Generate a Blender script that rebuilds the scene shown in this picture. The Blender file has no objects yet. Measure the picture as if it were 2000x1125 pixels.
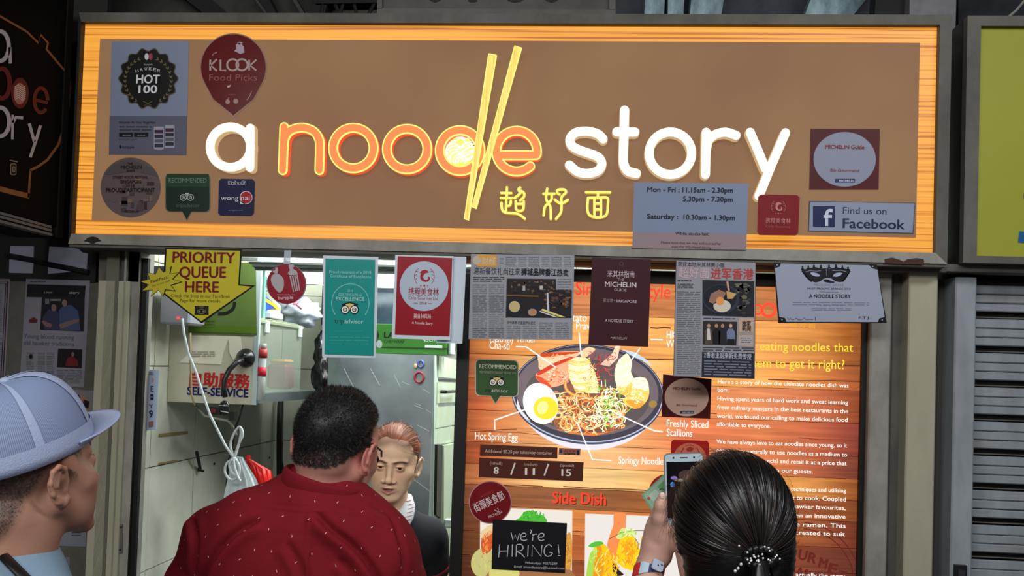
import bpy, math, random
import numpy as np
from mathutils import Vector, Matrix
from mathutils.bvhtree import BVHTree
random.seed(7); rng = np.random.default_rng(7)
SC = bpy.context.scene; COL = SC.collection
V = lambda *a: np.array(a, dtype=float)

# ---------------------------------------------------------------- camera, world, lights, exposure
YAW, PITCH, ROLL, CX, CY, SH, F = 0.07843008, 0.02834403, 0.03314657, 0.27571162, -2.54833184, 112.144686, 1800.0
def _basis():
    cy, sy, cp, sp = math.cos(YAW), math.sin(YAW), math.cos(PITCH), math.sin(PITCH)
    f = V(-sy*cp, cy*cp, sp); r = V(cy, sy, 0); u = np.cross(r, f)
    cr, sr = math.cos(ROLL), math.sin(ROLL)
    return cr*r+sr*u, -sr*r+cr*u, f
CR, CU, CF = _basis(); CAM = V(CX, CY, 1.72)
cd = bpy.data.cameras.new('camera'); cd.sensor_width = 36; cd.lens = F/2000*36; cd.shift_y = SH/2000
cd.clip_start = .02; cd.clip_end = 100
cam = bpy.data.objects.new('camera', cd); COL.objects.link(cam)
cam.matrix_world = Matrix(((CR[0], CU[0], -CF[0], CAM[0]), (CR[1], CU[1], -CF[1], CAM[1]), (CR[2], CU[2], -CF[2], CAM[2]), (0, 0, 0, 1)))
SC.camera = cam
vs = SC.view_settings; vs.view_transform = 'Standard'; vs.look = 'None'; vs.gamma = 1; vs.exposure = 0; vs.use_curve_mapping = False

wd = bpy.data.worlds.new('world'); SC.world = wd; wd.use_nodes = True
wd.node_tree.nodes['Background'].inputs[0].default_value = (.92, .96, 1, 1)
wd.node_tree.nodes['Background'].inputs[1].default_value = .16
def area(name, loc, target, sx, sy, power, col):
    l = bpy.data.lights.new(name, 'AREA'); l.shape = 'RECTANGLE'; l.size = sx; l.size_y = sy; l.energy = power; l.color = col
    o = bpy.data.objects.new(name, l); COL.objects.link(o); o.location = loc
    o.rotation_euler = (Vector(target)-Vector(loc)).to_track_quat('-Z', 'Y').to_euler(); return o
area('hall_lamp', (-.6, -3.6, 3.15), (-.2, 0, 1.2), 2.6, .5, 72, (1, .985, .95))          # ceiling tubes of the hall behind the queue
area('hall_lamp', (1.5, -1.9, 3.2), (1.0, -1.0, 1.2), 1.3, .25, 32, (.95, .97, 1))
area('stall_fill_lamp', (-.15, .8, 2.62), (-.35, .7, 1.2), 1.3, .25, 30, (.93, 1, .96))      # area helpers adding to the stall's own tubes, over the working space
area('stall_fill_lamp', (.25, .75, 2.35), (-.3, 1.15, 1.4), .6, .15, 14, (.93, 1, .96))  # aimed lamp added to brighten the mint side of the cabinet
area('stall_fill_lamp', (-.5, .22, 2.16), (-.6, .9, 1.3), .7, .06, 4, (.93, 1, .97))

# ---------------------------------------------------------------- helpers
def at(px, py, Y):
    d = CR*(px-1000)/F + CU*(562.5+SH-py)/F + CF
    return CAM + d*(Y-CAM[1])/d[1]
def atX(px, py, X):
    d = CR*(px-1000)/F + CU*(562.5+SH-py)/F + CF
    return CAM + d*(X-CAM[0])/d[0]
def to_px(P):
    d = np.asarray(P)-CAM; z = d@CF
    return np.stack([1000+F*(d@CR)/z, 562.5+SH-F*(d@CU)/z], -1)
def lin(c):
    return tuple(((v/255)/12.92 if v/255 <= .04045 else ((v/255+.055)/1.055)**2.4) for v in c)

_M = {}
def mat(rgb, rough=.55, metal=0., emit=0., spec=.4, noise=0., nscale=(8, 8, 8), dark=None, bump=0., bscale=60, alpha=1., trans=0., coat=0., sample=True, aniso=0.):
    key = (tuple(rgb), rough, metal, emit, spec, noise, nscale, dark, bump, bscale, alpha, trans, coat, sample, aniso)
    if key in _M: return _M[key]
    m = bpy.data.materials.new('mat_%d' % len(_M)); m.use_nodes = True; nt = m.node_tree; b = nt.nodes['Principled BSDF']
    c = (*lin(rgb), 1); b.inputs['Base Color'].default_value = c
    b.inputs['Roughness'].default_value = rough; b.inputs['Metallic'].default_value = metal
    b.inputs['Specular IOR Level'].default_value = spec; b.inputs['Alpha'].default_value = alpha
    b.inputs['Transmission Weight'].default_value = trans; b.inputs['Coat Weight'].default_value = coat
    b.inputs['Anisotropic'].default_value = aniso
    tc = None
    if noise or bump:
        tc = nt.nodes.new('ShaderNodeTexCoord'); mp = nt.nodes.new('ShaderNodeMapping'); nt.links.new(tc.outputs['Object'], mp.inputs[0])
        mp.inputs['Scale'].default_value = nscale
    if noise:
        n = nt.nodes.new('ShaderNodeTexNoise'); n.inputs['Scale'].default_value = 1; n.inputs['Detail'].default_value = 5; n.inputs['Roughness'].default_value = .65
        nt.links.new(mp.outputs[0], n.inputs[0])
        mr = nt.nodes.new('ShaderNodeMapRange'); mr.inputs[1].default_value = .32; mr.inputs[2].default_value = .68
        mr.inputs[3].default_value = 0; mr.inputs[4].default_value = noise; nt.links.new(n.outputs[0], mr.inputs[0])
        mx = nt.nodes.new('ShaderNodeMix'); mx.data_type = 'RGBA'; nt.links.new(mr.outputs[0], mx.inputs[0])
        mx.inputs[6].default_value = c; mx.inputs[7].default_value = (*lin(dark if dark else tuple(v*.55 for v in rgb)), 1)
        nt.links.new(mx.outputs[2], b.inputs['Base Color'])
        if emit: nt.links.new(mx.outputs[2], b.inputs['Emission Color'])
    if bump:
        n2 = nt.nodes.new('ShaderNodeTexNoise'); n2.inputs['Scale'].default_value = bscale; nt.links.new(tc.outputs['Object'], n2.inputs[0])
        bp = nt.nodes.new('ShaderNodeBump'); bp.inputs['Strength'].default_value = bump; bp.inputs['Distance'].default_value = .002
        nt.links.new(n2.outputs[0], bp.inputs['Height']); nt.links.new(bp.outputs[0], b.inputs['Normal'])
    if emit:
        if not noise: b.inputs['Emission Color'].default_value = c
        b.inputs['Emission Strength'].default_value = emit
        if not noise: b.inputs['Base Color'].default_value = tuple(x*.25 for x in c[:3])+(1,)
        if not sample: m.cycles.emission_sampling = 'NONE'
    _M[key] = m; return m
def vmat(name, rough=.5, spec=.4, emit=0., bump=0., bscale=300, sss=0., noise=0., nscale=40, metal=0.):
    """material that reads its colour from the vertex attribute Col"""
    k = ('v', name)
    if k in _M: return _M[k]
    m = bpy.data.materials.new(name); m.use_nodes = True; nt = m.node_tree; b = nt.nodes['Principled BSDF']
    a = nt.nodes.new('ShaderNodeAttribute'); a.attribute_name = 'Col'; src = a.outputs[0]
    tc = nt.nodes.new('ShaderNodeTexCoord')
    if noise:
        n = nt.nodes.new('ShaderNodeTexNoise'); n.inputs['Scale'].default_value = nscale; n.inputs['Detail'].default_value = 4; nt.links.new(tc.outputs['Object'], n.inputs[0])
        mr = nt.nodes.new('ShaderNodeMapRange'); mr.inputs[1].default_value = .3; mr.inputs[2].default_value = .7; mr.inputs[3].default_value = 1-noise; mr.inputs[4].default_value = 1+noise
        nt.links.new(n.outputs[0], mr.inputs[0])
        vm = nt.nodes.new('ShaderNodeVectorMath'); vm.operation = 'SCALE'; nt.links.new(src, vm.inputs[0]); nt.links.new(mr.outputs[0], vm.inputs['Scale']); src = vm.outputs[0]
    nt.links.new(src, b.inputs['Base Color'])
    b.inputs['Roughness'].default_value = rough; b.inputs['Specular IOR Level'].default_value = spec; b.inputs['Metallic'].default_value = metal
    if sss:
        b.inputs['Subsurface Weight'].default_value = sss; b.inputs['Subsurface Radius'].default_value = (1, .35, .2); b.inputs['Subsurface Scale'].default_value = .006
    if emit: nt.links.new(src, b.inputs['Emission Color']); b.inputs['Emission Strength'].default_value = emit; m.cycles.emission_sampling = 'AUTO'
    if bump:
        n2 = nt.nodes.new('ShaderNodeTexNoise'); n2.inputs['Scale'].default_value = bscale; nt.links.new(tc.outputs['Object'], n2.inputs[0])
        bp = nt.nodes.new('ShaderNodeBump'); bp.inputs['Strength'].default_value = bump; bp.inputs['Distance'].default_value = .001
        nt.links.new(n2.outputs[0], bp.inputs['Height']); nt.links.new(bp.outputs[0], b.inputs['Normal'])
    _M[k] = m; return m

class Geo:
    def __init__(s): s.v = []; s.f = []; s.c = []
    def add(s, vs, fs, col=None):
        o = len(s.v); s.v.extend([tuple(map(float, p)) for p in vs]); s.f.extend([tuple(o+i for i in f) for f in fs])
        s.c.extend([col]*len(vs)); return s
    def box(s, x0, x1, y0, y1, z0, z1, col=None):
        vs = [(x, y, z) for z in (z0, z1) for y in (y0, y1) for x in (x0, x1)]
        return s.add(vs, [(0, 2, 3, 1), (4, 5, 7, 6), (0, 1, 5, 4), (2, 6, 7, 3), (0, 4, 6, 2), (1, 3, 7, 5)], col)
    def prism(s, pts, vec, col=None):
        """closed prism: polygon pts, extruded by vec"""
        n = len(pts); vec = np.asarray(vec, float); a = [np.asarray(p, float) for p in pts]
        return s.add(a+[p+vec for p in a], [tuple(range(n)), tuple(range(2*n-1, n-1, -1))]+[(i, i+n, (i+1) % n+n, (i+1) % n) for i in range(n)], col)
    def rbox(s, x0, x1, y0, y1, z0, z1, r=.004, col=None):
        """box with chamfered vertical (z) edges and top edges"""
        pts = [(x0+r, y0), (x1-r, y0), (x1, y0+r), (x1, y1-r), (x1-r, y1), (x0+r, y1), (x0, y1-r), (x0, y0+r)]
        cx, cy = (x0+x1)/2, (y0+y1)/2; vs = []
        kx, ky = 1-2*r/(x1-x0), 1-2*r/(y1-y0)
        for z, k in ((z0, 1), (z0+r, 0), (z1-r, 0), (z1, 1)):
            for (x, y) in pts: vs.append((cx+(x-cx)*(kx if k else 1), cy+(y-cy)*(ky if k else 1), z))
        fs = [tuple(range(7, -1, -1)), tuple(range(24, 32))]
        for l in range(3):
            for i in range(8): j = (i+1) % 8; fs.append((l*8+i, l*8+j, l*8+8+j, l*8+8+i))
        return s.add(vs, fs, col)
    def tube(s, pts, r, n=8, closed=False, caps=True, col=None, flat=None):
        P = [np.asarray(p, float) for p in pts]; m = len(P); R = r if hasattr(r, '__len__') else [r]*m
        vs = []; prev = None
        for i in range(m):
            t = (P[(i+1) % m]-P[i-1]) if closed else (P[min(i+1, m-1)]-P[max(i-1, 0)])
            t = t/(np.linalg.norm(t)+1e-12)
            if prev is None:
                a = V(0, 0, 1) if abs(t[2]) < .9 else V(1, 0, 0); nn = np.cross(t, a)
            else: nn = prev-t*(prev@t)
            nn /= np.linalg.norm(nn)+1e-12; prev = nn; bb = np.cross(t, nn)
            for k in range(n):
                a = 2*math.pi*k/n; vs.append(P[i]+R[i]*(nn*math.cos(a)+bb*math.sin(a)*(flat or 1)))
        fs = []
        for i in range(m if closed else m-1):
            j = (i+1) % m
            for k in range(n): l = (k+1) % n; fs.append((i*n+k, j*n+k, j*n+l, i*n+l))
        if caps and not closed: fs.append(tuple(range(n))); fs.append(tuple((m-1)*n+k for k in range(n-1, -1, -1)))
        return s.add(vs, fs, col)
    def cyl(s, a, b, r, n=20, r2=None, col=None): return s.tube([a, b], [r, r if r2 is None else r2], n, col=col)
    def ell(s, c, r, n=16, m=10, col=None):
        vs = []; fs = []
        for i in range(m+1):
            t = math.pi*i/m
            for k in range(n): a = 2*math.pi*k/n; vs.append((c[0]+r[0]*math.sin(t)*math.cos(a), c[1]+r[1]*math.sin(t)*math.sin(a), c[2]+r[2]*math.cos(t)))
        for i in range(m):
            for k in range(n): l = (k+1) % n; fs.append((i*n+k, (i+1)*n+k, (i+1)*n+l, i*n+l))
        return s.add(vs, fs, col)

def mesh_obj(name, v, f, m, parent=None, origin=None, smooth=False, cols=None):
    v = np.asarray(v, float)
    if parent is not None: base = np.array(parent['_o'])
    else: base = np.asarray(origin if origin is not None else [v[:, 0].mean(), v[:, 1].mean(), v[:, 2].min()], float)
    me = bpy.data.meshes.new(name); me.from_pydata((v-base).tolist(), [], [tuple(int(i) for i in q) for q in f] if not isinstance(f, list) else f)
    me.validate(); me.update()
    if m is not None: me.materials.append(m)
    if cols is not None:
        a = me.color_attributes.new('Col', 'FLOAT_COLOR', 'POINT'); cc = np.ones((len(v), 4)); cc[:, :3] = np.asarray(cols)[:, :3]
        if len(me.vertices) == len(v): a.data.foreach_set('color', cc.ravel())
    if smooth: me.polygons.foreach_set('use_smooth', [True]*len(me.polygons))
    o = bpy.data.objects.new(name, me); COL.objects.link(o)
    if parent is not None: o.parent = parent; o['_o'] = list(parent['_o'])
    else: o.location = base; o['_o'] = list(map(float, base))
    return o
def mk(name, g, m, parent=None, origin=None, smooth=False):
    cols = None
    if any(c is not None for c in g.c): cols = [lin(c) if c else (0.5, .5, .5) for c in g.c]
    return mesh_obj(name, g.v, g.f, m, parent, origin, smooth, cols)
def thing(name, label, cat, loc, group=None):
    o = bpy.data.objects.new(name, None); COL.objects.link(o); o.empty_display_size = .05
    o.location = tuple(map(float, loc)); o['_o'] = list(map(float, loc)); o['label'] = label; o['category'] = cat
    if group: o['group'] = group
    return o
def tag(o, label, cat, group=None):
    o['label'] = label; o['category'] = cat
    if group: o['group'] = group
    return o
def struct(name, g, m, smooth=False, parent=None):
    o = mk(name, g, m, parent, smooth=smooth)
    if parent is None: o['kind'] = 'structure'
    return o

# flat print: shapes and lettering drawn on a plane of the world
class Plane:
    def __init__(s, Y=None, X=None): s.Y = Y; s.X = X; s.n = V(0, -1, 0) if X is None else V(1, 0, 0)
    def p(s, px, py, off=0.): return (at(px, py, s.Y) if s.X is None else atX(px, py, s.X))+s.n*off
_TX = {}
def glyphs(body, bold):
    k = (body, bold)
    if k in _TX: return _TX[k]
    c = bpy.data.curves.new('t', 'FONT'); c.body = body; c.resolution_u = 3; c.offset = bold
    o = bpy.data.objects.new('t', c); COL.objects.link(o)
    dg = bpy.context.evaluated_depsgraph_get(); me = bpy.data.meshes.new_from_object(o.evaluated_get(dg))
    v = np.zeros(len(me.vertices)*3); me.vertices.foreach_get('co', v); v = v.reshape(-1, 3)[:, :2]
    f = [tuple(p.vertices) for p in me.polygons]
    bpy.data.objects.remove(o); bpy.data.curves.remove(c); bpy.data.meshes.remove(me)
    _TX[k] = (v, f); return _TX[k]
class Art:
    def __init__(s, plane, parent, base=.0008, emit=0., rough=.45, mk_name='print'):
        s.P = plane; s.par = parent; s.b = base; s.g = {}; s.e = emit; s.r = rough; s.nm = mk_name
    def G(s, col, kind):
        k = (tuple(col), kind)
        if k not in s.g: s.g[k] = Geo()
        return s.g[k]
    def poly(s, pts, col, L=1, kind='print'):
        s.G(col, kind).add([s.P.p(x, y, s.b+L*.0004) for x, y in pts], [tuple(range(len(pts)))])
    def rect(s, x0, y0, x1, y1, col, L=1, sl=0., kind='print'):
        d = sl*(x1-x0); s.poly([(x0, y1), (x1, y1+d), (x1, y0+d), (x0, y0)], col, L, kind)
    def ell(s, cx, cy, rx, ry, col, L=1, n=40, kind='print'):
        s.poly([(cx+rx*math.cos(-2*math.pi*i/n), cy+ry*math.sin(-2*math.pi*i/n)) for i in range(n)], col, L, kind)
    def sp(s, pts, col, L=1, kind='print'):
        q = [np.array(p, float) for p in pts]; n = len(q); o = []
        for i in range(n):
            a, b, c, d = q[i-1], q[i], q[(i+1) % n], q[(i+2) % n]
            for j in range(4): t = j/4; o.append(tuple(.5*((2*b)+(c-a)*t+(2*a-5*b+4*c-d)*t*t+(3*b-a-3*c+d)*t**3)))
        s.poly(o, col, L, kind)
    def ring(s, cx, cy, rx, ry, w, col, L=1, a0=0, a1=360, n=40, kind='print'):
        s.line([(cx+rx*math.cos(math.radians(a0+(a1-a0)*i/n)), cy-ry*math.sin(math.radians(a0+(a1-a0)*i/n))) for i in range(n+1)], w, col, L, kind)
    def line(s, pts, w, col, L=1, kind='print'):
        vs = []; fs = []; P = [np.array(p, float) for p in pts]; m = len(P)
        for i in range(m):
            t = P[min(i+1, m-1)]-P[max(i-1, 0)]; t /= np.linalg.norm(t)+1e-9; n = V(-t[1], t[0])*w/2
            a, b = P[i]+n, P[i]-n; vs += [s.P.p(*a, s.b+L*.0004), s.P.p(*b, s.b+L*.0004)]
            if i: fs.append((2*i-2, 2*i-1, 2*i+1, 2*i))
        s.G(col, kind).add(vs, fs)
    def rrect(s, x0, y0, x1, y1, r, col, L=1, sl=0., kind='print'):
        pts = []
        for cx, cy, a in ((x1-r, y0+r, 90), (x0+r, y0+r, 180), (x0+r, y1-r, 270), (x1-r, y1-r, 360)):
            pts += [(cx+r*math.cos(math.radians(a-90+90*i/5)), cy-r*math.sin(math.radians(a-90+90*i/5))) for i in range(6)]
        s.poly([(x, y+sl*(x-x0)) for x, y in pts], col, L, kind)
    def text(s, body, p0, p1, h, col, L=2, bold=.0, kind='lettering', shear=0., sh=(0., 0.)):
        if bold > .002:
            b_ = bold*.8
            for i_, (dx, dy) in enumerate(((-b_, 0), (b_, 0), (0, b_*.7), (0, -b_*.7))): s.text(body, p0, p1, h, col, L+.2*i_, 0., kind, shear, (dx, dy))
            return
        v, f = glyphs(body, min(bold, 0.))
        if not len(v): return
        A = s.P.p(*p0, s.b+L*.0004); B = s.P.p(*p1, s.b+L*.0004); u = B-A; W = np.linalg.norm(u); u /= W
        up = np.cross(u, -s.P.n); up = up if up[2] > 0 else -up
        pxl = math.hypot(p1[0]-p0[0], p1[1]-p0[1]); sy = h/pxl*W/.69
        x0, x1 = v[:, 0].min(), v[:, 0].max(); sx = W/(x1-x0)
        Q = A+np.outer((v[:, 0]-x0+sh[0])*sx+v[:, 1]*sy*shear, u)+np.outer((v[:, 1]+sh[1])*sy, up)
        s.G(col, kind).add(Q, f)
    def arc_text(s, body, cx, cy, r, a0, a1, h, w, col, L=2, bold=0.):
        n = len(body)
        for i, ch in enumerate(body):
            if ch == ' ': continue
            a = math.radians(a0+(a1-a0)*(i/(n-1) if n > 1 else 0)); x, y = cx+r*math.cos(a), cy-r*math.sin(a)
            tx, ty = math.sin(a), math.cos(a)
            s.text(ch, (x-tx*w/2, y-ty*w/2), (x+tx*w/2, y+ty*w/2), h, col, L, bold)
    def lines(s, x0, y0, x1, y1, n, h, col, L=1, sl=0., gap=.08, kind='small_print', seg=4):
        """n rows of illegibly small print: broken bars"""
        for i in range(n):
            y = y0+(y1-y0)*i/max(n-1, 1); x = x0
            while x < x1-2:
                w = random.uniform(.5, 1.6)*(x1-x0)/seg; xe = min(x+w, x1); d = sl
                s.poly([(x, y+d*(x-x0)), (xe, y+d*(xe-x0)), (xe, y-h+d*(xe-x0)), (x, y-h+d*(x-x0))], col, L, kind); x = xe+gap*(x1-x0)/seg*2
    def done(s):
        for (col, kind), g in s.g.items():
            m = mat(col, rough=s.r, emit=s.e, sample=False) if s.e else mat(col, rough=s.r, spec=.16)
            o = mk(kind, g, m, s.par)
            if len(g.f) > 1 and kind != 'plank': o['kind'] = 'stuff'
def sheet(name, label, cat, quad, Y, col, th=.0012, rough=.45, group=None, X=None, part='sheet', m=None):
    """thing with one thin sheet part cut to the outline quad (pixel list) at depth Y"""
    P = Plane(Y, X); pts = [P.p(x, y) for x, y in quad]; A = np.array(pts)
    t = thing(name, label, cat, (A[:, 0].mean(), A[:, 1].mean(), A[:, 2].min()), group)
    g = Geo(); g.prism(pts, -P.n*th)
    mk(part, g, m or mat(col, rough=rough, spec=.16), t); return t, P
# ---------------------------------------------------------------- setting
def wbox(g, px0, py0, px1, py1, Y, dep, col=None):
    """world-aligned box whose front face, at depth Y, spans the given pixels (py taken at the middle)"""
    mx, my = (px0+px1)/2, (py0+py1)/2
    x0, x1 = at(px0, my, Y)[0], at(px1, my, Y)[0]; z1, z0 = at(mx, py0, Y)[2], at(mx, py1, Y)[2]
    g.box(x0, x1, Y, Y+dep, z0, z1, col); return x0, x1, z0, z1
M_GREY = mat((150, 148, 140), rough=.6, noise=.75, nscale=(9, 9, 5), dark=(100, 96, 88), bump=.25)
M_GREYD = mat((96, 93, 86), rough=.65, noise=.8, nscale=(7, 7, 4), dark=(60, 57, 52), bump=.25)
M_BLUEG = mat((150, 158, 164), rough=.5, noise=.7, nscale=(11, 11, 3), dark=(108, 114, 120), bump=.2)
M_CREAM = mat((166, 161, 142), rough=.6, noise=.35, nscale=(8, 8, 2), dark=(128, 122, 104), bump=.25)
M_BLACK = mat((16, 15, 15), rough=.5, noise=.5, nscale=(12, 12, 12), dark=(8, 7, 7))
M_STEEL = mat((176, 186, 190), rough=.33, metal=.85, noise=.35, nscale=(5, 5, 60), dark=(130, 138, 142))
M_TILE = mat((212, 214, 200), rough=.28, spec=.5, noise=.6, nscale=(6, 6, 6), dark=(176, 178, 160))
M_WOOD_E = None

g = Geo(); g.box(-3.4, 3.4, -4.4, 2.2, -.1, 0); struct('floor', g, mat((120, 116, 108), rough=.5, noise=.6, nscale=(3, 3, 3)))
g = Geo(); g.box(-3.4, 3.4, -4.4, 2.2, 3.5, 3.6); struct('ceiling', g, mat((58, 58, 56), rough=.9, noise=.7, nscale=(2, 2, 2)))
# back wall of the hall above and behind the stalls
g = Geo(); g.box(-3.4, 3.4, 2.0, 2.1, 0, 3.5); struct('wall_far', g, mat((52, 54, 54), rough=.9, noise=.8, nscale=(2, 2, 5), dark=(26, 27, 27)))

# stall room : left tiled wall, back wall, right wall, ceiling
XL, YB = -1.085, 1.52
g = Geo(); g.box(XL-.05, XL-.012, .06, YB+.05, 0, 2.72); wl = struct('wall_left', g, mat((96, 92, 80), rough=.9))
zt = [0, .16, .49, .82, 1.052+.0, 1.378, 1.70, 2.03, 2.36, 2.70]; yt = [.12, .285, .62, .96, 1.29, YB]
for i in range(len(zt)-1):
    for j in range(len(yt)-1):
        g = Geo(); e = .0018; d = random.uniform(0, .0015)
        g.prism([(XL-.012, yt[j]+e, zt[i]+e), (XL-.012, yt[j+1]-e, zt[i]+e), (XL-.012, yt[j+1]-e, zt[i+1]-e), (XL-.012, yt[j]+e, zt[i+1]-e)], (.011+d, 0, 0))
        mk('tile', g, M_TILE, wl)
g = Geo(); g.box(XL-.05, 1.3, YB+.012, YB+.06, 0, 2.72); wb = struct('wall_back', g, mat((96, 92, 80), rough=.9))
xt = [XL, -.76, -.43, -.10, .23, .56, .89, 1.2]
for i in range(len(zt)-1):
    for j in range(len(xt)-1):
        g = Geo(); e = .0018; g.box(xt[j]+e, xt[j+1]-e, YB, YB+.012, zt[i]+e, zt[i+1]-e); mk('tile', g, M_TILE, wb)
g = Geo(); g.box(1.2, 1.26, .2, YB, 0, 2.72); struct('wall_right', g, M_TILE)
g = Geo(); g.box(XL-.05, 1.26, .16, YB, 2.72, 2.76); struct('ceiling_stall', g, mat((150, 152, 148), rough=.8))

# fronts : left pier, door channel, glass edge
g = Geo(); wbox(g, 186, 560, 214, 1125, .06, .1); 
x0, x1 = at(190, 800, .06)[0], at(217, 800, .06)[0]
g = Geo(); zt_ = at(200, 548, .06)[2]
X0 = at(186, 700, .06)[0]; X1 = at(246, 700, .06)[0]
prof = [(X0, .16), (X0, .075), (X0+.012, .062), (X0+.03, .06), (X0+.05, .06), (X0+.056, .066), (X0+.062, .06), (X1-.012, .06), (X1, .075), (X1, .16)]
g = Geo(); g.box(X0, X0+.050, .06, .16, 0, zt_); g.box(X0+.050, X0+.058, .068, .16, 0, zt_); g.box(X0+.058, X1, .062, .16, 0, zt_); struct('trim_1', g, M_CREAM)
g = Geo(); g.box(X0-.01, X1+.02, .075, .17, zt_, 2.09); struct('trim_2', g, M_GREYD)
Xa, Xb = X1-.018, at(268, 700, .08)[0]
g = Geo(); g.box(Xa, Xb, .075, .16, 0, 2.10); g.box(Xa, Xa+.006, .062, .075, 0, 2.05); tr3 = struct('trim_3', g, M_GREY)
g = Geo(); Xc = at(279, 700, .08)[0]; g.box(Xb, Xc, .085, .10, 0, 2.02); g.box(Xb-.001, Xb+.0025, .078, .1, 0, 2.02); struct('trim_4', g, M_BLACK)
# latch plate with worn paint on the channel
P0 = Plane(.0748); t = thing('latch_plate', 'small riveted metal plate on the grey channel beside the cap wearer', 'plate', P0.p(233, 1080))
g = Geo(); g.prism([P0.p(221, 1023), P0.p(241, 1024), P0.p(240, 1080), P0.p(219, 1080)], (0, -.003, 0)); mk('plate', g, M_GREYD, t)
g = Geo()
for x, y in ((224, 1043), (238, 1029), (232, 1036), (225, 1071), (236, 1073), (231, 1066)): g.cyl(P0.p(x, y, .002), P0.p(x, y, .006), .0022, 8)
mk('rivet', g, M_BLACK, t)

# right pier and frames
def upright(name, pa, pb, Y, m, top=None, dep=.12, ch=.004):
    xa, xb = at(pa, 800, Y)[0], at(pb, 800, Y)[0]; g = Geo()
    g.prism([(xa, Y+dep, 0), (xa, Y+ch, 0), (xa+ch, Y, 0), (xb-ch, Y, 0), (xb, Y+ch, 0), (xb, Y+dep, 0)], (0, 0, top or 2.10)); return struct(name, g, m)
upright('trim_5', 1697, 1738, .075, M_GREY)
upright('trim_6', 1738, 1764, .11, M_GREYD, dep=.08)
upright('trim_7', 1762, 1772, .10, mat((92, 68, 58), rough=.8, noise=.8, nscale=(20, 20, 3), dark=(60, 50, 44)), dep=.08)
upright('trim_8', 1771, 1828, .05, M_CREAM, top=2.08)
upright('trim_9', 1828, 1848, .14, mat((70, 68, 64), rough=.8), dep=.06)
upright('trim_10', 1862, 1904, .06, M_BLUEG, top=2.02)
g = Geo(); wbox(g, 1828, 500, 1870, 1600, .22, .02); g.box(1.22, 3.2, .25, .27, 0, 2.2); struct('wall_right_side', g, M_BLACK)
# lower flange under the light box
g = Geo(); wbox(g, 1700, 518, 1848, 530, .02, .12); struct('trim_11', g, M_GREYD)
g = Geo(); wbox(g, 1848, 518, 2060, 532, .02, .07); struct('trim_12', g, M_GREYD)

g = Geo(); g.box(-3.4, -3.3, -4.4, 2.0, 0, 3.5); struct('wall_hall_left', g, mat((70, 70, 68), rough=.9))
g = Geo(); g.box(3.3, 3.4, -4.4, 2.0, 0, 3.5); struct('wall_hall_right', g, mat((70, 70, 68), rough=.9))
# roller shutter, every slat its own piece
Xs0 = at(1902, 800, .11)[0]; Xs1 = 2.3
t = thing('roller_shutter', 'grey horizontal-slat roller shutter closed on the unit at the far right', 'shutter', (Xs0+.4, .11, 0))
g = Geo(); g.box(Xs0-.02, Xs1, .14, .15, 0, 2.02); mk('backing', g, M_BLACK, t)
pz = (at(1950, 1084, .11)[2]-at(1950, 617, .11)[2])/(1084-617)
zb = at(1950, 676, .11)[2]; per = abs(pz)*67.4; sl_m = M_BLUEG; n = 0
k = -22
while True:
    z = zb+k*per
    if z > 2.0: break
    if z > .02 or z+per > .05:
        for (a, b) in ((0.0, .24), (.255, .50), (.515, .79)):
            z0_, z1_ = z+a*per, z+b*per
            if z0_ < .01 or z1_ > 2.03: continue
            g = Geo(); d = random.uniform(0, .003)
            g.prism([(Xs0, .12-d, z0_), (Xs0, .116-d, z0_+.003), (Xs0, .113-d, z1_-.003), (Xs0, .12-d, z1_)], (Xs1-Xs0, 0, 0)); mk('slat', g, sl_m, t)
        g = Geo(); g.box(Xs0, Xs1, .128, .134, z+.83*per, z+.86*per)
        if z+.86*per < 2.03: mk('rod', g, M_GREYD, t)
    k += 1
t = thing('door_lock', 'black lock box on the grey frame beside the roller shutter', 'lock', at(1872, 1125, .055))
Pl = Plane(.06); g = Geo(); g.prism([Pl.p(1862, 1102), Pl.p(1885, 1103), Pl.p(1884, 1170), Pl.p(1861, 1170)], (0, -.014, 0)); mk('case', g, M_BLACK, t)
g = Geo(); g.prism([Pl.p(1867, 1110, .015), Pl.p(1880, 1111, .015), Pl.p(1879, 1135, .015), Pl.p(1866, 1135, .015)], (0, -.003, 0)); mk('plate', g, mat((44, 46, 52), rough=.3), t)

# roof void above the light boxes : beams, ducts, sheets
def slab(name, label, cat, quad, Y, m, dep=.06):
    P = [at(x, y, Y) for x, y in quad]; t_ = Geo(); t_.prism(P, (0, dep, 0)); o = mk(name, t_, m); tag(o, label, cat); return o
DK = mat((70, 72, 66), rough=.8, noise=.9, nscale=(6, 6, 6), dark=(30, 32, 30)); DK2 = mat((24, 25, 25), rough=.8, noise=.9, nscale=(9, 9, 9), dark=(10, 10, 10))
TEAL = mat((150, 178, 186), rough=.45, noise=.9, nscale=(18, 18, 9), dark=(70, 90, 98)); NAVY = mat((52, 58, 68), rough=.6, noise=.9, nscale=(12, 12, 9), dark=(24, 28, 34))
slab('roof_sheet', 'grey green roof sheet seen above the left half of the light box', 'roof sheet', [(130, -90), (620, -90), (660, 60), (130, 60)], .5, DK)
slab('roof_panel', 'pale grey blue panel above the top left corner of the light box', 'panel', [(128, -60), (176, -60), (174, 60), (140, 60)], .46, mat((120, 128, 138), rough=.6, noise=.6, nscale=(8, 8, 8)))
slab('ceiling_beam', 'dark slanting beam above the round red sticker', 'beam', [(300, -50), (360, -50), (462, 42), (418, 42)], .4, DK2)
slab('ceiling_beam', 'dark slanting beam above the letter n of the sign', 'beam', [(470, -50), (500, -50), (548, 42), (526, 42)], .4, DK2)
slab('ceiling_rail', 'thin pale rail slanting above the first double o of the sign', 'rail', [(470, -40), (474, -40), (534, 42), (528, 42)], .38, DK)
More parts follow.
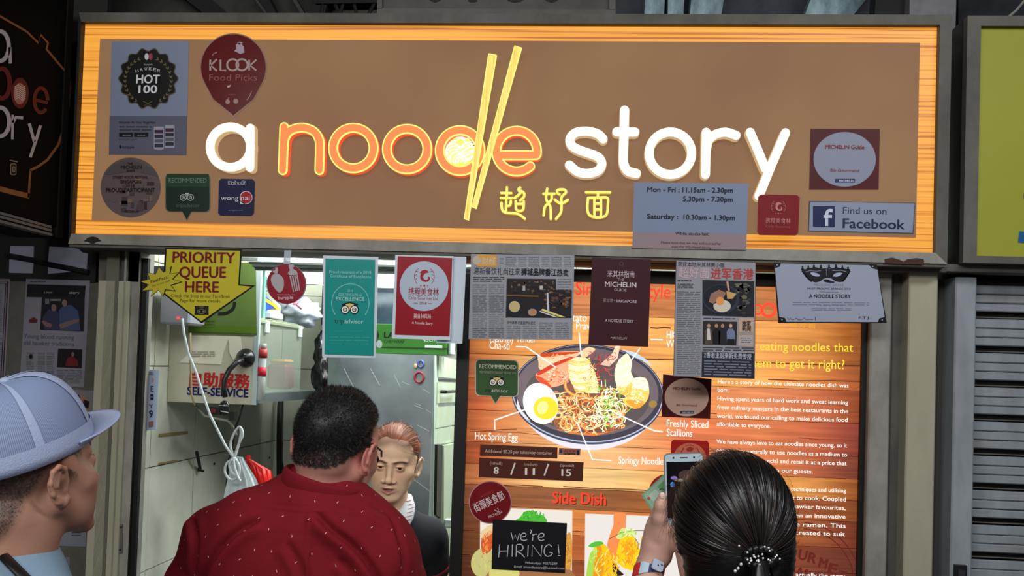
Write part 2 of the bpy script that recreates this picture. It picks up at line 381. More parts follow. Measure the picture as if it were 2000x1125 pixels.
slab('ceiling_rail', 'thin pale rail running above the middle of the sign, left of the number board', 'rail', [(548, -40), (556, -40), (604, 42), (596, 42)], .38, DK)
slab('ceiling_beam', 'dark beam crossing the lattice left of the number board', 'beam', [(590, -60), (640, -60), (640, 6), (745, 6), (745, 0), (745, -60), (745, 2), (600, 8)][:3]+[(628, 42), (610, 42)], .37, DK2)
slab('lattice_girder', 'black lattice girder above the sign just left of the number board', 'girder', [(612, -2), (760, -4), (760, 5), (616, 7)], .36, DK2)
for a, b in ((632, 625), (652, 668), (672, 660), (690, 700), (735, 712)):
    g = Geo(); g.tube([at(a, 0, .37), at(b, 42, .37)], .006, 6); tag(mk('girder_strut', g, DK2), 'thin strut of the lattice girder left of the number board', 'strut', 'lattice girder struts')
slab('roof_sheet', 'dim brown green sheet behind the lattice girder', 'roof sheet', [(600, -90), (760, -90), (760, 60), (600, 60)], .55, mat((78, 76, 64), rough=.8, noise=.8, nscale=(12, 12, 4), dark=(36, 36, 30)))
slab('roof_sheet', 'dark blue sheet above the right half of the sign', 'roof sheet', [(1190, -90), (1700, -90), (1700, 60), (1190, 60)], .6, NAVY)
slab('metal_duct', 'worn pale teal duct above the s and t of the sign', 'duct', [(1262, -60), (1302, -60), (1296, 44), (1258, 44)], .45, TEAL, .1)
slab('metal_duct', 'shiny teal duct strip above the letter t of the sign', 'duct', [(1306, -60), (1340, -60), (1334, 44), (1304, 44)], .44, TEAL, .1)
slab('metal_duct', 'wide teal duct above the letters o and r of the sign', 'duct', [(1356, -60), (1424, -60), (1406, 44), (1346, 44)], .43, TEAL, .1)
slab('metal_duct', 'slanting pale teal duct above the right end of the sign', 'duct', [(1606, -60), (1740, -60), (1655, 44), (1566, 44)], .43, TEAL, .1)
slab('roof_post', 'grey concrete post above the top right corner of the light box', 'post', [(1778, -80), (1870, -80), (1866, 62), (1776, 62)], .2, mat((120, 120, 124), rough=.8, noise=.8, nscale=(10, 10, 10), dark=(84, 84, 88)))
slab('roof_post', 'dark post left of the grey concrete post over the sign', 'post', [(1716, -80), (1776, -80), (1776, 62), (1706, 62)], .24, DK2)
slab('roof_sheet', 'near black sheet above the yellow green neighbouring sign', 'roof sheet', [(1872, -90), (2100, -90), (2100, 80), (1872, 80)], .5, mat((34, 38, 48), rough=.8, noise=.8, nscale=(9, 9, 9), dark=(10, 11, 14)))
g = Geo(); g.tube([at(1966, 36, .3), at(1985, 20, .3), at(2010, -10, .3)], .004, 6); tag(mk('hanging_cable', g, M_GREY), 'thin pale cable above the yellow green neighbouring sign', 'cable')
# number board on top of the light box
t = thing('number_board', 'dull grey framed number board standing on top of the light box', 'board', at(965, 30, .05)); P = Plane(.05)
g = Geo(); g.prism([P.p(742, 28), P.p(1200, 32), P.p(1200, -70), P.p(742, -74)], (0, .03, 0)); mk('backing', g, mat((84, 80, 76), rough=.7, noise=.6, nscale=(6, 6, 6)), t)
g = Geo()
for q in ([(738, 30), (1202, 33), (1202, 22), (738, 19)], [(738, 20), (748, 20), (748, -80), (738, -80)], [(1190, 23), (1202, 23), (1202, -80), (1190, -80)]):
    g.prism([P.p(x, y) for x, y in q], (0, -.012, 0))
mk('frame', g, mat((92, 88, 84), rough=.6, noise=.6, nscale=(6, 6, 6)), t)
a = Art(P, t, .001)
for ch, x in (('0', 850), ('1', 923), ('3', 1010), ('6', 1077)): a.text(ch, (x-(6 if ch == '1' else 17), 3), (x+(6 if ch == '1' else 17), 3.5), 52, (30, 28, 27), 1, .03)
a.done()

# left neighbour : dark light box that runs forward at a right angle
XN = -1.24; PX = Plane(X=XN)
ztop, zbot = 2.78, 2.062
t = thing('side_light_box', 'unlit black light box with the white and red noodle logo at the far left', 'sign', (XN-.05, -.6, zbot))
g = Geo(); g.box(XN-.14, XN-.012, -1.5, -.005, zbot, ztop); mk('case', g, mat((14, 13, 13), rough=.7, spec=.1, noise=.5, nscale=(6, 6, 6)), t)
g = Geo(); g.box(XN-.014, XN, -1.5, -.03, zbot+.03, ztop-.02); mk('face_panel', g, mat((10, 9, 9), rough=.7, spec=.06), t)
g = Geo()
for i, h in enumerate((0, .012, .022)): g.box(XN-.02, XN+.006-.002*i, -1.5, -.06, zbot-.002+h, zbot+.005+h)
mk('bottom_rail', g, mat((90, 92, 96), rough=.5), t)
g = Geo(); g.box(XN-.02, XN+.004, -.032, -.004, zbot, ztop); mk('end_rail', g, mat((24, 20, 18), rough=.7, spec=.1), t)
a = Art(PX, t, .0008, rough=.4); OUT = (132, 84, 50)
a.line([(-30, 18), (0, 32), (52, 62), (74, 84), (79, 68), (93, 84), (90, 96), (112, 122), (134, 148)], 4, OUT, 1)
a.line([(134, 146), (136, 170), (133, 205), (126, 245), (113, 283), (92, 312), (74, 325), (58, 333)], 5, OUT, 1)
a.line([(59, 332), (57, 352), (55, 386)], 4, OUT, 1); a.line([(57, 383), (30, 377), (0, 369), (-30, 362)], 10, OUT, 1)
WH = (176, 170, 172); RD = (96, 28, 28); RD2 = (94, 26, 26)
a.ring(-1, 90, 17, 29, 8, WH, 2); a.line([(18, 92), (19, 124)], 6, WH, 2)
a.ring(3, 163, 15, 29, 9, RD, 2)
a.ell(38, 182, 17, 30, RD, 2); a.ell(37, 183, 12, 21, (170, 110, 100), 3)
for k in range(7): a.line([(27, 170+4*k), (34, 166+4*k), (42, 172+4*k), (48, 168+4*k)], 1.6, (214, 190, 180), 4)
a.ring(79, 196, 13, 24, 7, RD, 2, 0, 318); a.line([(67, 195), (92, 201)], 6, RD, 3)
a.ring(-1, 238, 18, 28, 8, WH, 2); a.line([(24, 224), (23, 272)], 5, WH, 2); a.line([(24, 240), (30, 229), (44, 230)], 6, WH, 2)
a.line([(56, 241), (66, 277)], 6, WH, 2); a.line([(78, 245), (68, 278), (58, 307)], 6, WH, 2)
a.line([(18, 313), (33, 316)], 2, (150, 130, 110), 2); a.rrect(19, 319, 31, 342, 4, (150, 130, 110), 2); a.rrect(20.5, 320.5, 29.5, 340.5, 3, (14, 12, 11), 3); a.rrect(22.5, 325, 28, 336, 2, (150, 130, 110), 4); a.rrect(23.8, 327, 26.8, 334, 1, (14, 12, 11), 5)
a.done()
# broken glazing strip and notice board below it, facing the hall
t = thing('clerestory_window', 'dim strip of pale panes with black mullions above the pinned newspapers', 'window', at(80, 545, .13)); P = Plane(.13)
g = Geo(); g.prism([P.p(-180, 455), P.p(190, 470), P.p(186, 553), P.p(-180, 545)], (0, .03, 0)); mk('frame', g, M_BLACK, t)
for q in ([(22, 481), (67, 481.5), (66, 503), (21, 495)], [(20, 506), (66, 514), (64, 534), (19, 533)], [(98, 482), (152, 484), (162, 494), (172, 495), (170, 526), (95, 511)], [(95, 522), (140, 531), (95, 535)],
          [(-90, 481), (-16, 481), (-16, 532), (-90, 532)]):
    g = Geo(); g.prism([P.p(x, y) for x, y in q], (0, -.004, 0)); mk('pane', g, mat((128, 128, 142), rough=.35, emit=.16, noise=.4, nscale=(20, 20, 20), dark=(104, 106, 122)), t)
g = Geo(); g.tube([P.p(15, 500, .01), P.p(66, 509, .01), P.p(176, 532, .01)], .007, 6); mk('brace', g, DK2, t)
g = Geo(); g.prism([P.p(x, y) for x, y in ((-260, 544), (192, 552), (160, 1500), (-260, 1500))], (0, .02, 0)); struct('wall_front', g, mat((92, 90, 82), rough=.8, noise=.7, nscale=(14, 14, 14), dark=(66, 65, 60), bump=.3))
g = Geo(); g.box(at(-260, 700, .13)[0], XN+.02, .151, .18, 0, 3.0); struct('wall_left_side', g, mat((30, 30, 29), rough=.9))
for pl in (((168, 462), (197, 474)), ):
    pass
# ---------------------------------------------------------------- main light box
def wood_emit(name, base, dark, light, st, zs=70., xs=.9, ev=1.):
    m = bpy.data.materials.new(name); m.use_nodes = True; nt = m.node_tree; b = nt.nodes['Principled BSDF']
    tc = nt.nodes.new('ShaderNodeTexCoord'); mp = nt.nodes.new('ShaderNodeMapping'); mp.inputs['Scale'].default_value = (xs, 1, zs)
    nt.links.new(tc.outputs['Object'], mp.inputs[0]); n = nt.nodes.new('ShaderNodeTexNoise'); n.inputs['Scale'].default_value = 1.; n.inputs['Detail'].default_value = 3; n.inputs['Distortion'].default_value = .6
    nt.links.new(mp.outputs[0], n.inputs[0]); r = nt.nodes.new('ShaderNodeValToRGB'); e = r.color_ramp
    e.elements[0].position = .37; e.elements[0].color = (*lin(dark), 1); e.elements[1].position = .62; e.elements[1].color = (*lin(light), 1)
    k = e.elements.new(.45); k.color = (*lin(base), 1); nt.links.new(n.outputs[0], r.inputs[0])
    nt.links.new(r.outputs[0], b.inputs['Emission Color']); b.inputs['Emission Strength'].default_value = st
    b.inputs['Base Color'].default_value = (.1, .05, .02, 1); b.inputs['Roughness'].default_value = .4; b.inputs['Specular IOR Level'].default_value = .25
    return m
W_E = wood_emit('lit_wood_print', (234, 154, 52), (178, 98, 26), (246, 172, 66), 1.0, zs=120.)
t = thing('light_box_sign', 'large lit light box with glowing orange and white lettering over the stall', 'sign', at(990, 497, 0))
P = Plane(0.)
def bar(q, th=-.0):  # frame bar, front at Y=-.02
    pass
TL, TR, BR, BL = P.p(165, 48), P.p(1831, 54), P.p(1820, 497.5), P.p(149, 458.5)
x0, x1, z0, z1 = (BL[0]+TL[0])/2, (TR[0]+BR[0])/2, BL[2], TL[2]
xi0, xi1 = P.p(195, 77)[0], P.p(1797, 81)[0]; zi1, zi0 = P.p(1000, 79.5)[2], P.p(1000, 448)[2]
# case
g = Geo(); g.box(x0-.012, x1+.028, .012, .13, z0-.03, z1+.024); mk('case', g, M_GREYD, t)
# printed wood border : four strips
for q in ((x0, x1, zi1, z1), (x0, x1, z0, zi0), (x0, xi0, zi0, zi1), (xi1, x1, zi0, zi1)):
    g = Geo(); g.box(q[0], q[1], 0, .01, q[2], q[3]); o = mk('wood_border', g, W_E, t)
# brown acrylic face, lit from behind
m = bpy.data.materials.new('brown_acrylic'); m.use_nodes = True; nt = m.node_tree; b = nt.nodes['Principled BSDF']
b.inputs['Base Color'].default_value = (*lin((78, 60, 46)), 1); b.inputs['Roughness'].default_value = .5; b.inputs['Specular IOR Level'].default_value = .08
tc = nt.nodes.new('ShaderNodeTexCoord'); n = nt.nodes.new('ShaderNodeTexNoise'); n.inputs['Scale'].default_value = 2.2; nt.links.new(tc.outputs['Object'], n.inputs[0])
r = nt.nodes.new('ShaderNodeValToRGB'); r.color_ramp.elements[0].position = .35; r.color_ramp.elements[0].color = (*lin((134, 97, 70)), 1); r.color_ramp.elements[1].position = .68; r.color_ramp.elements[1].color = (*lin((150, 114, 80)), 1)
nt.links.new(n.outputs[0], r.inputs[0]); nt.links.new(r.outputs[0], b.inputs['Emission Color']); b.inputs['Emission Strength'].default_value = .76
g = Geo(); g.box(xi0, xi1, .001, .01, zi0, zi1); mk('face_panel', g, m, t)
# aluminium frame with mitred corners (front face 2 cm proud)
def mitre(pts, name='frame_bar', m=M_GREY):
    g = Geo(); g.prism([(x, .012, z) for x, z in pts], (0, -.034, 0)); mk(name, g, m, t)
fo, ft, fb, fr = .0, .027, .029, .031
xa, xb, za, zb_ = x0-.008, x1+fr, z0-fb, z1+ft
mitre([(xa, zb_), (xb, zb_), (x1, z1), (x0, z1)], m=M_GREYD); mitre([(xa, za), (x0, z0), (x1, z0), (xb, za)]); mitre([(x1, z1), (xb, zb_), (xb, za), (x1, z0)], m=M_GREYD); mitre([(xa, zb_), (x0, z1), (x0, z0), (xa, za)], m=M_BLACK)
g = Geo(); g.box(xa, xb, -.016, .13, za-.008, za-.0005); mk('drip_lip', g, M_GREYD, t)
Pf = Plane(-.022)
g = Geo()
for cx, cy, w, h in ((181, 469, 15, 6), ):
    g.add([Pf.p(cx+w*math.cos(a_)*(1+.22*math.sin(5*a_)), cy+h*math.sin(a_)*(1+.2*math.cos(4*a_)), .0006) for a_ in [i*2*math.pi/24 for i in range(24)]], [tuple(range(24))])
mk('peeled_patch', g, mat((30, 24, 22), rough=.8), t)
g = Geo(); g.add([Pf.p(x, y, .0006) for x, y in [(1727, 506), (1742, 503), (1756, 507), (1765, 511), (1772, 506), (1790, 504), (1804, 506), (1805, 512), (1802, 517), (1780, 516), (1765, 516), (1740, 515), (1728, 514)]], [tuple(range(13))])
mk('peeled_patch', g, mat((62, 36, 30), rough=.8), t)

# raised letters : strokes with round ends
FRONT = [-.026]
def PF(x, y): return at(x, y, FRONT[0])
def stroke_prism(g, pts, w, ya, yb, closed=False):
    """solid ribbon following pixel points on the sign plane, from depth ya (back) to yb (front)"""
    Q = [np.array(p, float) for p in pts]; m = len(Q); r = w/2; L = []; R = []
    for i in range(m):
        tt = (Q[(i+1) % m]-Q[i-1]) if closed else (Q[min(i+1, m-1)]-Q[max(i-1, 0)]); tt = tt/np.linalg.norm(tt); nn = V(-tt[1], tt[0])
        L.append(Q[i]+nn*r); R.append(Q[i]-nn*r)
    if closed:
        A = [PF(*p) for p in L]; B = [PF(*p) for p in R]; vs = []
        for q in range(m):
            for pt, y in ((A[q], ya), (B[q], ya), (A[q], yb), (B[q], yb)): vs.append((pt[0], y, pt[2]))
        fs = []
        for i in range(m):
            j = (i+1) % m
            fs += [(4*i+2, 4*i+3, 4*j+3, 4*j+2), (4*i, 4*i+2, 4*j+2, 4*j), (4*i+3, 4*i+1, 4*j+1, 4*j+3)]
        g.add(vs, fs); return
    def capp(c, t0):
        a0 = math.atan2(t0[1], t0[0]); return [c+r*V(math.cos(a0-math.pi/2+math.pi*k/8), math.sin(a0-math.pi/2+math.pi*k/8)) for k in range(1, 8)]
    te = Q[-1]-Q[-2]; ts = Q[0]-Q[1]
    ring = R+capp(Q[-1], te)+L[::-1]+capp(Q[0], ts)
    # build as quads (strip) plus caps fans, with side walls
    n = len(ring); A = [PF(*p) for p in ring]; vs = [(p[0], yb, p[2]) for p in A]+[(p[0], ya, p[2]) for p in A]
    fs = [(i, (i+1) % n, n+(i+1) % n, n+i) for i in range(n)]
    for i in range(m-1): fs.append((i, i+1, n-8-i-1, n-8-i) if False else (i, i+1, m+7+(m-2-i), m+7+(m-1-i)))
    fs.append(tuple([m-1]+list(range(m, m+7))+[m+7])); fs.append(tuple([2*m+6]+list(range(2*m+7, n))+[0]))
    g.add(vs, fs)
def smoothp(pts, k=6):
    """Catmull-Rom through the points"""
    P_ = [np.array(p, float) for p in pts]; P_ = [2*P_[0]-P_[1]]+P_+[2*P_[-1]-P_[-2]]; out = []
    for i in range(1, len(P_)-2):
        a, b_, c, d = P_[i-1:i+3]
        for j in range(k):
            s = j/k; out.append(.5*((2*b_)+(c-a)*s+(2*a-5*b_+4*c-d)*s*s+(3*b_-a-3*c+d)*s**3))
    out.append(P_[-2]); return out
circ = lambda cx, cy, r, n=56, ry=None: [(cx+r*math.cos(2*math.pi*i/n), cy+(ry or r)*math.sin(2*math.pi*i/n)) for i in range(n)]
arc = lambda cx, cy, r, a0, a1, n=30, ry=None: [(cx+r*math.cos(math.radians(a0+(a1-a0)*i/n)), cy-(ry or r)*math.sin(math.radians(a0+(a1-a0)*i/n))) for i in range(n+1)]
E_WHITE = mat((255, 250, 228), emit=1.15); E_CREAM = mat((226, 190, 140), emit=.7)
E_YEL = mat((255, 226, 110), emit=1.25); E_ORG = mat((255, 132, 66), emit=.98); E_RED = mat((236, 86, 48), emit=.95)
def letter(name, strokes, white, w):
    lt = None
    for layer in ((('side', E_CREAM, w, 0, -.023), ('lit_face', E_WHITE, w-1.6, -.023, -.026)) if white else (('side', E_RED, w, 0, -.023), ('rim', E_YEL, w+.2, -.023, -.026), ('lit_face', E_ORG, w-5.2, -.0255, -.0275))):
        nm, m_, ww, ya, yb = layer; g = Geo()
        for i_, (pts, cl) in enumerate(strokes): stroke_prism(g, pts, ww, ya, yb-.0002*i_, cl)
        if lt is None: lt = mk(name, g, m_, t)
        else: mk(nm, g, m_, lt)
    return lt
letter('letter_a', [(circ(449.5, 287, 39.5), True), ([(488.5, 250), (488.3, 290), (487.6, 327)], False)], True, 18)
letter('letter_n', [([(555, 248), (553.5, 290), (552, 332.5)], False), (smoothp([(554, 292), (556, 270), (567, 255), (590, 249), (612, 256), (623, 272), (624.5, 292), (623.5, 332.5)]), False)], False, 18.5)
letter('letter_o', [(circ(690, 289, 39.5), True)], False, 19); letter('letter_o', [(circ(795, 291, 39.5), True)], False, 19)
letter('letter_d', [(circ(898.5, 294, 39.8), True)], False, 19)
letter('letter_e', [(arc(1009, 295, 39.8, -12, 318-0, 44)[0:0]+arc(1009, 295, 39.8, -8, 312, 50), False), ([(972, 303), (1010, 303), (1047, 303)], False)], False, 19)
letter('letter_s', [(smoothp([(1178, 271), (1167, 261), (1146, 256), (1125, 258.5), (1113.5, 270), (1116, 283), (1130, 292), (1150, 299), (1169, 307), (1175.5, 320), (1168, 333), (1148, 338.5), (1128, 335), (1112, 322)], 5), False)], True, 18.5)
letter('letter_t', [(smoothp([(1220, 215), (1219, 260), (1217.5, 305), (1219, 322), (1227, 334), (1243, 338.5)]), False), ([(1205, 257), (1222, 257.2), (1240, 257.6)], False)], True, 19)
letter('letter_o', [(circ(1309.5, 299, 41.5), True)], True, 18.5)
letter('letter_r', [([(1379.5, 258), (1379, 300), (1378, 340.5)], False), (smoothp([(1380, 292), (1384, 274), (1398, 262), (1418, 258), (1438, 264)]), False)], True, 18.5)
letter('letter_y', [([(1465.5, 258), (1480, 292), (1495, 329)], False), ([(1534.5, 259), (1508, 320), (1482.5, 382.5)], False)], True, 18.5)
# Chinese characters in rounded seal strokes
def zc(x, y): return (960+x*.13, 350+y*.13)
S = {'character_chao': [[(230, 122), (228, 240), (225, 280)], [(148, 205), (228, 206), (295, 208)], [(140, 282), (225, 280), (303, 280)], [(222, 310), (216, 400), (216, 480)], [(290, 325), (285, 370), (265, 395), (240, 402)],
      [(150, 352), (152, 420), (170, 475), (215, 500), (300, 508), (380, 515), (440, 545), (500, 592)], [(428, 125), (405, 150), (412, 175)], [(412, 172), (455, 180), (490, 215), (485, 265), (430, 318)], [(440, 195), (400, 240), (345, 282)],
      [(362, 330), (364, 400), (372, 455), (425, 475), (472, 455), (482, 400), (484, 330)], [(370, 372), (425, 370), (478, 372)]],
     'character_hao': [[(836, 142), (825, 215), (820, 290), (850, 360), (885, 420), (890, 595)], [(780, 217), (860, 217), (945, 217)], [(905, 225), (898, 310), (850, 360), (800, 420), (782, 540)],
      [(1022, 225), (988, 205), (990, 165), (1040, 152), (1100, 158), (1120, 195), (1085, 230), (1050, 280), (1052, 400), (1040, 500), (970, 595)], [(950, 305), (1000, 345), (1050, 360), (1105, 340), (1145, 308)]],
     'character_mian': [[(1420, 194), (1600, 196), (1782, 196)], [(1600, 200), (1597, 275)], [(1450, 278), (1600, 276), (1742, 280), (1746, 400), (1738, 500), (1700, 555), (1600, 575), (1500, 555), (1450, 500), (1440, 400), (1450, 285)],
      [(1545, 290), (1545, 420), (1545, 560)], [(1645, 290), (1645, 420), (1645, 560)], [(1550, 365), (1645, 365)], [(1550, 455), (1645, 455)]]}
FRONT[0] = -.011
E_CH = mat((255, 246, 110), emit=1.1); E_CHS = mat((214, 168, 40), emit=.7)
for nm, ss in S.items():
    g = Geo(); g2 = Geo()
    for i_, s in enumerate(ss):
        q = [zc(*p) for p in s]; q = smoothp(q, 4) if len(q) > 2 else [q[0], ((q[0][0]+q[1][0])/2, (q[0][1]+q[1][1])/2), q[1]]
        stroke_prism(g, q, 5.6, 0, -.010-.00005*i_); stroke_prism(g2, q, 4.2, -.010, -.0112-.00005*i_)
    c = mk(nm, g, E_CHS, t); mk('lit_face', g2, E_CH, c)
FRONT[0] = -.008
# noodles in the bowl of the d
g = Geo(); g.prism([(P.p(x, y)[0], -.004, P.p(x, y)[2]) for x, y in circ(896, 296, 31)], (0, -.002, 0)); nd = mk('noodle_bowl', g, mat((255, 218, 84), emit=1.15), t)
g = Geo(); zn = lambda x, y: (840+x*.1156, 230+y*.1156)
for s in ([(245, 560), (250, 440), (330, 370), (430, 330), (520, 320), (600, 360)], [(300, 470), (360, 410), (430, 390), (520, 350), (600, 400)], [(250, 600), (290, 480), (360, 440), (430, 440), (480, 470)],
          [(260, 650), (280, 560), (340, 500), (420, 480), (520, 490), (600, 430), (720, 400)], [(300, 720), (310, 600), (380, 540), (480, 530), (600, 480), (740, 440)], [(345, 740), (350, 640), (420, 580), (540, 570), (640, 510), (750, 490)],
          [(390, 750), (400, 680), (460, 620), (580, 600), (680, 560), (745, 540)], [(430, 770), (440, 700), (500, 650), (600, 640), (700, 600), (735, 580)], [(470, 760), (490, 700), (560, 680), (640, 690), (720, 650)],
          [(590, 760), (620, 720), (700, 690)], [(520, 740), (560, 720), (600, 740)], [(240, 700), (270, 740), (340, 760)], [(640, 360), (700, 350), (740, 400)]):
    q = smoothp([zn(*p) for p in s], 4); nz_ = .0004+globals().get('nz_', 0); stroke_prism(g, q, 2.3, -.006, -.008-nz_)
mk('noodle_strand', g, mat((255, 255, 250), emit=1.3), nd)
# chopsticks
def chop(q):
    g = Geo(); pts = [at(x, y, -.039) for x, y in q]; g.prism([(p[0], -.028, p[2]) for p in pts], (0, -.011, 0)); c = mk('chopstick', g, mat((255, 232, 120), emit=1.1), t)
    cx = sum(x for x, y in q)/4; cy = sum(y for x, y in q)/4; g = Geo()
    pts = [at(cx+(x-cx)+(1.8 if x < (q[0][0]+q[1][0])/2 and y < cy or (y > cy and x < (q[2][0]+q[3][0])/2) else -1.8), cy+(y-cy)*.99, -.039) for x, y in q]
    g.prism([(p[0], -.039, p[2]) for p in pts], (0, -.0012, 0)); mk('grain_strip', g, WCH, c)
WCH = wood_emit('lit_chopstick', (255, 206, 84), (246, 180, 58), (255, 224, 120), 1.08, zs=6, xs=300)
chop([(953.5, 104), (970, 107), (915, 430), (906, 427)]); chop([(1004.5, 88.5), (1019, 93), (930, 407.5), (921, 403.5)])

# right neighbour light box
t = thing('side_light_box', 'yellow green light box of the neighbouring stall at the far right', 'sign', at(1960, 500, 0)); P = Plane(0.)
xn0 = P.p(1885, 50)[0]; zn1, zn0 = P.p(1950, 35)[2], P.p(1950, 516)[2]
g = Geo(); g.box(xn0, 2.4, .012, .14, zn0, zn1); mk('case', g, M_BLACK, t)
xf = P.p(1907, 280)[0]; zf1, zf0 = P.p(1950, 55)[2], P.p(1950, 502)[2]
for q in ([(xn0, zn1), (2.4, zn1), (2.4, zf1), (xf, zf1)], [(xn0, zn0), (xf, zf0), (2.4, zf0), (2.4, zn0)], [(xn0, zn1), (xf, zf1), (xf, zf0), (xn0, zn0)]):
    g = Geo(); g.prism([(x, .014, z) for x, z in q], (0, -.03, 0)); mk('frame_bar', g, M_GREYD, t)
g = Geo(); g.box(xf, 2.4, 0, .01, zf0, zf1); mk('face_panel', g, mat((136, 140, 30), rough=.6, emit=.1, noise=.5, nscale=(4, 4, 4), dark=(122, 126, 26)), t)
a = Art(P, t, .0008); a.poly([(1990, 452), (2040, 455), (2040, 478), (1988, 474)], (30, 84, 130), 1, 'lettering'); a.poly([(1999, 378), (2030, 378), (2030, 388), (1999, 388)], (30, 84, 130), 1, 'lettering'); a.done()
# ---------------------------------------------------------------- back-lit menu board
YM = .12; P = Plane(YM)
t = thing('menu_light_box', 'large lit menu board printed with wood planks and a noodle bowl, right of the opening', 'menu board', P.p(1300, 1450))
zb_m = .75
def zrow(y): return at(918, y, YM)[2]
xm0, xm1 = at(913, 800, YM)[0], at(1688, 800, YM)[0]
g = Geo(); g.box(xm0-.035, xm0, YM-.015, YM+.10, zb_m-.03, 2.0); fr = mk('frame_post', g, M_BLACK, t)
g = Geo(); g.box(xm1-.014, xm1+.018, YM-.018, YM+.10, zb_m-.03, zrow(535)+.01); mk('frame_post', g, M_BLACK, t)
g = Geo(); g.box(xm0, xm1, YM-.012, YM+.10, zrow(545)-.001, zrow(521)); mk('frame_head', g, M_BLACK, t)
g = Geo(); g.box(xm0, xm1, YM-.012, YM+.10, zb_m-.03, zb_m); mk('frame_foot', g, M_BLACK, t)
g = Geo(); g.box(xm0, xm1, YM+.012, YM+.09, zb_m, zrow(522)); mk('case', g, M_BLACK, t)
# metal lintel above the board, the menu's orange reflection put into its colour
g = Geo(); g.box(xm0-.02, at(1700, 520, .05)[0], .05, .10, zrow(519), 2.07); struct('trim_13', g, mat((196, 150, 104), rough=.35, metal=.3))
g = Geo(); g.box(xm0-.02, at(1700, 520, .05)[0], .047, .0505, zrow(512), zrow(510)); struct('trim_14', g, M_BLACK)
m = bpy.data.materials.new('lit_plank_print'); m.use_nodes = True; nt = m.node_tree; b = nt.nodes['Principled BSDF']
at_ = nt.nodes.new('ShaderNodeAttribute'); at_.attribute_name = 'Col'; tc = nt.nodes.new('ShaderNodeTexCoord'); mp = nt.nodes.new('ShaderNodeMapping')
mp.inputs['Scale'].default_value = (3., 1, 62); nt.links.new(tc.outputs['Object'], mp.inputs[0]); n = nt.nodes.new('ShaderNodeTexNoise'); n.inputs['Scale'].default_value = 1; n.inputs['Detail'].default_value = 4; n.inputs['Distortion'].default_value = 1.2
nt.links.new(mp.outputs[0], n.inputs[0]); mr = nt.nodes.new('ShaderNodeMapRange'); mr.inputs[1].default_value = .32; mr.inputs[2].default_value = .66; mr.inputs[3].default_value = .74; mr.inputs[4].default_value = 1.2; nt.links.new(n.outputs[0], mr.inputs[0])
vm = nt.nodes.new('ShaderNodeVectorMath'); vm.operation = 'SCALE'; nt.links.new(at_.outputs[0], vm.inputs[0]); nt.links.new(mr.outputs[0], vm.inputs['Scale']); nt.links.new(vm.outputs[0], b.inputs['Emission Color'])
b.inputs['Emission Strength'].default_value = 1.0; b.inputs['Base Color'].default_value = (.04, .02, .01, 1); b.inputs['Roughness'].default_value = .35; b.inputs['Specular IOR Level'].default_value = .3
M_PLANK = m
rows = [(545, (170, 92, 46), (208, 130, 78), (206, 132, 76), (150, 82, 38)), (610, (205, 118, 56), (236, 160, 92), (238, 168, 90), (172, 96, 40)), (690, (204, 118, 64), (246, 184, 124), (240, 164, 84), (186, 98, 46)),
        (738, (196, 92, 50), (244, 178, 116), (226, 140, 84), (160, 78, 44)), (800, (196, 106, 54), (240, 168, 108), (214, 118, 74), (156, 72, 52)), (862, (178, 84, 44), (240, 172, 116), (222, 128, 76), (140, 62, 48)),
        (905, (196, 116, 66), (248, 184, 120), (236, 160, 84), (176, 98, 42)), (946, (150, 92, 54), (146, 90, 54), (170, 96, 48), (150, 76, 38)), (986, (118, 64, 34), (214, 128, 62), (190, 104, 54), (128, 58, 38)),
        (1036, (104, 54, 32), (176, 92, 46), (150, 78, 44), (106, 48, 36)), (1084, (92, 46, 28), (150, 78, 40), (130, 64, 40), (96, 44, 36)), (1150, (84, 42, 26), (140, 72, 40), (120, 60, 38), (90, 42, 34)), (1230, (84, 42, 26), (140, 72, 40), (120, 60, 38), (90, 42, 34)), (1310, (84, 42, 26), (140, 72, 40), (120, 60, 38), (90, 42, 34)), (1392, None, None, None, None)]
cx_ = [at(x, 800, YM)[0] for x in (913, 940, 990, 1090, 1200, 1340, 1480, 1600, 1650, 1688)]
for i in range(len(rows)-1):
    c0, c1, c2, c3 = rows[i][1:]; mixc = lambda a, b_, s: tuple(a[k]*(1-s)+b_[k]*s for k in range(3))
    k_ = 1.12 if 1 <= i <= 6 else 1.; c1 = tuple(min(255, q*k_) for q in c1); c2 = tuple(min(255, q*(1+(k_-1)*.5)) for q in c2)  # bright middle of the backlight put into the plank colours
    cs = [mixc(c0, (40, 20, 12), .25), c0, mixc(c0, c1, .45), c1, c1, c2, c2, mixc(c2, c3, .55), c3, mixc(c3, (50, 22, 14), .3)]  # both ends darkened in colour, as the backlight falls off
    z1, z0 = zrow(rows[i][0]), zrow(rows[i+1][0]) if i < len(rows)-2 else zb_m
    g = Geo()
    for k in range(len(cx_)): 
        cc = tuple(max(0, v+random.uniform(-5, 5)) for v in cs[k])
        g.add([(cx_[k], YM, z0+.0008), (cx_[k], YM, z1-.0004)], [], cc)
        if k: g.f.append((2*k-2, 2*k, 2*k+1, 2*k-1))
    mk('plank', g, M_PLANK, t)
a = Art(P, t, .0006, emit=1.0, rough=.4)
GR = (120, 58, 30)
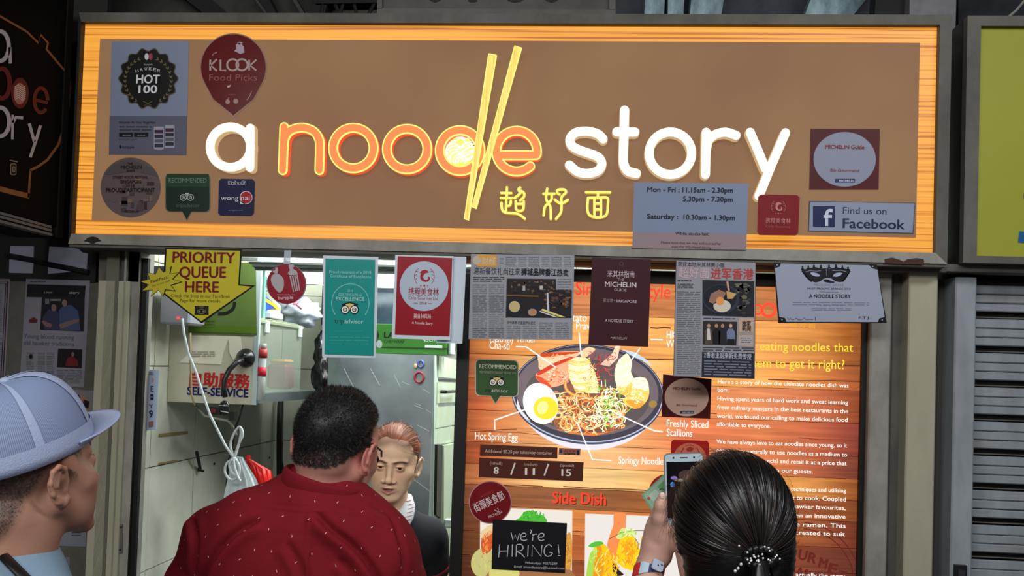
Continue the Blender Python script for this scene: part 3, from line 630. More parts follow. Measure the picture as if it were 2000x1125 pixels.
# grain figures and joints
for x0, y0, x1, y1, w in ((917, 690, 1680, 716, 1.6), (918, 843, 1010, 838, 1.5), (918, 838, 1060, 850, 1.2), (1500, 741, 1688, 746, 2.5), (1160, 634, 1230, 634, 2.5), (1270, 640, 1310, 641, 3), (917, 945, 1060, 950, 2), (1100, 950, 1290, 960, 2), (917, 1037, 940, 1037, 2), (918, 1083, 940, 1084, 2), (1100, 1037, 1140, 1039, 2),
                         (1570, 983, 1686, 986, 1.5), (1545, 1068, 1686, 1075, 2.5), (1560, 1030, 1686, 1033, 1.2), (1330, 806, 1400, 808, 2), (1560, 855, 1686, 862, 1.4)):
    a.line([(x0, y0), ((x0*2+x1)/3, y0+(y1-y0)*.33+1), ((x0+x1*2)/3, y0+(y1-y0)*.66-1), (x1, y1)], w, GR, 0, 'grain_line')
a.poly([(915, 1105), (950, 1105), (950, 1106), (915, 1107)], GR, 0, 'grain_line')
W = (255, 252, 244); RDT = (255, 62, 40); YT = (255, 226, 60); YT2 = (242, 176, 32)
def txt(b_, p0, p1, h, c=W, bold=.006, L=3): a.text(b_, p0, p1, h, c, L, bold)
txt('Singapore-style ramen', (1124, 576), (1396, 586), 27, RDT, .01)
a.ring(1480, 605, 8, 9, 3, (255, 70, 40), 3); a.ring(1501, 606, 13, 12, 6, (255, 80, 50), 3)
txt('超 好 面', (1543, 637), (1592, 640), 11, (240, 170, 40), .01)
txt('Meltingly Tender', (957, 668), (1047, 669), 15); txt('Cha-su', (956, 681), (995, 683), 15)
txt('Sweet Potato', (1052, 627), (1146, 628), 15); txt('& Prawn', (1110, 643), (1164, 644), 15)
txt('HK-Style', (1302, 661), (1350, 662), 15); txt('Wanton', (1301, 678), (1350, 679), 15)
txt('Hot Spring Egg', (928, 858), (1011, 861), 14); txt('Freshly Sliced', (1302, 833), (1383, 836), 14); txt('Scallions', (1302, 851), (1352, 853), 14); txt('Springy Noodles', (1208, 905), (1300, 908), 14)
txt('Side Dish', (1079, 982), (1183, 986), 22, RDT, .02)
a.text('Side Dish', (1081, 984), (1185, 988), 22, (100, 40, 20), 2, .02)
txt('eating noodles that', (1484, 684), (1666, 687), 17, YT, .0); txt('them to get it right?', (1458, 717), (1649, 721), 18, YT, .0)
T = [("Here's a story of how the ultimate noodles dish was", 749, 1657, 757), ('born:', 765, 1424, 766), ('Having spent years of hard work and sweat learning', 782, 1656, 790), ('from culinary masters in the best restaurants in the', 799, 1656, 807), ('world, we found our calling to make delicious food', 816, 1655, 824),
     ('affordable to everyone.', 832, 1505, 836), ('We have always love to eat noodles since young, so it', 866, 1654, 874), ('comes very naturally to use noodles as a medium to', 883, 1654, 892), ('create something special and retail it at a price that', 900, 1653, 909), ('gives the best value to our guests.', 917, 1587, 925),
     ('We combined modern culinary techniques and utilising', 954, 1652, 962), ('food knowledge and science to cook. Coupled', 970, 1652, 979), ('with inspiration from local hawker favourites,', 987, 1651, 996), ('our noodles have been given an innovative', 1005, 1651, 1013), ('twist of Singapore-style ramen. This', 1022, 1651, 1031), ('bowl has been specially created to suit', 1038, 1650, 1047)]
x_l = 1402
for s_, y, xr, yr in T: txt(s_, (x_l, y), (xr, yr), 8.2, W, .006); x_l -= .45
txt('Singaporean taste. Interested?', (1396, 1091), (1546, 1095), 8.2, W, .004); txt('What we set out to make is actually the story', (1394, 1120), (1650, 1129), 8.2, W, .004)
# circular stamp print at the lower right
ST = (96, 32, 24)
for i in range(2): a.ring(1560, 1140, 108+i*12, 108+i*12, 2, ST, 1, 5, 85, 24)
for ch, x, y in zip('GOURMET', (1520, 1546, 1566, 1585, 1606, 1625, 1642), (1072, 1086, 1091, 1097, 1107, 1118, 1132)): a.text(ch, (x-8, y), (x+7, y+4), 20, ST, 1, .05)
for ch, x, y in zip('QUALITY', (1516, 1542, 1560, 1578, 1596, 1612, 1628), (1108, 1120, 1124, 1130, 1138, 1148, 1158)): a.text(ch, (x-8, y), (x+7, y+4), 19, ST, 1, .05)
a.done()
# the photographed bowl, a flat print
a = Art(P, t, .0012, emit=1.25, rough=.4)
def rot_ell(cx, cy, rx, ry, th, n=60, a0=0, a1=360):
    c, s = math.cos(math.radians(th)), math.sin(math.radians(th)); o = []
    for i in range(n): q = math.radians(a0+(a1-a0)*i/(n-(0 if a1-a0 == 360 else 1))); x, y = rx*math.cos(q), ry*math.sin(q); o.append((cx+x*c-y*s, cy+x*s+y*c))
    return o
body = rot_ell(1148, 778, 136, 101, 3, 40, 0, 180)
a.poly(body, (212, 206, 216), 0, 'bowl_print'); a.poly(rot_ell(1148, 770, 149, 98, 3), (62, 66, 88), 1, 'bowl_print'); a.poly(rot_ell(1148, 769, 147, 95, 3), (168, 176, 196), 2, 'bowl_print')
a.poly(rot_ell(1148, 768, 145.5, 93.5, 3), (58, 54, 66), 3, 'bowl_print'); a.poly(rot_ell(1147, 765, 139, 86, 3), (104, 92, 96), 4, 'bowl_print'); a.poly(rot_ell(1147, 774, 122, 72, 3), (84, 74, 74), 5, 'bowl_print')
a.poly([(1215, 682), (1240, 688), (1262, 702), (1276, 716), (1258, 706), (1232, 694)], (190, 204, 214), 5, 'bowl_print'); a.poly([(1010, 778), (1018, 800), (1036, 822), (1024, 816), (1010, 798)], (206, 204, 206), 5, 'bowl_print')
a.poly([(1215, 650), (1208, 662), (1196, 690), (1172, 712), (1190, 716), (1206, 700), (1212, 672), (1218, 650)][::-1], (255, 206, 176), 5)
R_ = random.Random(3)
# noodles
NC = [(255, 196, 120), (250, 170, 92), (255, 214, 150), (236, 140, 66), (255, 228, 180), (214, 110, 46)]
a.poly([(1078, 800), (1090, 780), (1110, 750), (1150, 742), (1200, 760), (1222, 790), (1222, 822), (1205, 840), (1160, 852), (1110, 846), (1084, 832)], (206, 112, 50), 5, 'noodle_print')
for i in range(120):
    cx, cy = R_.uniform(1082, 1215), R_.uniform(768, 842)
    if ((cx-1148)/74)**2+((cy-800)/46)**2 > 1: continue
    a0 = R_.uniform(0, 360); a.ring(cx, cy, R_.uniform(7, 20), R_.uniform(5, 14), 2.0, R_.choice(NC), 6+i//30, a0, a0+R_.uniform(120, 300), 10, 'noodle_print')
# braised pork
a.sp([(1051, 694), (1062, 690), (1095, 687), (1128, 686), (1130, 694), (1088, 712), (1056, 722), (1052, 708)], (255, 190, 150), 6); a.sp([(1060, 690), (1126, 687), (1120, 691), (1062, 698)], (196, 72, 30), 7)
a.sp([(1046, 733), (1060, 722), (1090, 708), (1118, 698), (1122, 702), (1116, 722), (1110, 742), (1096, 752), (1074, 756), (1056, 748)], (250, 160, 120), 8); a.sp([(1050, 728), (1080, 710), (1116, 697), (1116, 702), (1084, 716), (1056, 732)], (196, 54, 26), 9); a.sp([(1046, 734), (1060, 752), (1078, 758), (1070, 746), (1060, 738)], (206, 70, 34), 9)
for i in range(44):
    x, y = R_.uniform(1058, 1112), R_.uniform(706, 750)
    if y < 762-(x-1046)*.62-8: continue
    a.ell(x, y, R_.uniform(1, 3), R_.uniform(.8, 2), R_.choice([(255, 220, 190), (226, 110, 70), (196, 70, 36)]), 9, 8)
# egg
a.sp(rot_ell(1056, 788, 33, 41, -22), (255, 255, 252), 9); a.sp(rot_ell(1066, 797, 24, 22, 0), (255, 206, 40), 10); a.sp(rot_ell(1060, 796, 10, 13, 20), (255, 236, 140), 11)
# prawn in potato threads
a.sp([(1134, 688), (1148, 678), (1160, 680), (1162, 684), (1150, 694), (1138, 700)], (255, 196, 150), 9)
a.sp([(1112, 702), (1125, 698), (1146, 700), (1158, 718), (1166, 742), (1168, 764), (1150, 768), (1130, 762), (1116, 748), (1110, 725)], (255, 232, 160), 8)
for i in range(26):
    y = 700+i*2.5; a.line([(1112+max(0, (i-12))*.8, y), (1128, y+5), (1144, y+3), (1152+i*.6, y-1)], 1.4, R_.choice([(255, 244, 190), (250, 206, 110), (255, 250, 220), (240, 186, 80)]), 9)
for i in range(16): a.ring(R_.uniform(1146, 1166), R_.uniform(748, 764), 5, 4, 1.4, R_.choice([(250, 210, 120), (226, 160, 70), (255, 240, 190)]), 10, 0, 300, 8)
a.line(arc(1136, 752, 32, 165, 290, 14, 22), 6, (214, 122, 50), 9); a.line(arc(1136, 752, 32, 165, 290, 14, 22), 2, (250, 190, 110), 10)
# chilli threads
for i in range(34):
    x, y = R_.uniform(1146, 1196), R_.uniform(692, 740); a.ring(x, y, R_.uniform(5, 12), R_.uniform(4, 9), 1., R_.choice([(196, 40, 34), (224, 70, 60), (150, 26, 30)]), 11, (q := R_.uniform(0, 360)), q+150, 8)
# dumplings
a.sp([(1200, 730), (1206, 708), (1218, 694), (1226, 692), (1234, 708), (1232, 726), (1238, 742), (1228, 756), (1212, 764), (1204, 752)], (255, 246, 196), 9)
a.sp([(1204, 752), (1220, 756), (1236, 744), (1240, 754), (1228, 772), (1210, 768)], (244, 176, 80), 9); a.sp([(1232, 748), (1240, 740), (1252, 738), (1262, 740), (1268, 764), (1262, 784), (1244, 798), (1224, 792), (1216, 780), (1230, 770)], (250, 196, 96), 10)
a.sp([(1234, 742), (1250, 736), (1264, 744), (1266, 762), (1252, 760), (1240, 758)], (255, 246, 200), 11); a.sp([(1222, 784), (1240, 780), (1258, 786), (1244, 798)], (232, 150, 50), 11); a.ell(1275, 789, 8, 7, (150, 120, 60), 6)
# texture of the fried and steamed pieces
def daub(cx, cy, rx, ry, n, cols, L, w=1.3, l=7):
    for i in range(n):
        q, r_ = R_.uniform(0, 6.28), math.sqrt(R_.uniform(0, 1)); x, y = cx+rx*r_*math.cos(q), cy+ry*r_*math.sin(q); th = R_.uniform(-.6, 1.2)
        a.line([(x, y), (x+l*.5*math.cos(th), y-l*.5*math.sin(th)+1), (x+l*math.cos(th), y-l*math.sin(th))], w, R_.choice(cols), L, 'food_texture')
daub(1216, 720, 14, 24, 40, [(255, 255, 236), (255, 246, 206), (250, 226, 150)], 12); daub(1244, 770, 18, 20, 46, [(255, 240, 190), (250, 206, 110), (240, 176, 66), (255, 252, 226)], 12); daub(1218, 762, 14, 10, 20, [(240, 176, 66), (250, 206, 110)], 12)
daub(1082, 734, 24, 14, 60, [(255, 206, 170), (236, 130, 84), (206, 84, 44), (255, 226, 200)], 12, 1.2, 5); daub(1092, 700, 30, 8, 30, [(255, 216, 186), (226, 110, 66), (255, 190, 150)], 12, 1.1, 5)
daub(1140, 735, 24, 28, 60, [(255, 250, 214), (252, 222, 140), (240, 190, 90), (255, 240, 180)], 12, 1.2, 9)
# scallions
for i in range(150):
    cx, cy = R_.gauss(1186, 17), R_.gauss(800, 26)
    if cy > 846 or cy < 752 or cx > 1222: continue
    th = R_.uniform(0, math.pi); l = R_.uniform(6, 16); a.line([(cx, cy), (cx+l*math.cos(th)*.6, cy-l*.5*math.sin(th)-1), (cx+l*math.cos(th), cy-l*math.sin(th))], 1.5, R_.choice([(232, 255, 190), (206, 240, 140), (150, 214, 70), (250, 255, 236), (250, 255, 236), (110, 180, 50)]), 11+i % 4, 'scallion_print')
# leader lines
for L_ in ([(1008, 677), (1028, 677.5), (1085, 717)], [(1131, 650), (1135, 694)], [(1271, 663), (1294, 663.5)], [(1250, 680), (1231, 706)], [(1028, 799), (967, 820), (967, 839)], [(1200, 806), (1277, 841), (1294, 843)], [(1127, 824), (1157, 897), (1194, 899)]):
    a.line(L_, 2.2, (255, 255, 250), 18, 'leader_line')
# side dish photographs
a.done(); a = Art(P, t, .0012, emit=.95, rough=.4)
def photo(q, c, L=2): a.poly(q, c, L, 'photo_print')
photo([(938, 990), (1118, 997), (1114, 1400), (936, 1400)], (232, 224, 214)); photo([(1143, 1003), (1340, 1010), (1336, 1400), (1139, 1400)], (232, 226, 220))
a.sp([(1016, 1010), (1024, 1000), (1034, 997), (1046, 1004), (1060, 1006), (1066, 1020), (1010, 1018)], (70, 180, 50), 4); a.sp([(940, 1055), (950, 1040), (962, 1038), (962, 1070), (944, 1082)], (206, 92, 40), 4); a.ell(946, 1100, 26, 30, (196, 190, 120), 3); a.sp([(938, 1040), (960, 1024), (962, 1040), (944, 1052)], (226, 200, 150), 4)
a.sp([(1104, 1050), (1116, 1044), (1115, 1110), (1100, 1100)], (214, 150, 60), 4); a.sp([(960, 1110), (1114, 1112), (1113, 1200), (960, 1200)], (160, 110, 70), 4); a.ell(985, 1120, 30, 18, (214, 206, 120), 5)
a.sp([(1200, 1003), (1222, 1004), (1222, 1030), (1232, 1060), (1216, 1090), (1196, 1092), (1186, 1066), (1192, 1042), (1198, 1024)], (244, 140, 80), 4)
a.sp([(1162, 1068), (1172, 1060), (1184, 1066), (1196, 1090), (1212, 1120), (1214, 1200), (1150, 1200), (1142, 1150), (1150, 1100)], (250, 196, 20), 5); a.sp([(1150, 1090), (1160, 1080), (1156, 1160), (1142, 1160)], (170, 214, 80), 6); a.sp([(1164, 1072), (1172, 1064), (1180, 1100), (1170, 1160), (1156, 1150)], (232, 150, 20), 6)
a.sp([(1214, 1046), (1224, 1038), (1236, 1044), (1246, 1066), (1256, 1086), (1246, 1110), (1226, 1112), (1206, 1098), (1204, 1080)], (255, 206, 20), 6); a.sp([(1222, 1060), (1236, 1062), (1240, 1092), (1222, 1096)], (244, 160, 10), 7)
a.sp([(1149, 1066), (1160, 1058), (1174, 1057), (1178, 1062), (1160, 1068)], (84, 190, 60), 8); a.sp([(1204, 1050), (1208, 1040), (1216, 1030), (1222, 1034), (1236, 1034), (1244, 1044), (1226, 1042), (1212, 1052)], (206, 232, 130), 8); a.sp([(1196, 1096), (1206, 1110), (1218, 1122), (1200, 1122)], (40, 30, 26), 8)
R_ = random.Random(4)
def daub2(cx, cy, rx, ry, n, cols, L, w=2., l=9):
    for i in range(n):
        q, r_ = R_.uniform(0, 6.28), math.sqrt(R_.uniform(0, 1)); x, y = cx+rx*r_*math.cos(q), cy+ry*r_*math.sin(q); th = R_.uniform(.6, 2.2)
        a.line([(x, y), (x+l*.5*math.cos(th)+1, y-l*.5*math.sin(th)), (x+l*math.cos(th), y-l*math.sin(th))], w, R_.choice(cols), L, 'food_texture')
YC_ = [(255, 214, 40), (250, 190, 30), (240, 166, 40), (255, 232, 120), (226, 150, 40)]
daub2(1182, 1120, 26, 44, 110, YC_, 9); daub2(1228, 1082, 20, 26, 80, YC_, 9); daub2(1224, 1044, 16, 8, 24, [(206, 232, 130), (236, 246, 190), (150, 200, 70)], 10, 1.5, 7); daub2(1160, 1100, 10, 26, 24, [(170, 214, 80), (206, 230, 130)], 9)
daub2(1040, 1008, 22, 7, 40, [(60, 170, 50), (110, 206, 80), (40, 140, 40)], 10, 1.6, 6); daub2(950, 1062, 9, 18, 26, [(226, 110, 50), (190, 70, 36), (240, 160, 90)], 10, 1.6, 6); daub2(1109, 1080, 5, 28, 26, [(226, 170, 80), (190, 120, 50)], 10, 1.6, 6); daub2(948, 1100, 12, 18, 20, [(206, 200, 130), (180, 170, 96)], 10, 1.6, 7)
a.sp([(1252, 1052), (1262, 1036), (1268, 1036), (1266, 1060), (1256, 1078)], (250, 190, 20), 6); a.line([(1190, 1052), (1212, 1040), (1240, 1036), (1262, 1036)], 1, (70, 60, 50), 9); a.line([(1240, 1050), (1246, 1060), (1246, 1072)], 1.2, (30, 30, 60), 9)
a.done()

# ---- things stuck on the menu board
def owl(a, cx, cy, r, big=True, mono=None):
    dk = (20, 26, 30) if not mono else mono; wt = (236, 232, 224) if not mono else (30, 48, 36)
    if not mono: a.poly([(cx-1.9*r, cy-1.3*r), (cx-1.1*r, cy-1.5*r), (cx, cy-1.75*r), (cx+1.1*r, cy-1.5*r), (cx+1.9*r, cy-1.3*r), (cx+1.6*r, cy-.6*r), (cx, cy+.2*r), (cx-1.6*r, cy-.6*r)], dk, 3, 'emblem'); a.poly([(cx-1.0*r, cy-1.2*r), (cx, cy-1.45*r), (cx+1.0*r, cy-1.2*r), (cx, cy+.1*r)], (222, 196, 110), 4, 'emblem')
    else: a.poly([(cx-.7*r, cy-1.2*r), (cx, cy-1.4*r), (cx+.7*r, cy-1.2*r), (cx, cy-.5*r)], dk, 3, 'emblem')
    for s in (-1, 1):
        x = cx+s*1.05*r; a.ell(x, cy, r, r, dk, 5, 28, 'emblem'); a.ell(x, cy, r*.8, r*.8, wt, 6, 28, 'emblem'); a.ell(x, cy, r*.48, r*.48, dk, 7, 24, 'emblem'); a.ell(x, cy, r*.3, r*.3, wt, 8, 20, 'emblem'); a.ell(x, cy, r*.13, r*.13, (190, 40, 40) if (s < 0 and not mono) else dk, 9, 12, 'emblem')
def bubble(q, tail, name, label, Y, col, rim, sl):
    x0, y0, x1, y1 = q; pts = []
    r = 9
    for cx, cy, a0 in ((x1-r, y0+r, 0), (x0+r, y0+r, 90), (x0+r, y1-r, 180)):
        pts += [(cx+r*math.cos(math.radians(a0+90*i/5)), cy-r*math.sin(math.radians(a0+90*i/5))) for i in range(6)]
    pts += tail; pts += [(x1-r+r*math.cos(math.radians(270+90*i/5)), y1-r-r*math.sin(math.radians(270+90*i/5))) for i in range(6)]
    pts = [(x, y+sl*(x-x0)) for x, y in pts]; mx, my = (x0+x1)/2, (y0+y1)/2
    t_, P_ = sheet(name, label, 'sticker', pts, Y, rim)
    a_ = Art(P_, t_, .0008); a_.poly([(mx+(x-mx)*.955, my+(y-my)*.955) for x, y in pts], col, 1, 'printed_panel'); return t_, a_
YS = YM-.0075
t, a = bubble((928, 701, 1013, 773), [(958, 773), (968, 789), (977, 773)], 'recommendation_sticker', 'green speech-bubble sticker with round owl eyes on the menu board, left of the noodle bowl', YS, (58, 88, 52), (190, 190, 176), .03)
a.text('RECOMMENDED', (936, 719), (1008, 721), 7.5, (214, 216, 200), 3, .02); a.line([(936, 725), (1008, 727)], .8, (150, 160, 140), 3); a.text("THE WORLD'S LARGEST TRAVEL SITE", (936, 729), (1008, 731), 3, (170, 176, 160), 3)
owl(a, 970.5, 747, 7.3); a.text('trip', (947, 765), (959, 765.6), 7, (30, 36, 30), 3); a.text('advisor', (960, 765.6), (992, 767), 7, (200, 204, 190), 3); a.done()
def bib(quad, name, label, Y, cx, cy, rx, ry, lit=False, group=None):
    t_, P_ = sheet(name, label, 'sticker', quad, Y, (74, 16, 20)); a_ = Art(P_, t_, .0008); wh = (132, 136, 154) if not lit else (214, 176, 160)
    a_.ell(cx, cy, rx, ry, wh, 1, 48, 'printed_disc'); k = rx/61.
    a_.text('MICHELIN Guide', (cx-38*k, cy-21*k), (cx+38*k, cy-20*k), 7.5*k, (120, 30, 40), 3, .03); a_.text('Bib Gourmand', (cx-28*k, cy+24*k), (cx+28*k, cy+25*k), 6*k, (130, 60, 70), 3, .01)
    a_.rect(cx-19*k, cy+38*k, cx+20*k, cy+45*k, (40, 52, 84), 3); a_.text('MICHELIN', (cx-11*k, cy+44*k), (cx+18*k, cy+44*k), 4*k, (190, 196, 214), 4, .03); a_.done(); return t_
bib([(1295, 731), (1390, 740), (1387, 818), (1292, 814)], 'award_sticker', 'dark red square sticker on the menu board, under the tall newspaper page', YS, 1341, 776, 43, 37, True)
t, P_ = sheet('award_sticker', 'red rounded sticker with orange disc on the menu board, behind the phone', 'sticker', [(1315, 859), (1381, 861), (1385, 866), (1384, 930), (1380, 934), (1312, 932), (1309, 928), (1311, 863)], YS, (164, 26, 22))
a = Art(P_, t, .0008, emit=.3); a.ell(1347, 898, 33, 33, (226, 116, 84), 1); a.poly([(1340, 876), (1348, 872), (1356, 876), (1350, 882), (1342, 882)], (180, 40, 30), 2, 'emblem'); a.line(arc(1347, 886, 17, 60, 120, 8), 1.5, (180, 40, 30), 2); a.line([(1336, 874), (1332, 880), (1330, 884)], 2, (180, 40, 30), 2); a.line([(1360, 874), (1364, 880), (1366, 884)], 2, (180, 40, 30), 2); a.done()
t, P_ = sheet('charge_notice', 'dark brown strip about the takeaway container charge on the menu board', 'notice', [(938, 868), (1089, 874), (1088.5, 895.5), (937, 890)], YS, (86, 44, 34)); a = Art(P_, t); a.text('Additional $0.20 per takeaway container', (947, 884), (1079, 888), 6.5, (214, 190, 176), 2); a.done()
t, P_ = sheet('small_notice', 'tiny grey social media notice right of the takeaway charge strip', 'notice', [(1092, 875), (1134, 876.5), (1133, 889.5), (1091, 888)], YS, (150, 104, 88)); a = Art(P_, t); a.text('LIKE US ON', (1101, 882), (1124, 883), 4, (170, 40, 40), 2, .04); a.text('FACEBOOK', (1101, 888), (1124, 888.5), 4, (40, 40, 60), 2, .04); a.rect(1093, 878, 1098, 884, (50, 50, 90), 2); a.rect(1127, 879, 1131, 888, (40, 36, 46), 2); a.done()
t, P_ = sheet('price_notice', 'dark brown strip with the three bowl prices on the menu board', 'notice', [(936, 894), (1140, 903), (1138, 940.5), (935, 932)], YS, (82, 40, 32)); a = Art(P_, t)
for s_, x, n_, w_ in (('(small)', 969, '8', 9), ('(medium)', 1035, '11', 18), ('(special)', 1106, '15', 18)):
    yy = 907+(x-969)*.03; a.text(s_, (x-12, yy), (x+12+(3 if x > 1000 else 0), yy+.7), 5.5, (206, 176, 160), 2); a.text(n_, (x-w_/2, yy+18), (x+w_/2, yy+18.5), 13, (236, 224, 214), 2, .03)
for x in (1002, 1067): a.line([(x+4, 904+(x-1002)*.03), (x-4, 927+(x-1002)*.03)], 3, (232, 220, 210), 2)
a.done()
t, P_ = sheet('festival_sticker', 'round dark red sticker with tilted white Chinese characters left of the chalkboard notice', 'sticker', circ(957.5, 981, 42), YS, (190, 140, 140)); a = Art(P_, t); a.ell(957.5, 981, 40, 40, (118, 20, 28), 1, 44, 'printed_disc')
a.text('新加坡特别', (940, 973), (965, 961), 4.5, (170, 60, 60), 2); a.text('街頭美食節', (929, 1000), (987, 973), 14, (226, 206, 206), 2, .01); a.text('MICHELIN', (955, 1012), (981, 1002), 5, (206, 180, 180), 2, .02); a.line([(966, 996), (974, 1000), (972, 992)], 2, (206, 180, 180), 2); a.done()
sheet('award_sticker', 'round red sticker mostly hidden behind the hand with the banknote', 'sticker', circ(1303, 962, 36), YS, (164, 26, 30))
t, P_ = sheet('chalkboard_notice', 'black chalkboard-style hiring notice taped on the menu board, bottom centre', 'notice', [(962.5, 1014.5), (1107.5, 1022), (1103.5, 1120), (960, 1112)], YS-.002, (24, 24, 28), rough=.5); a = Art(P_, t, rough=.6)
CH = (206, 206, 210)
def chalk(ss, w): 
    for s_ in ss: a.line(s_ if len(s_) < 4 else smoothp(s_, 4), w, CH, 2, 'chalk_lettering')
Z = lambda x, y: (900+x*.2534, 840+y*.2534)
for s_ in ([(388, 790), (402, 848), (420, 805), (436, 850), (452, 795)], [(462, 825), (496, 818), (502, 800), (482, 793), (462, 812), (466, 842), (492, 850), (512, 840)], [(536, 768), (546, 775), (536, 798)], [(556, 800), (553, 852)], [(554, 822), (566, 802), (590, 800)], [(598, 828), (634, 822), (640, 800), (618, 795), (598, 815), (602, 842), (622, 852), (644, 842)],
           [(300, 880), (292, 980)], [(366, 885), (358, 975)], [(296, 932), (362, 930)], [(398, 880), (396, 975)], [(430, 885), (426, 975)], [(430, 882), (462, 880), (480, 900), (470, 925), (430, 935), (462, 950), (492, 980)], [(520, 885), (516, 975)], [(548, 975), (552, 885), (620, 975), (626, 885)],
           [(704, 900), (680, 882), (652, 900), (642, 940), (660, 970), (690, 968), (706, 945), (680, 942)], [(750, 880), (757, 950)], [(750, 966), (768, 968)]):
    q = [Z(*p) for p in s_]; a.line(smoothp(q, 4) if len(q) > 3 and s_[0] not in ((388, 790), (548, 975)) else q, 1.7, CH, 2, 'chalk_lettering')
a.text('WhatsApp: 90276289', (1025, 1101), (1088, 1103), 4.4, (190, 190, 196), 2, .01, shear=.15); a.text('Email: anoodlestory@hotmail.com', (1004, 1108.5), (1102, 1112), 4.4, (190, 190, 196), 2, .01, shear=.15); a.done()
# ---------------------------------------------------------------- stickers on the light box face
YF = -.0012; INK = (22, 24, 30)
def leafring(a, cx, cy, rx, ry, col, L=3, n=11, s=5.5):
    for sd in (-1, 1):
        for i in range(n):
            q = math.radians(-62+i*124/(n-1)); x, y = cx+sd*rx*math.cos(q), cy-ry*math.sin(q); ux, uy = -sd*math.sin(q), -math.cos(q); vx, vy = sd*math.cos(q), -math.sin(q)
            for o_ in (-1, 1): a.poly([(x, y), (x+s*(.5*ux+o_*.45*vx), y+s*(.5*uy+o_*.45*vy)), (x+s*(1.15*ux+o_*.5*vx), y+s*(1.15*uy+o_*.5*vy)), (x+s*.6*ux, y+s*.6*uy)], col, L, 'emblem')
def cutlery(a, cx, cy, k, col, L=3):
    """spoon and fork emblem, k = unit"""
    a.poly([(cx-5.4*k+2.6*k*math.cos(q)*(1-.12*math.sin(q)), cy+3.0*k*math.sin(q)) for q in [i*math.pi/12 for i in range(24)]], col, L, 'emblem')
    a.poly([(cx-6.2*k, cy-2.4*k), (cx-6.0*k, cy-4.6*k), (cx-4.3*k, cy-4.8*k), (cx-4.4*k, cy-2.4*k)], col, L, 'emblem')
    a.poly([(cx+.3*k, cy-3*k), (cx+.2*k, cy-1.6*k), (cx+1.3*k, cy-.4*k), (cx+3.4*k, cy-.6*k), (cx+4.0*k, cy-2*k), (cx+3.5*k, cy-3*k), (cx+2.3*k, cy-3.6*k), (cx+2.1*k, cy-4.9*k), (cx+.5*k, cy-4.9*k), (cx+1.0*k, cy-3.6*k)], col, L, 'emblem')
    for j in range(4): a.poly([(cx+(1.2+j*.75)*k, cy-.7*k), (cx+(1.65+j*.75)*k, cy-.7*k), (cx+(2.2+j*.62)*k, cy+3.4*k), (cx+(1.9+j*.62)*k, cy+3.4*k)], col, L, 'emblem')
t, P = sheet('award_poster', 'grey blue poster with a scalloped black medal reading hot 100, top left of the sign', 'poster', [(218, 81), (369, 80), (364, 303), (213, 302)], YF, (124, 134, 158))
a = Art(P, t); a.poly([(214.5, 226.5), (366, 226.5), (364, 303), (213, 302)], (92, 94, 112), 1)
sc = [(290+(56+3.2*math.cos(14*q))*math.cos(q), 153.5+(57.5+3.2*math.cos(14*q))*math.sin(q)) for q in [i*2*math.pi/168 for i in range(168)]]
a.poly(sc, (92, 84, 60), 1); a.poly([(290+(x-290)*.965, 153.5+(y-153.5)*.965) for x, y in sc], (20, 19, 19), 2)
leafring(a, 290, 158, 45, 46, (108, 98, 66), 3, 12, 6); a.line([(280, 198), (296, 206)], 1, (108, 98, 66), 3); a.line([(298, 198), (282, 207)], 1, (108, 98, 66), 3)
a.ell(287, 111, 4, 6.5, (200, 200, 206), 3); a.ell(295, 111, 4, 6.5, (150, 60, 80), 3); a.text('burpple', (282, 128), (299, 128), 4, (170, 170, 174), 3)
for ch, x, y, r in zip('HAWKER', (269, 277, 285.5, 294, 302, 310), (142, 139.5, 138, 138, 139.5, 141.5), (0,)*6): a.text(ch, (x-2.9, y+(.8 if x < 290 else -.8)*(abs(x-290)/20)), (x+2.9, y-(.8 if x < 290 else -.8)*(abs(x-290)/20)), 6, (196, 196, 200), 3, .01)
a.text('HOT', (267, 163), (312, 163), 16, (214, 216, 222), 3, .03); a.text('100', (271.5, 182), (307, 182), 14.5, (214, 216, 222), 3, .03)
a.text('Discover At Your Fingertips', (233, 241.5), (304, 241.5), 4.5, INK, 2, .02); a.lines(234, 249, 296, 255, 2, 2.2, (52, 52, 66), 2)
a.rrect(233, 259, 260, 268, 1.5, (24, 24, 30), 2); a.rrect(262, 259, 290, 268, 1.5, (24, 24, 30), 2); a.lines(240, 265.5, 257, 265.5, 1, 2, (110, 112, 126), 3); a.lines(269, 265.5, 286, 265.5, 1, 2, (110, 112, 126), 3); a.text('burpple.com', (233, 274), (268, 274), 3, INK, 2); a.text('burpple', (240, 290), (262, 290), 5, INK, 2, .02); a.ell(235.5, 287, 2.4, 3.6, INK, 2)
for x0, yy in ((301, 248), (322, 245)):
    a.rrect(x0, yy, x0+19.5, yy+44, 2, (156, 158, 172), 2)
    for k, c in enumerate(((70, 40, 60), (50, 50, 62), (86, 88, 100), (50, 50, 62))): a.rect(x0+1.5, yy+6+k*9, x0+18, yy+13+k*9, c, 3)
a.done()
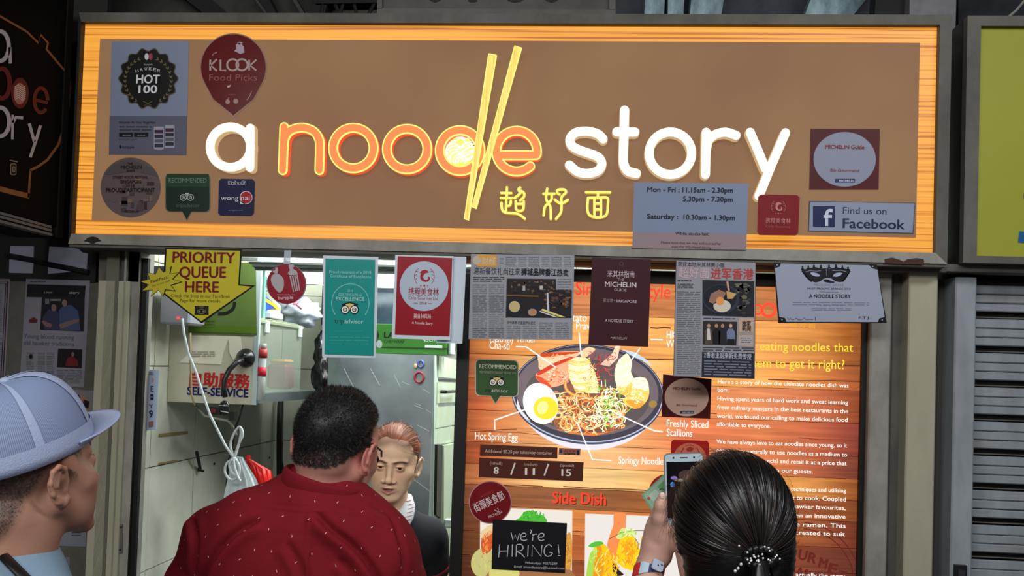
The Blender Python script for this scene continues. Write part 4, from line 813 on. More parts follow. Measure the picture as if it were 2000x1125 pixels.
# location pin
def pin(cx, cy, r, ty, k=1.):
    pts = []
    for i in range(33):
        q = math.radians(-32+i*244/32); pts.append((cx+r*k*math.cos(q), cy-r*1.02*k*math.sin(q)))
    pts += [(cx-r*.62*k, cy+r*.98*k), (cx-3, cy+(ty-cy)*k-3), (cx, cy+(ty-cy)*k), (cx+3, cy+(ty-cy)*k-3), (cx+r*.62*k, cy+r*.98*k)]; return pts
t, P = sheet('pin_sticker', 'dark red drop-shaped map pin sticker above the glowing letter a', 'sticker', pin(456, 131, 65, 230), YF-.0006, (150, 120, 112), rough=.3)
a = Art(P, t, rough=.25); a.poly(pin(456, 131.5, 65, 228.5, .97), (92, 15, 18), 1)
K = (176, 150, 150)
for s_ in ([(411, 117), (411, 138)], [(424, 116), (412, 128), (424, 139)], [(431, 117), (431, 138), (442, 138)], [(487, 117), (487, 138)], [(501, 117), (489, 128), (501, 138)]): a.line(s_, 3.6, K, 2, 'lettering')
a.ring(455, 127, 11, 11, 3.6, K, 2, kind='lettering'); a.ring(473, 127, 11, 11, 3.6, K, 2.4, kind='lettering')
a.text('Food Picks', (409, 158), (502, 158), 13, (160, 96, 92), 2, -.012); a.text('Available on', (446, 186), (461, 186), 2.6, (150, 90, 86), 2); a.ell(445, 199, 4.2, 5, (160, 130, 126), 2); a.ell(461, 198, 4.8, 5, (160, 130, 126), 2); a.poly([(445, 193), (447, 190), (448, 193)], (160, 130, 126), 2)
a.poly([(461, 88), (466, 84), (472, 86), (477, 92), (478, 103), (470, 106), (458, 100), (462, 96)], (176, 150, 168), 3, 'glare_patch'); a.poly([(463, 83), (470, 82), (475, 84), (468, 88)], (176, 150, 168), 3, 'glare_patch'); a.poly([(444, 168), (452, 166), (450, 170), (445, 172)], (190, 160, 160), 3, 'glare_patch'); a.line([(492, 178), (488, 188), (483, 196)], 1.2, (180, 150, 150), 3, 'glare_patch'); a.line([(415, 109), (418, 105), (424, 103)], 1.2, (180, 150, 150), 3, 'glare_patch')  # pale glare spots painted on the glossy sticker
a.done()
t, P = sheet('festival_sticker', 'large round faded grey brown sticker below the hot 100 poster', 'sticker', circ(255, 366, 58.5), YF, (98, 84, 84)); a = Art(P, t); R_ = random.Random(5)
for i in range(46):
    x, y = R_.uniform(205, 300), R_.uniform(384, 412) if i % 2 else R_.uniform(335, 412); w_, h_ = R_.uniform(4, 14), R_.uniform(4, 16)
    if math.hypot(x+w_/2-255, y+h_/2-366) > 46: continue
    a.rect(x, y, x+w_, y+h_, R_.choice([(110, 96, 92), (84, 66, 70), (72, 62, 64), (120, 100, 82), (64, 44, 48), (92, 84, 90)]), 1+i % 3)
a.poly([(255, 309), (300, 330), (310, 345), (262, 334), (212, 342), (204, 340), (222, 322)], (84, 76, 78), 1)
for s_, x0, x1, y, h, c in (('THE', 250, 260, 322, 4, (40, 34, 36)), ('MICHELIN', 237, 277, 330, 6.5, (44, 34, 36)), ('GUIDE', 248, 264, 336, 4, (44, 36, 36)), ('STREET FOOD FESTIVAL', 221, 290, 349, 5, (50, 36, 40)), ('SINGAPORE', 236, 277, 358, 6, (60, 26, 30)), ('2018', 246, 264, 366, 6, (60, 26, 30)), ('PROUD PARTICIPANT', 208, 303, 375, 7.5, (38, 28, 30)), ('MICHELIN', 244, 271, 415, 4, (40, 36, 40))): a.text(s_, (x0, y), (x1, y), h, c, 5, .02)
a.done()
t, a = bubble((322.5, 339, 411, 414), [(356, 414), (365, 430.5), (374, 414)], 'recommendation_sticker', 'dark green speech-bubble sticker with owl eyes on the sign, between round and navy stickers', YF, (22, 44, 30), (104, 106, 92), .01)
a.text('RECOMMENDED', (330, 357), (404, 357), 8.5, (110, 136, 116), 3, .0); a.text("WORLD'S LARGEST TRAVEL SITE", (330, 364), (404, 364), 3, (60, 84, 66), 3)
for q in ((324, 362, 410, 340), ): pass
a.poly([(326, 340), (408, 340), (409, 365), (325, 365)], (34, 62, 42), 2); owl(a, 366, 386, 6.6, mono=(176, 184, 180)); a.text('tripadvisor', (344, 405), (390, 405), 7, (84, 100, 90), 3); a.done()
t, P = sheet('review_sticker', 'small navy blue rounded sticker with a red disc, left of and below the letter a', 'sticker', [(432, 349), (493, 350), (498, 355), (496, 417), (491, 422), (430, 421), (426, 416), (427.5, 354)], YF, (20, 24, 62)); a = Art(P, t)
a.text('รีวิวร้านนี้ที่', (445, 361), (481, 361), 6.5, (190, 190, 214), 2); a.ell(481, 386, 12.5, 12.8, (200, 190, 206), 2); a.poly([(470, 392), (469, 399), (480, 398)], (200, 190, 206), 2); a.ell(481.3, 386, 11, 11.3, (164, 32, 42), 3)
a.text('wong', (432, 391), (466, 391), 8.5, (206, 206, 222), 3, .0); a.text('nai', (471, 391), (488, 391), 9, (222, 214, 222), 4, .0); a.text('wongnai.com', (446, 412), (475, 412), 3, (120, 120, 150), 3); a.done()
# opening hours sheet, hung over the lower frame
t, P = sheet('hours_notice', 'grey blue opening hours sheet overlapping the lower edge of the sign', 'notice', [(1238.5, 356), (1462, 358.5), (1457, 488.5), (1235, 485)], -.0245, (118, 130, 156), th=.0008); a = Art(P, t)
a.poly([(1235.8, 454), (1458.4, 458), (1457, 488.5), (1235, 485)], (140, 122, 128), 1)
def serif(s_, p0, p1, h, c=(26, 28, 44), b_=.022): a.text(s_, p0, p1, h, c, 2, b_)
def tx_ser(s_, p0, p1, h, c=(26, 28, 44)):
    a.text(s_, p0, p1, h, c, 2, .018)
    v, f = glyphs(s_, .018)
# serif lettering: glyph strokes plus short slabs at the feet of upright stems
serif('Mon - Fri :', (1264, 374.5), (1327, 375.5), 9.5); serif('11.15am - 2.30pm', (1333, 375.5), (1431, 376.5), 9.5); serif('5.30pm - 7.30pm', (1334, 393), (1431, 394), 9.5); serif('Saturday :', (1264, 427), (1324, 428), 9.5); serif('10.30am - 1.30pm', (1335, 428.5), (1435, 430), 9.5)
for x, y in () and ((1266, 374.5), (1272.5, 374.8), (1306, 375.3), (1336.5, 375.7), (1342.5, 375.8), (1338, 428.7), (1398.5, 429.3)): a.rect(x-2.4, y-1.1, x+2.4, y, (26, 28, 44), 2, kind='lettering')
serif('While stocks last!', (1319, 459), (1385, 460), 6, (40, 34, 44)); serif('Please note that we may sell-out earlier', (1291, 476), (1409, 478.5), 5, (80, 50, 56), .01); serif('than the stipulated timing', (1311, 484), (1389, 486), 5, (70, 50, 56), .01); a.done()
def dolphin(a, cx, cy, k, c, L=3):
    a.poly([(cx+k*x, cy+k*y) for x, y in [(-8, -4), (-4, -8.5), (2, -9.5), (6.5, -7.5), (8.5, -5), (4, -4), (1.5, -3.5), (-1.5, 0), (-2, 4), (0, 7), (4, 8), (6.5, 5.5), (6, 1.5), (9.5, 3), (9.5, 7), (6.5, 10.5), (1.5, 11.5), (-4, 9.5), (-7, 5), (-7, 0), (-5.5, -3.5)]], c, L, 'emblem')
    for s_ in (-1, 1):
        a.line([(cx+s_*k*17*math.cos(q), cy+2*k-k*17*math.sin(q)) for q in [math.radians(-45+i*10) for i in range(11)]], 1.1*k*.7, c, L, 'emblem')
        for q in (-20, 5, 30): qq = math.radians(q); a.line([(cx+s_*k*17*math.cos(qq), cy+2*k-k*17*math.sin(qq)), (cx+s_*k*12.5*math.cos(qq+.1), cy+2*k-k*13.5*math.sin(qq+.2))], .9*k, c, L, 'emblem')
    for s_ in (-6, 0, 6): a.ell(cx+s_*k, cy+17.5*k, 1.3*k if s_ else 1.9*k, 1.3*k if s_ else 1.9*k, c, L, 5, 'emblem')
t, P = sheet('award_sticker', 'small red rounded square sticker with dolphin emblem below the letter y', 'sticker', [(1486, 379.5), (1557, 381), (1562, 386), (1559, 455), (1554, 460), (1483, 459), (1479, 453), (1481, 384)], YF-.036, (118, 14, 20), rough=.45); a = Art(P, t)
dolphin(a, 1520, 403, .82, (184, 120, 124)); a.text('携程美食林', (1495, 435), (1544, 436), 8, (190, 120, 124), 2); a.text('Ctrip Gourmet', (1495, 444), (1543, 445.5), 4.5, (160, 90, 94), 2); a.done()
bib([(1583, 251.5), (1718.5, 252), (1716, 370.5), (1580.5, 370.5)], 'award_sticker', 'dark red square sticker with a pale grey disc above the social media sticker', YF, 1649.5, 311.5, 61, 53.5)
t, P = sheet('social_sticker', 'pale blue social media sticker with navy letter box, bottom right of the sign', 'sticker', [(1580, 392.5), (1788, 396), (1784, 457), (1578, 452)], YF, (70, 76, 84)); a = Art(P, t, rough=.4)
a.poly([(1582, 394), (1786, 397.5), (1782, 455), (1580, 450.5)], (132, 142, 164), 1); a.rrect(1587.5, 402.5, 1630.5, 443.5, 2, (28, 38, 78), 2, .01)
FB = (190, 198, 216); a.line(smoothp([(1626, 411.5), (1618, 411.8), (1614.5, 418), (1614, 441.5)], 6), 6.2, FB, 3, 'lettering'); a.rect(1608, 420, 1624.5, 426, FB, 3.5, kind='lettering')
a.text('Find us on', (1646, 417), (1731, 419), 13, (36, 44, 72), 2, .005); a.text('Facebook', (1646, 445), (1766, 448), 19, (30, 38, 68), 2, .028); a.done()

# ---------------------------------------------------------------- sheets hanging under the light box
YH = -.030
AR = [(320, 485.5), (474, 488), (470, 556), (500, 559), (393, 632), (321, 576.5), (316, 576)]
AR = [(322, 484), (472.5, 487), (468, 555), (498.5, 557.5), (393.5, 631.5), (308, 566), (318, 560)]
t, P = sheet('queue_sign', 'yellow black-edged downward arrow sign for the priority queue', 'sign', AR, YH, (20, 20, 22), th=.002)
a = Art(P, t); mx, my = 398, 545
a.poly([(326, 487), (469.5, 490), (465.5, 557.5), (491, 560), (393.3, 627.5), (313, 565.5), (322, 561)], (190, 178, 44), 1)
MR = (110, 20, 26)
a.text('PRIORITY', (338, 512.5), (459, 514), 20, MR, 2, .035); a.text('QUEUE', (351, 542), (441, 542.5), 20.5, MR, 2, .035); a.text('HERE', (362, 570), (427, 571), 20, MR, 2, .035)
a.text('Check the Shop in our FaceBook', (334, 580.5), (450, 582), 6, (34, 28, 20), 2, .0); a.text('Page for more details.', (352, 590), (432, 591), 6, (34, 28, 20), 2, .0)
a.rect(380.5, 597.5, 408, 615, (26, 26, 26), 2); a.ring(394, 608.5, 8, 4.5, 1, (130, 124, 90), 3); a.ell(390, 608.5, 2, 2, (130, 124, 90), 3, 12); a.ell(398, 608.5, 2, 2, (130, 124, 90), 3, 12); a.text('CAP', (390, 601), (398, 601), 2.4, (150, 150, 130), 3); a.done()
st_ = [(311, 520), (319.5, 531.5), (335, 520), (332.5, 534), (350.5, 532), (338, 545), (356, 550.5), (334.5, 557), (343, 569), (323.5, 566), (318.5, 580), (309.5, 567.5), (294.5, 579.5), (297.5, 567), (276, 568.5), (290.5, 556.5), (273, 550), (292, 545), (287, 532), (303.5, 535)]
t, P = sheet('starburst_tag', 'small yellow starburst tag at the left edge of the arrow sign', 'tag', st_, YH-.004, (30, 28, 22), th=.0012); a = Art(P, t)
a.poly([(315+(x-315)*.93, 550+(y-550)*.93) for x, y in st_], (184, 172, 48), 1); a.text('FastPass!', (295, 553.5), (330, 543), 6, (96, 40, 36), 2, .01, shear=.2); a.text('Skip to your meal!', (298, 560.5), (333, 549.5), 4, (90, 70, 30), 2); a.done()
# round review sticker on a strip of tape
g = Geo(); Pq = Plane(YH); g.prism([Pq.p(x, y) for x, y in ((555.5, 489), (569, 489), (566.5, 516), (553.5, 516))], (0, .0006, 0)); tag(mk('tape_strip', g, mat((176, 186, 196), rough=.3, alpha=.75)), 'short strip of clear tape holding the round red sticker above the opening', 'tape')
t, P = sheet('review_sticker', 'round red sticker with grey spoon and fork hanging by clear tape', 'sticker', circ(559.5, 554.5, 39), YH-.002, (140, 130, 136), th=.0012); a = Art(P, t, rough=.35); a.ell(559.5, 554.5, 37.3, 38.6, (140, 24, 44), 1, 48, 'printed_disc')
cutlery(a, 572, 548, 5.0, (170, 164, 166)) if False else None
GQ = (172, 166, 168); zz = lambda x, y: (490+x*.13, 480+y*.13)
a.poly([zz(*p) for p in [(360, 420), (420, 425), (470, 460), (500, 520), (500, 600), (480, 670), (450, 700), (415, 700), (360, 640), (320, 580), (302, 510), (315, 450)]][::-1], GQ, 3, 'emblem'); a.poly([zz(*p) for p in [(375, 330), (405, 325), (410, 385), (400, 420), (365, 415), (330, 395), (335, 375), (365, 370)]][::-1], GQ, 3, 'emblem')
a.poly([zz(*p) for p in [(570, 285), (640, 280), (660, 310), (635, 330), (640, 350), (690, 380), (710, 430), (640, 455), (580, 450), (560, 410), (590, 365), (575, 330)]][::-1], GQ, 3, 'emblem')
for j in range(4): x = 578+j*36; a.poly([zz(*p) for p in [(x, 440), (x+24, 440), (x+26+48-j*6, 690-j*6), (x+10+48-j*6, 692-j*6)]], GQ, 3, 'emblem')
a.text('FEATURED ON', (542, 577), (576, 577), 2.4, (200, 150, 160), 3); a.text('burpple', (543.5, 585), (573, 584), 6.5, (214, 190, 196), 3, .01); a.done()
# certificate with owl emblem
t, P = sheet('certificate', 'teal laminated certificate with owl eyes hanging above the opening', 'certificate', [(631, 499), (739, 502), (734, 697), (732, 699), (631, 698), (629, 696)], YH, (206, 216, 226), th=.0016, rough=.2); a = Art(P, t, rough=.3)
a.poly([(636, 505), (733, 507.5), (730, 695), (634, 692)], (20, 142, 136), 1); TL_ = (150, 206, 200)
a.text('Proud recipient of a 2018', (643.5, 533.5), (725, 535), 5.5, TL_, 2); a.text('Certificate of Excellence', (645, 541.5), (725, 543.5), 5.5, TL_, 2)
a.ring(684.5, 592, 36.5, 37.5, 1.3, (130, 200, 194), 2, -38, 218, 44); a.text('2018', (679, 570), (690, 570), 4, TL_, 2); a.text('CERTIFICATE of', (661, 578), (707, 579), 5, TL_, 2); a.text('EXCELLENCE', (656.5, 587), (711, 587.8), 7, (170, 216, 212), 2, .01)
owl(a, 683.5, 605, 8.6); a.text('trip', (653.5, 631), (672, 631.5), 8.5, (20, 70, 70), 3); a.text('advisor', (673, 631.5), (710, 632.5), 8.5, (176, 216, 214), 3); a.lines(655, 647, 712, 648, 1, .7, (60, 160, 154), 2); a.lines(644, 659, 722, 672, 3, 1.6, (60, 160, 154), 2, .01); a.done()
t, P = sheet('award_certificate', 'red laminated certificate with pale disc and dolphin hanging above the opening', 'certificate', [(772, 498), (886, 500.5), (885, 503), (879, 664), (767, 661), (765, 659)], YH-.001, (206, 218, 228), th=.0016, rough=.2); a = Art(P, t, rough=.3)
a.poly([(777, 500.5), (883.5, 504), (878, 657), (771.5, 653.5)], (146, 20, 34), 1); a.ell(828.5, 559, 47.5, 48.5, (176, 188, 206), 2, 52, 'printed_disc'); dolphin(a, 829, 538, 1.15, (160, 28, 40)); RR_ = (150, 34, 46)
a.text('携程美食林', (798, 575.5), (857, 577), 11.5, RR_, 3, .008); a.text('Ctrip Gourmet List', (798, 584.5), (856, 586.5), 6, RR_, 3); a.text('2018', (819, 594.5), (833.5, 595), 5, RR_, 3, .01); a.line([(808, 592), (816, 592.2)], 1, RR_, 3); a.line([(836, 593), (844, 593.2)], 1, RR_, 3)
a.text('美食林风味', (808, 621), (842, 622), 7, (226, 196, 200), 2, .01); a.text('A Noodle Story', (804.5, 632.5), (845, 634.5), 5, (226, 196, 200), 2, .015); a.done()
sheet('blank_sheet', 'bright blank white sheet behind the red laminated certificate', 'sheet', [(876, 501), (911, 501.5), (903, 671), (852, 669.5), (862, 640)], YH+.012, (196, 208, 220), th=.001)
# newspaper page 1
R_ = random.Random(9)
def blobs(a, x0, y0, x1, y1, cols, n, L, rmin=2, rmax=8, kind='photo_print'):
    for i in range(n):
        rx, ry = R_.uniform(rmin, rmax), R_.uniform(rmin, rmax)*.7; x, y = R_.uniform(x0+rx, x1-rx), R_.uniform(y0+ry, y1-ry)
        k = R_.randint(5, 8); o = R_.uniform(0, 1); a.poly([(x+rx*math.cos(-2*math.pi*j/k+o)*R_.uniform(.7, 1), y+ry*math.sin(-2*math.pi*j/k+o)*R_.uniform(.7, 1)) for j in range(k)], R_.choice(cols), L+(i % 3), kind)
t, P = sheet('newspaper_page', 'wide grey Chinese newspaper page with dark food photos hanging above the menu board', 'newspaper', [(920, 496), (1122, 498.5), (1118, 664), (915, 662)], YH, (146, 147, 156), th=.0008); a = Art(P, t, rough=.6); NK = (62, 63, 74); NK2 = (116, 117, 126)
a.rect(931, 497.5, 970.5, 521, (214, 158, 74), 1, .01); a.ell(931, 509, 8, 9, (190, 176, 160), 2, 24); a.text('财经', (941, 516), (968, 516.5), 11, (206, 200, 186), 2, .01); a.lines(976, 506, 984, 514, 3, 1.5, NK2, 2)
for x in (988, 1033, 1077): a.lines(x, 503, x+20, 520, 6, 1.4, NK2, 2); a.lines(x+25, 503, x+40, 520, 6, 1.2, (126, 128, 140), 2)
a.text('港新餐饮礼尚往来', (925, 534.5), (1016, 536.5), 10.5, (48, 50, 64), 2, -.004); a.text('狮城品牌香江热卖', (1018, 536.5), (1110, 538.5), 10.5, (26, 28, 40), 2, .03)
a.lines(924, 542.5, 985, 550, 3, 1.5, NK, 2); a.lines(923, 557, 951, 658, 27, 1.5, NK2, 2, .01, seg=2); a.lines(955, 557, 984, 658, 27, 1.5, NK2, 2, .01, seg=2)
a.poly([(990, 544), (1086, 545), (1086, 566), (1117, 567), (1116, 621), (988, 620)], (38, 34, 38), 1, 'photo_print'); a.lines(1089, 546, 1116, 566, 5, 1.2, NK2, 2)
blobs(a, 991, 546, 1086, 575, [(70, 54, 44), (26, 24, 28), (110, 84, 60), (54, 44, 42), (140, 110, 80)], 60, 2, 1, 4); a.rect(1021, 558, 1026, 568, (170, 166, 166), 5, kind='photo_print'); a.rect(1054, 558, 1060, 566, (180, 176, 176), 5, kind='photo_print'); a.line([(989, 577), (1052, 579)], 3, (110, 84, 56), 5, 'photo_print')
a.ell(1005, 600, 16, 18, (28, 34, 48), 5, kind='photo_print'); a.ell(1005, 599, 11, 11, (196, 176, 120), 6, 14, 'photo_print'); a.ell(1042, 607, 15, 12, (30, 36, 52), 5, kind='photo_print'); a.ell(1040, 610, 9, 7, (170, 140, 110), 6, 14, 'photo_print'); a.ell(1042, 608, 3, 3, (226, 110, 70), 7, 12, 'photo_print')
blobs(a, 1056, 568, 1116, 604, [(96, 70, 56), (60, 46, 44), (40, 34, 38), (130, 96, 70)], 46, 5, 2, 6); a.poly([(1056, 606), (1060, 603), (1106, 620), (1096, 620)], (226, 214, 120), 8, 'photo_print'); a.poly([(1053, 609), (1055, 607), (1092, 620), (1084, 620)], (206, 206, 206), 8, 'photo_print'); a.poly([(1068, 572), (1071, 572), (1073, 608), (1069, 608)], (196, 200, 210), 9, 'photo_print')
a.text('读书集录 吃里昌宇水思打', (990, 632), (1046, 633.5), 4.5, NK, 2); 
for x in (990, 1021, 1053, 1085): a.lines(x, 638 if x < 1050 else 631, x+27, 660, 7 if x < 1050 else 9, 1.4, NK2, 2, .01, seg=2)
a.done()
# maroon guide plaque
t, P = sheet('guide_poster', 'dark maroon restaurant guide poster hanging above the bowl picture', 'poster', [(1156.5, 503), (1271.5, 507), (1266, 677.5), (1149, 673.5)], YH, (58, 18, 26), th=.0016, rough=.5); a = Art(P, t, rough=.5); GW = (190, 176, 184)
for i in range(14): q = 2*math.pi*i/14; a.line([(1213.5+3*math.cos(q), 515.5+3*math.sin(q)), (1213.5+4.5*math.cos(q), 515.5+4.5*math.sin(q))], .6, (120, 90, 96), 2)
a.text('米其林指南', (1186, 540), (1239, 541.5), 10, GW, 2); a.text('THE', (1205.5, 549), (1219, 549.4), 5.5, GW, 2); a.text('MICHELIN', (1181.5, 559.5), (1242.5, 561.5), 9.5, (206, 194, 200), 2, .02); a.text('GUIDE', (1199.5, 568.5), (1223.5, 569.5), 5.5, GW, 2)
a.text('新加坡', (1178, 590), (1197, 590.5), 6, (150, 130, 138), 2); a.text('· SINGAPORE', (1199, 590.5), (1243.5, 592), 5.5, GW, 2, .02); a.text('A NOODLE STORY', (1181.5, 628.5), (1237, 630.5), 5.5, GW, 2, .01); a.text('MICHELIN', (1192.5, 662), (1223.5, 663), 4.5, (160, 146, 150), 2, .02, shear=.2); a.done()
# newspaper page 2
t, P = sheet('newspaper_page', 'tall grey Chinese newspaper page with a red headline hanging beside the maroon poster', 'newspaper', [(1320, 507.5), (1476.5, 512), (1474, 740), (1315, 735.5)], YH-.001, (60, 58, 66), th=.0008); a = Art(P, t, rough=.6)
a.poly([(1321, 508.5), (1475.5, 513), (1473, 739), (1316, 734.5)], (144, 144, 152), 1); a.text('荣获本地米其林美小贩', (1324, 519.5), (1415, 522), 7, (36, 38, 50), 2, .01); a.text('超好面', (1325, 540.5), (1385, 542.5), 16, (196, 120, 120), 2, .03); a.text('超好面', (1325.3, 540.5), (1384.7, 542.5), 15.6, (176, 176, 190), 3, -.004); a.text('进军香港', (1388, 542.5), (1471, 544.5), 16, (176, 60, 60), 2, .035)
a.lines(1323, 550, 1350, 550, 1, 3, NK, 2); a.lines(1323, 556, 1354, 563, 3, 1.6, NK, 2)
a.lines(1322, 571, 1368, 730, 44, 1.7, (96, 97, 106), 2, .02, seg=3)
a.poly([(1372, 547), (1473, 549.5), (1472, 619.5), (1371.5, 616.5)], (36, 38, 44), 2, 'photo_print'); blobs(a, 1430, 551, 1470, 615, [(84, 84, 78), (60, 58, 56), (30, 30, 36), (110, 104, 90)], 40, 3, 3, 8); a.ell(1408, 584, 36, 29, (46, 54, 70), 6, kind='photo_print'); a.ell(1406, 582, 32, 25, (28, 32, 42), 7, kind='photo_print'); a.poly([(1384, 590), (1388, 574), (1404, 566), (1418, 572), (1410, 586), (1394, 594)], (150, 112, 96), 8, 'photo_print'); a.ell(1410, 598, 17, 12, (206, 196, 180), 8, kind='photo_print'); a.ell(1406, 588, 8, 8, (224, 150, 84), 9, 20, 'photo_print'); a.poly([(1418, 568), (1438, 574), (1430, 584), (1420, 584)], (196, 160, 100), 8, 'photo_print'); a.line([(1420, 550), (1423, 568)], 4, (206, 150, 130), 8, 'photo_print')
a.lines(1374, 622.5, 1436, 622.5, 1, 2, NK, 2, .02); a.poly([(1373, 627), (1440, 628.5), (1438, 675), (1372, 673)], (44, 40, 42), 2, 'photo_print')
for x, c, hc in ((1384, (84, 72, 64), (180, 140, 120)), (1399, (26, 26, 30), (176, 130, 110)), (1411, (36, 36, 44), (176, 130, 110)), (1427, (110, 124, 156), (196, 160, 146))):
    a.poly([(x-7, 672), (x-8, 648), (x-4, 642), (x+4, 642), (x+8, 648), (x+7, 672)], c, 3, 'photo_print'); a.ell(x, 636.5, 3.2, 4.2, hc, 4, 16, 'photo_print')
a.poly([(1381, 642), (1386, 642), (1388, 664), (1381, 664)], (206, 200, 196), 4, 'photo_print'); a.poly([(1420, 662), (1434, 662), (1434, 673), (1420, 673)], (24, 24, 30), 4, 'photo_print')
a.poly([(1443, 621), (1472, 622), (1470, 677), (1442, 675)], (190, 160, 140), 2); a.text('独家', (1449, 636), (1466, 636.5), 8, (30, 26, 28), 3, .03); a.text('新闻', (1449, 646), (1466, 646.5), 8, (30, 26, 28), 3, .03); a.rect(1444, 648, 1470, 654, (150, 144, 140), 3); a.rect(1445, 656, 1469, 673, (170, 166, 168), 3); a.lines(1447, 661, 1467, 669, 3, 1.3, NK, 4)
a.lines(1372, 680, 1472, 684.5, 2, 2, NK, 2, .01); a.poly([(1371, 687), (1473.5, 690), (1472, 739.5), (1370, 736.5)], (38, 44, 58), 2); a.text('2香港主厨来新免费传授', (1374.5, 697.5), (1467, 701.5), 8.5, (176, 178, 190), 3, .02); a.lines(1375, 706, 1467, 732, 6, 2.2, (120, 124, 138), 3, .03); a.done()
# masquerade certificate
t, P = sheet('award_certificate', 'tilting pale blue certificate with a black masquerade mask, right end of the row', 'certificate', [(1511, 513), (1713, 516.5), (1732, 631), (1520, 631)], YH-.002, (22, 22, 24), th=.0012); a = Art(P, t)
a.poly([(1525, 514.5), (1697, 518), (1703, 524), (1713.5, 527), (1727.5, 619), (1717, 622), (1714, 629), (1536, 628.5), (1533, 621), (1522, 619), (1513.5, 524), (1523, 521)], (148, 153, 172), 1)
mp_ = lambda x, y: (1500+x*.1333, 500+y*.1333)
mk_ = [(480, 190), (540, 195), (600, 175), (700, 165), (790, 185), (845, 178), (900, 185), (1000, 168), (1120, 185), (1205, 200), (1185, 260), (1150, 320), (1110, 370), (1050, 385), (980, 370), (930, 330), (870, 318), (810, 335), (760, 375), (690, 388), (610, 365), (550, 310), (510, 250)]
a.poly([mp_(*p) for p in mk_][::-1], (24, 24, 28), 2, 'emblem')
for q in ([(612, 245), (660, 240), (720, 255), (765, 285), (740, 302), (690, 300), (640, 280)], [(945, 300), (960, 268), (1000, 248), (1050, 244), (1090, 252), (1060, 285), (1010, 305)]): a.poly([mp_(*p) for p in q][::-1], (160, 168, 194), 3, 'emblem')
for x, y in ((505, 175), (592, 162), (672, 152), (775, 155), (893, 152), (995, 150), (1088, 160), (1172, 182)): a.poly([mp_(x-26, y+25), mp_(x-8, y-6), mp_(x-22, y-12), mp_(x-2, y-26), mp_(x+18, y-10), mp_(x+6, y-4), mp_(x+26, y+25)], (24, 24, 28), 2, 'emblem')
for i in range(7):
    for sx, bx, by in ((-1, 505+i*22, 225+i*24), (1, 1192-i*18, 225+i*24)): a.poly([mp_(bx, by-14), mp_(bx+sx*22, by+8), mp_(bx, by+16)], (24, 24, 28), 2, 'emblem')
a.line([mp_(545, 235), mp_(620, 215), mp_(700, 225), mp_(775, 215)], .9, (140, 146, 166), 4, 'emblem'); a.line([mp_(935, 215), mp_(1000, 215), mp_(1080, 212), mp_(1150, 235)], .9, (140, 146, 166), 4, 'emblem'); a.line([mp_(850, 185), mp_(855, 290)], .9, (120, 124, 140), 4, 'emblem')
a.poly([mp_(*p) for p in [(805, 370), (830, 342), (880, 345), (930, 370), (972, 378), (965, 396), (900, 392), (850, 385)]][::-1], (24, 24, 28), 3, 'emblem')
CI = (50, 54, 74)
a.text('PROLIFIC SKINS', (1589.5, 558.5), (1647, 558.8), 4.5, (110, 116, 140), 2); a.text('MOST PROLIFIC BRANDS 2018', (1576.5, 565.5), (1661, 566), 3.6, CI, 2, .02); a.line([(1600, 570), (1639, 571)], .6, CI, 2); a.text('A NOODLE STORY', (1580, 582), (1661, 582.5), 7.5, (24, 26, 36), 2, .03)
a.lines(1548, 591.5, 1697, 595.5, 2, .9, (90, 96, 120), 2, .005, seg=8); a.lines(1594, 597.5, 1652, 597.5, 1, .8, (90, 96, 120), 2); a.lines(1585, 603.5, 1662, 606.5, 2, .8, (90, 96, 120), 2)
a.line([(1538, 620), (1541, 625), (1543, 620), (1546, 625), (1551, 624), (1556, 621), (1559, 625), (1566, 624.5), (1571, 620), (1573, 625), (1580, 624), (1588, 624)], .9, (40, 42, 60), 2, 'signature'); a.line([(1592, 619), (1592.5, 626)], 1, (40, 42, 60), 2, 'signature'); a.text('F.T.J.', (1677, 623), (1699, 623), 5, (36, 36, 50), 2, .02)
for x, y in ((1517.5, 517.5), (1704.5, 520.5), (1527, 624.5), (1722.5, 625)): a.ell(x, y, 1.3, 1.3, (170, 172, 180), 3, 10)
a.done()

# ---------------------------------------------------------------- pages on the left notice board
t, P = sheet('newspaper_page', 'dim grey newspaper page with photos of two men, on the left notice board', 'newspaper', [(51, 544.5), (176, 548), (164, 757), (38, 752)], .128, (120, 118, 128), th=.0008); a = Art(P, t, rough=.6)
a.lines(60, 551, 90, 551, 1, 1.5, (50, 50, 56), 2); a.poly([(54, 555), (168, 558), (166, 578), (166, 582), (53, 580)], (24, 22, 26), 2, 'photo_print'); a.text('story', (136, 574), (156, 574.5), 5.5, (150, 146, 152), 3); a.text('a noo', (86, 573), (103, 573), 4.5, (150, 146, 152), 3)
a.poly([(83, 578), (166, 581), (164, 647), (79, 644)], (30, 28, 34), 3, 'photo_print'); a.poly([(86, 640), (84, 620), (96, 604), (110, 604), (116, 612), (118, 644), (88, 644)], (50, 50, 74), 4, 'photo_print'); a.poly([(118, 644), (116, 606), (126, 596), (140, 596), (154, 608), (158, 646)], (62, 70, 104), 4, 'photo_print')
a.ell(106, 601, 5, 7, (120, 96, 90), 5, 16, 'photo_print'); a.ell(127, 592, 5, 7, (120, 96, 90), 5, 16, 'photo_print'); a.poly([(82, 628), (86, 626), (104, 634), (100, 640), (90, 638)], (110, 86, 84), 5, 'photo_print'); a.poly([(116, 634), (130, 628), (148, 624), (156, 622), (156, 628), (132, 638), (120, 642)], (110, 86, 84), 5, 'photo_print'); a.rect(99, 584, 120, 588, (110, 106, 104), 4, kind='photo_print'); a.rect(89, 584, 97, 594, (100, 98, 100), 4, kind='photo_print')
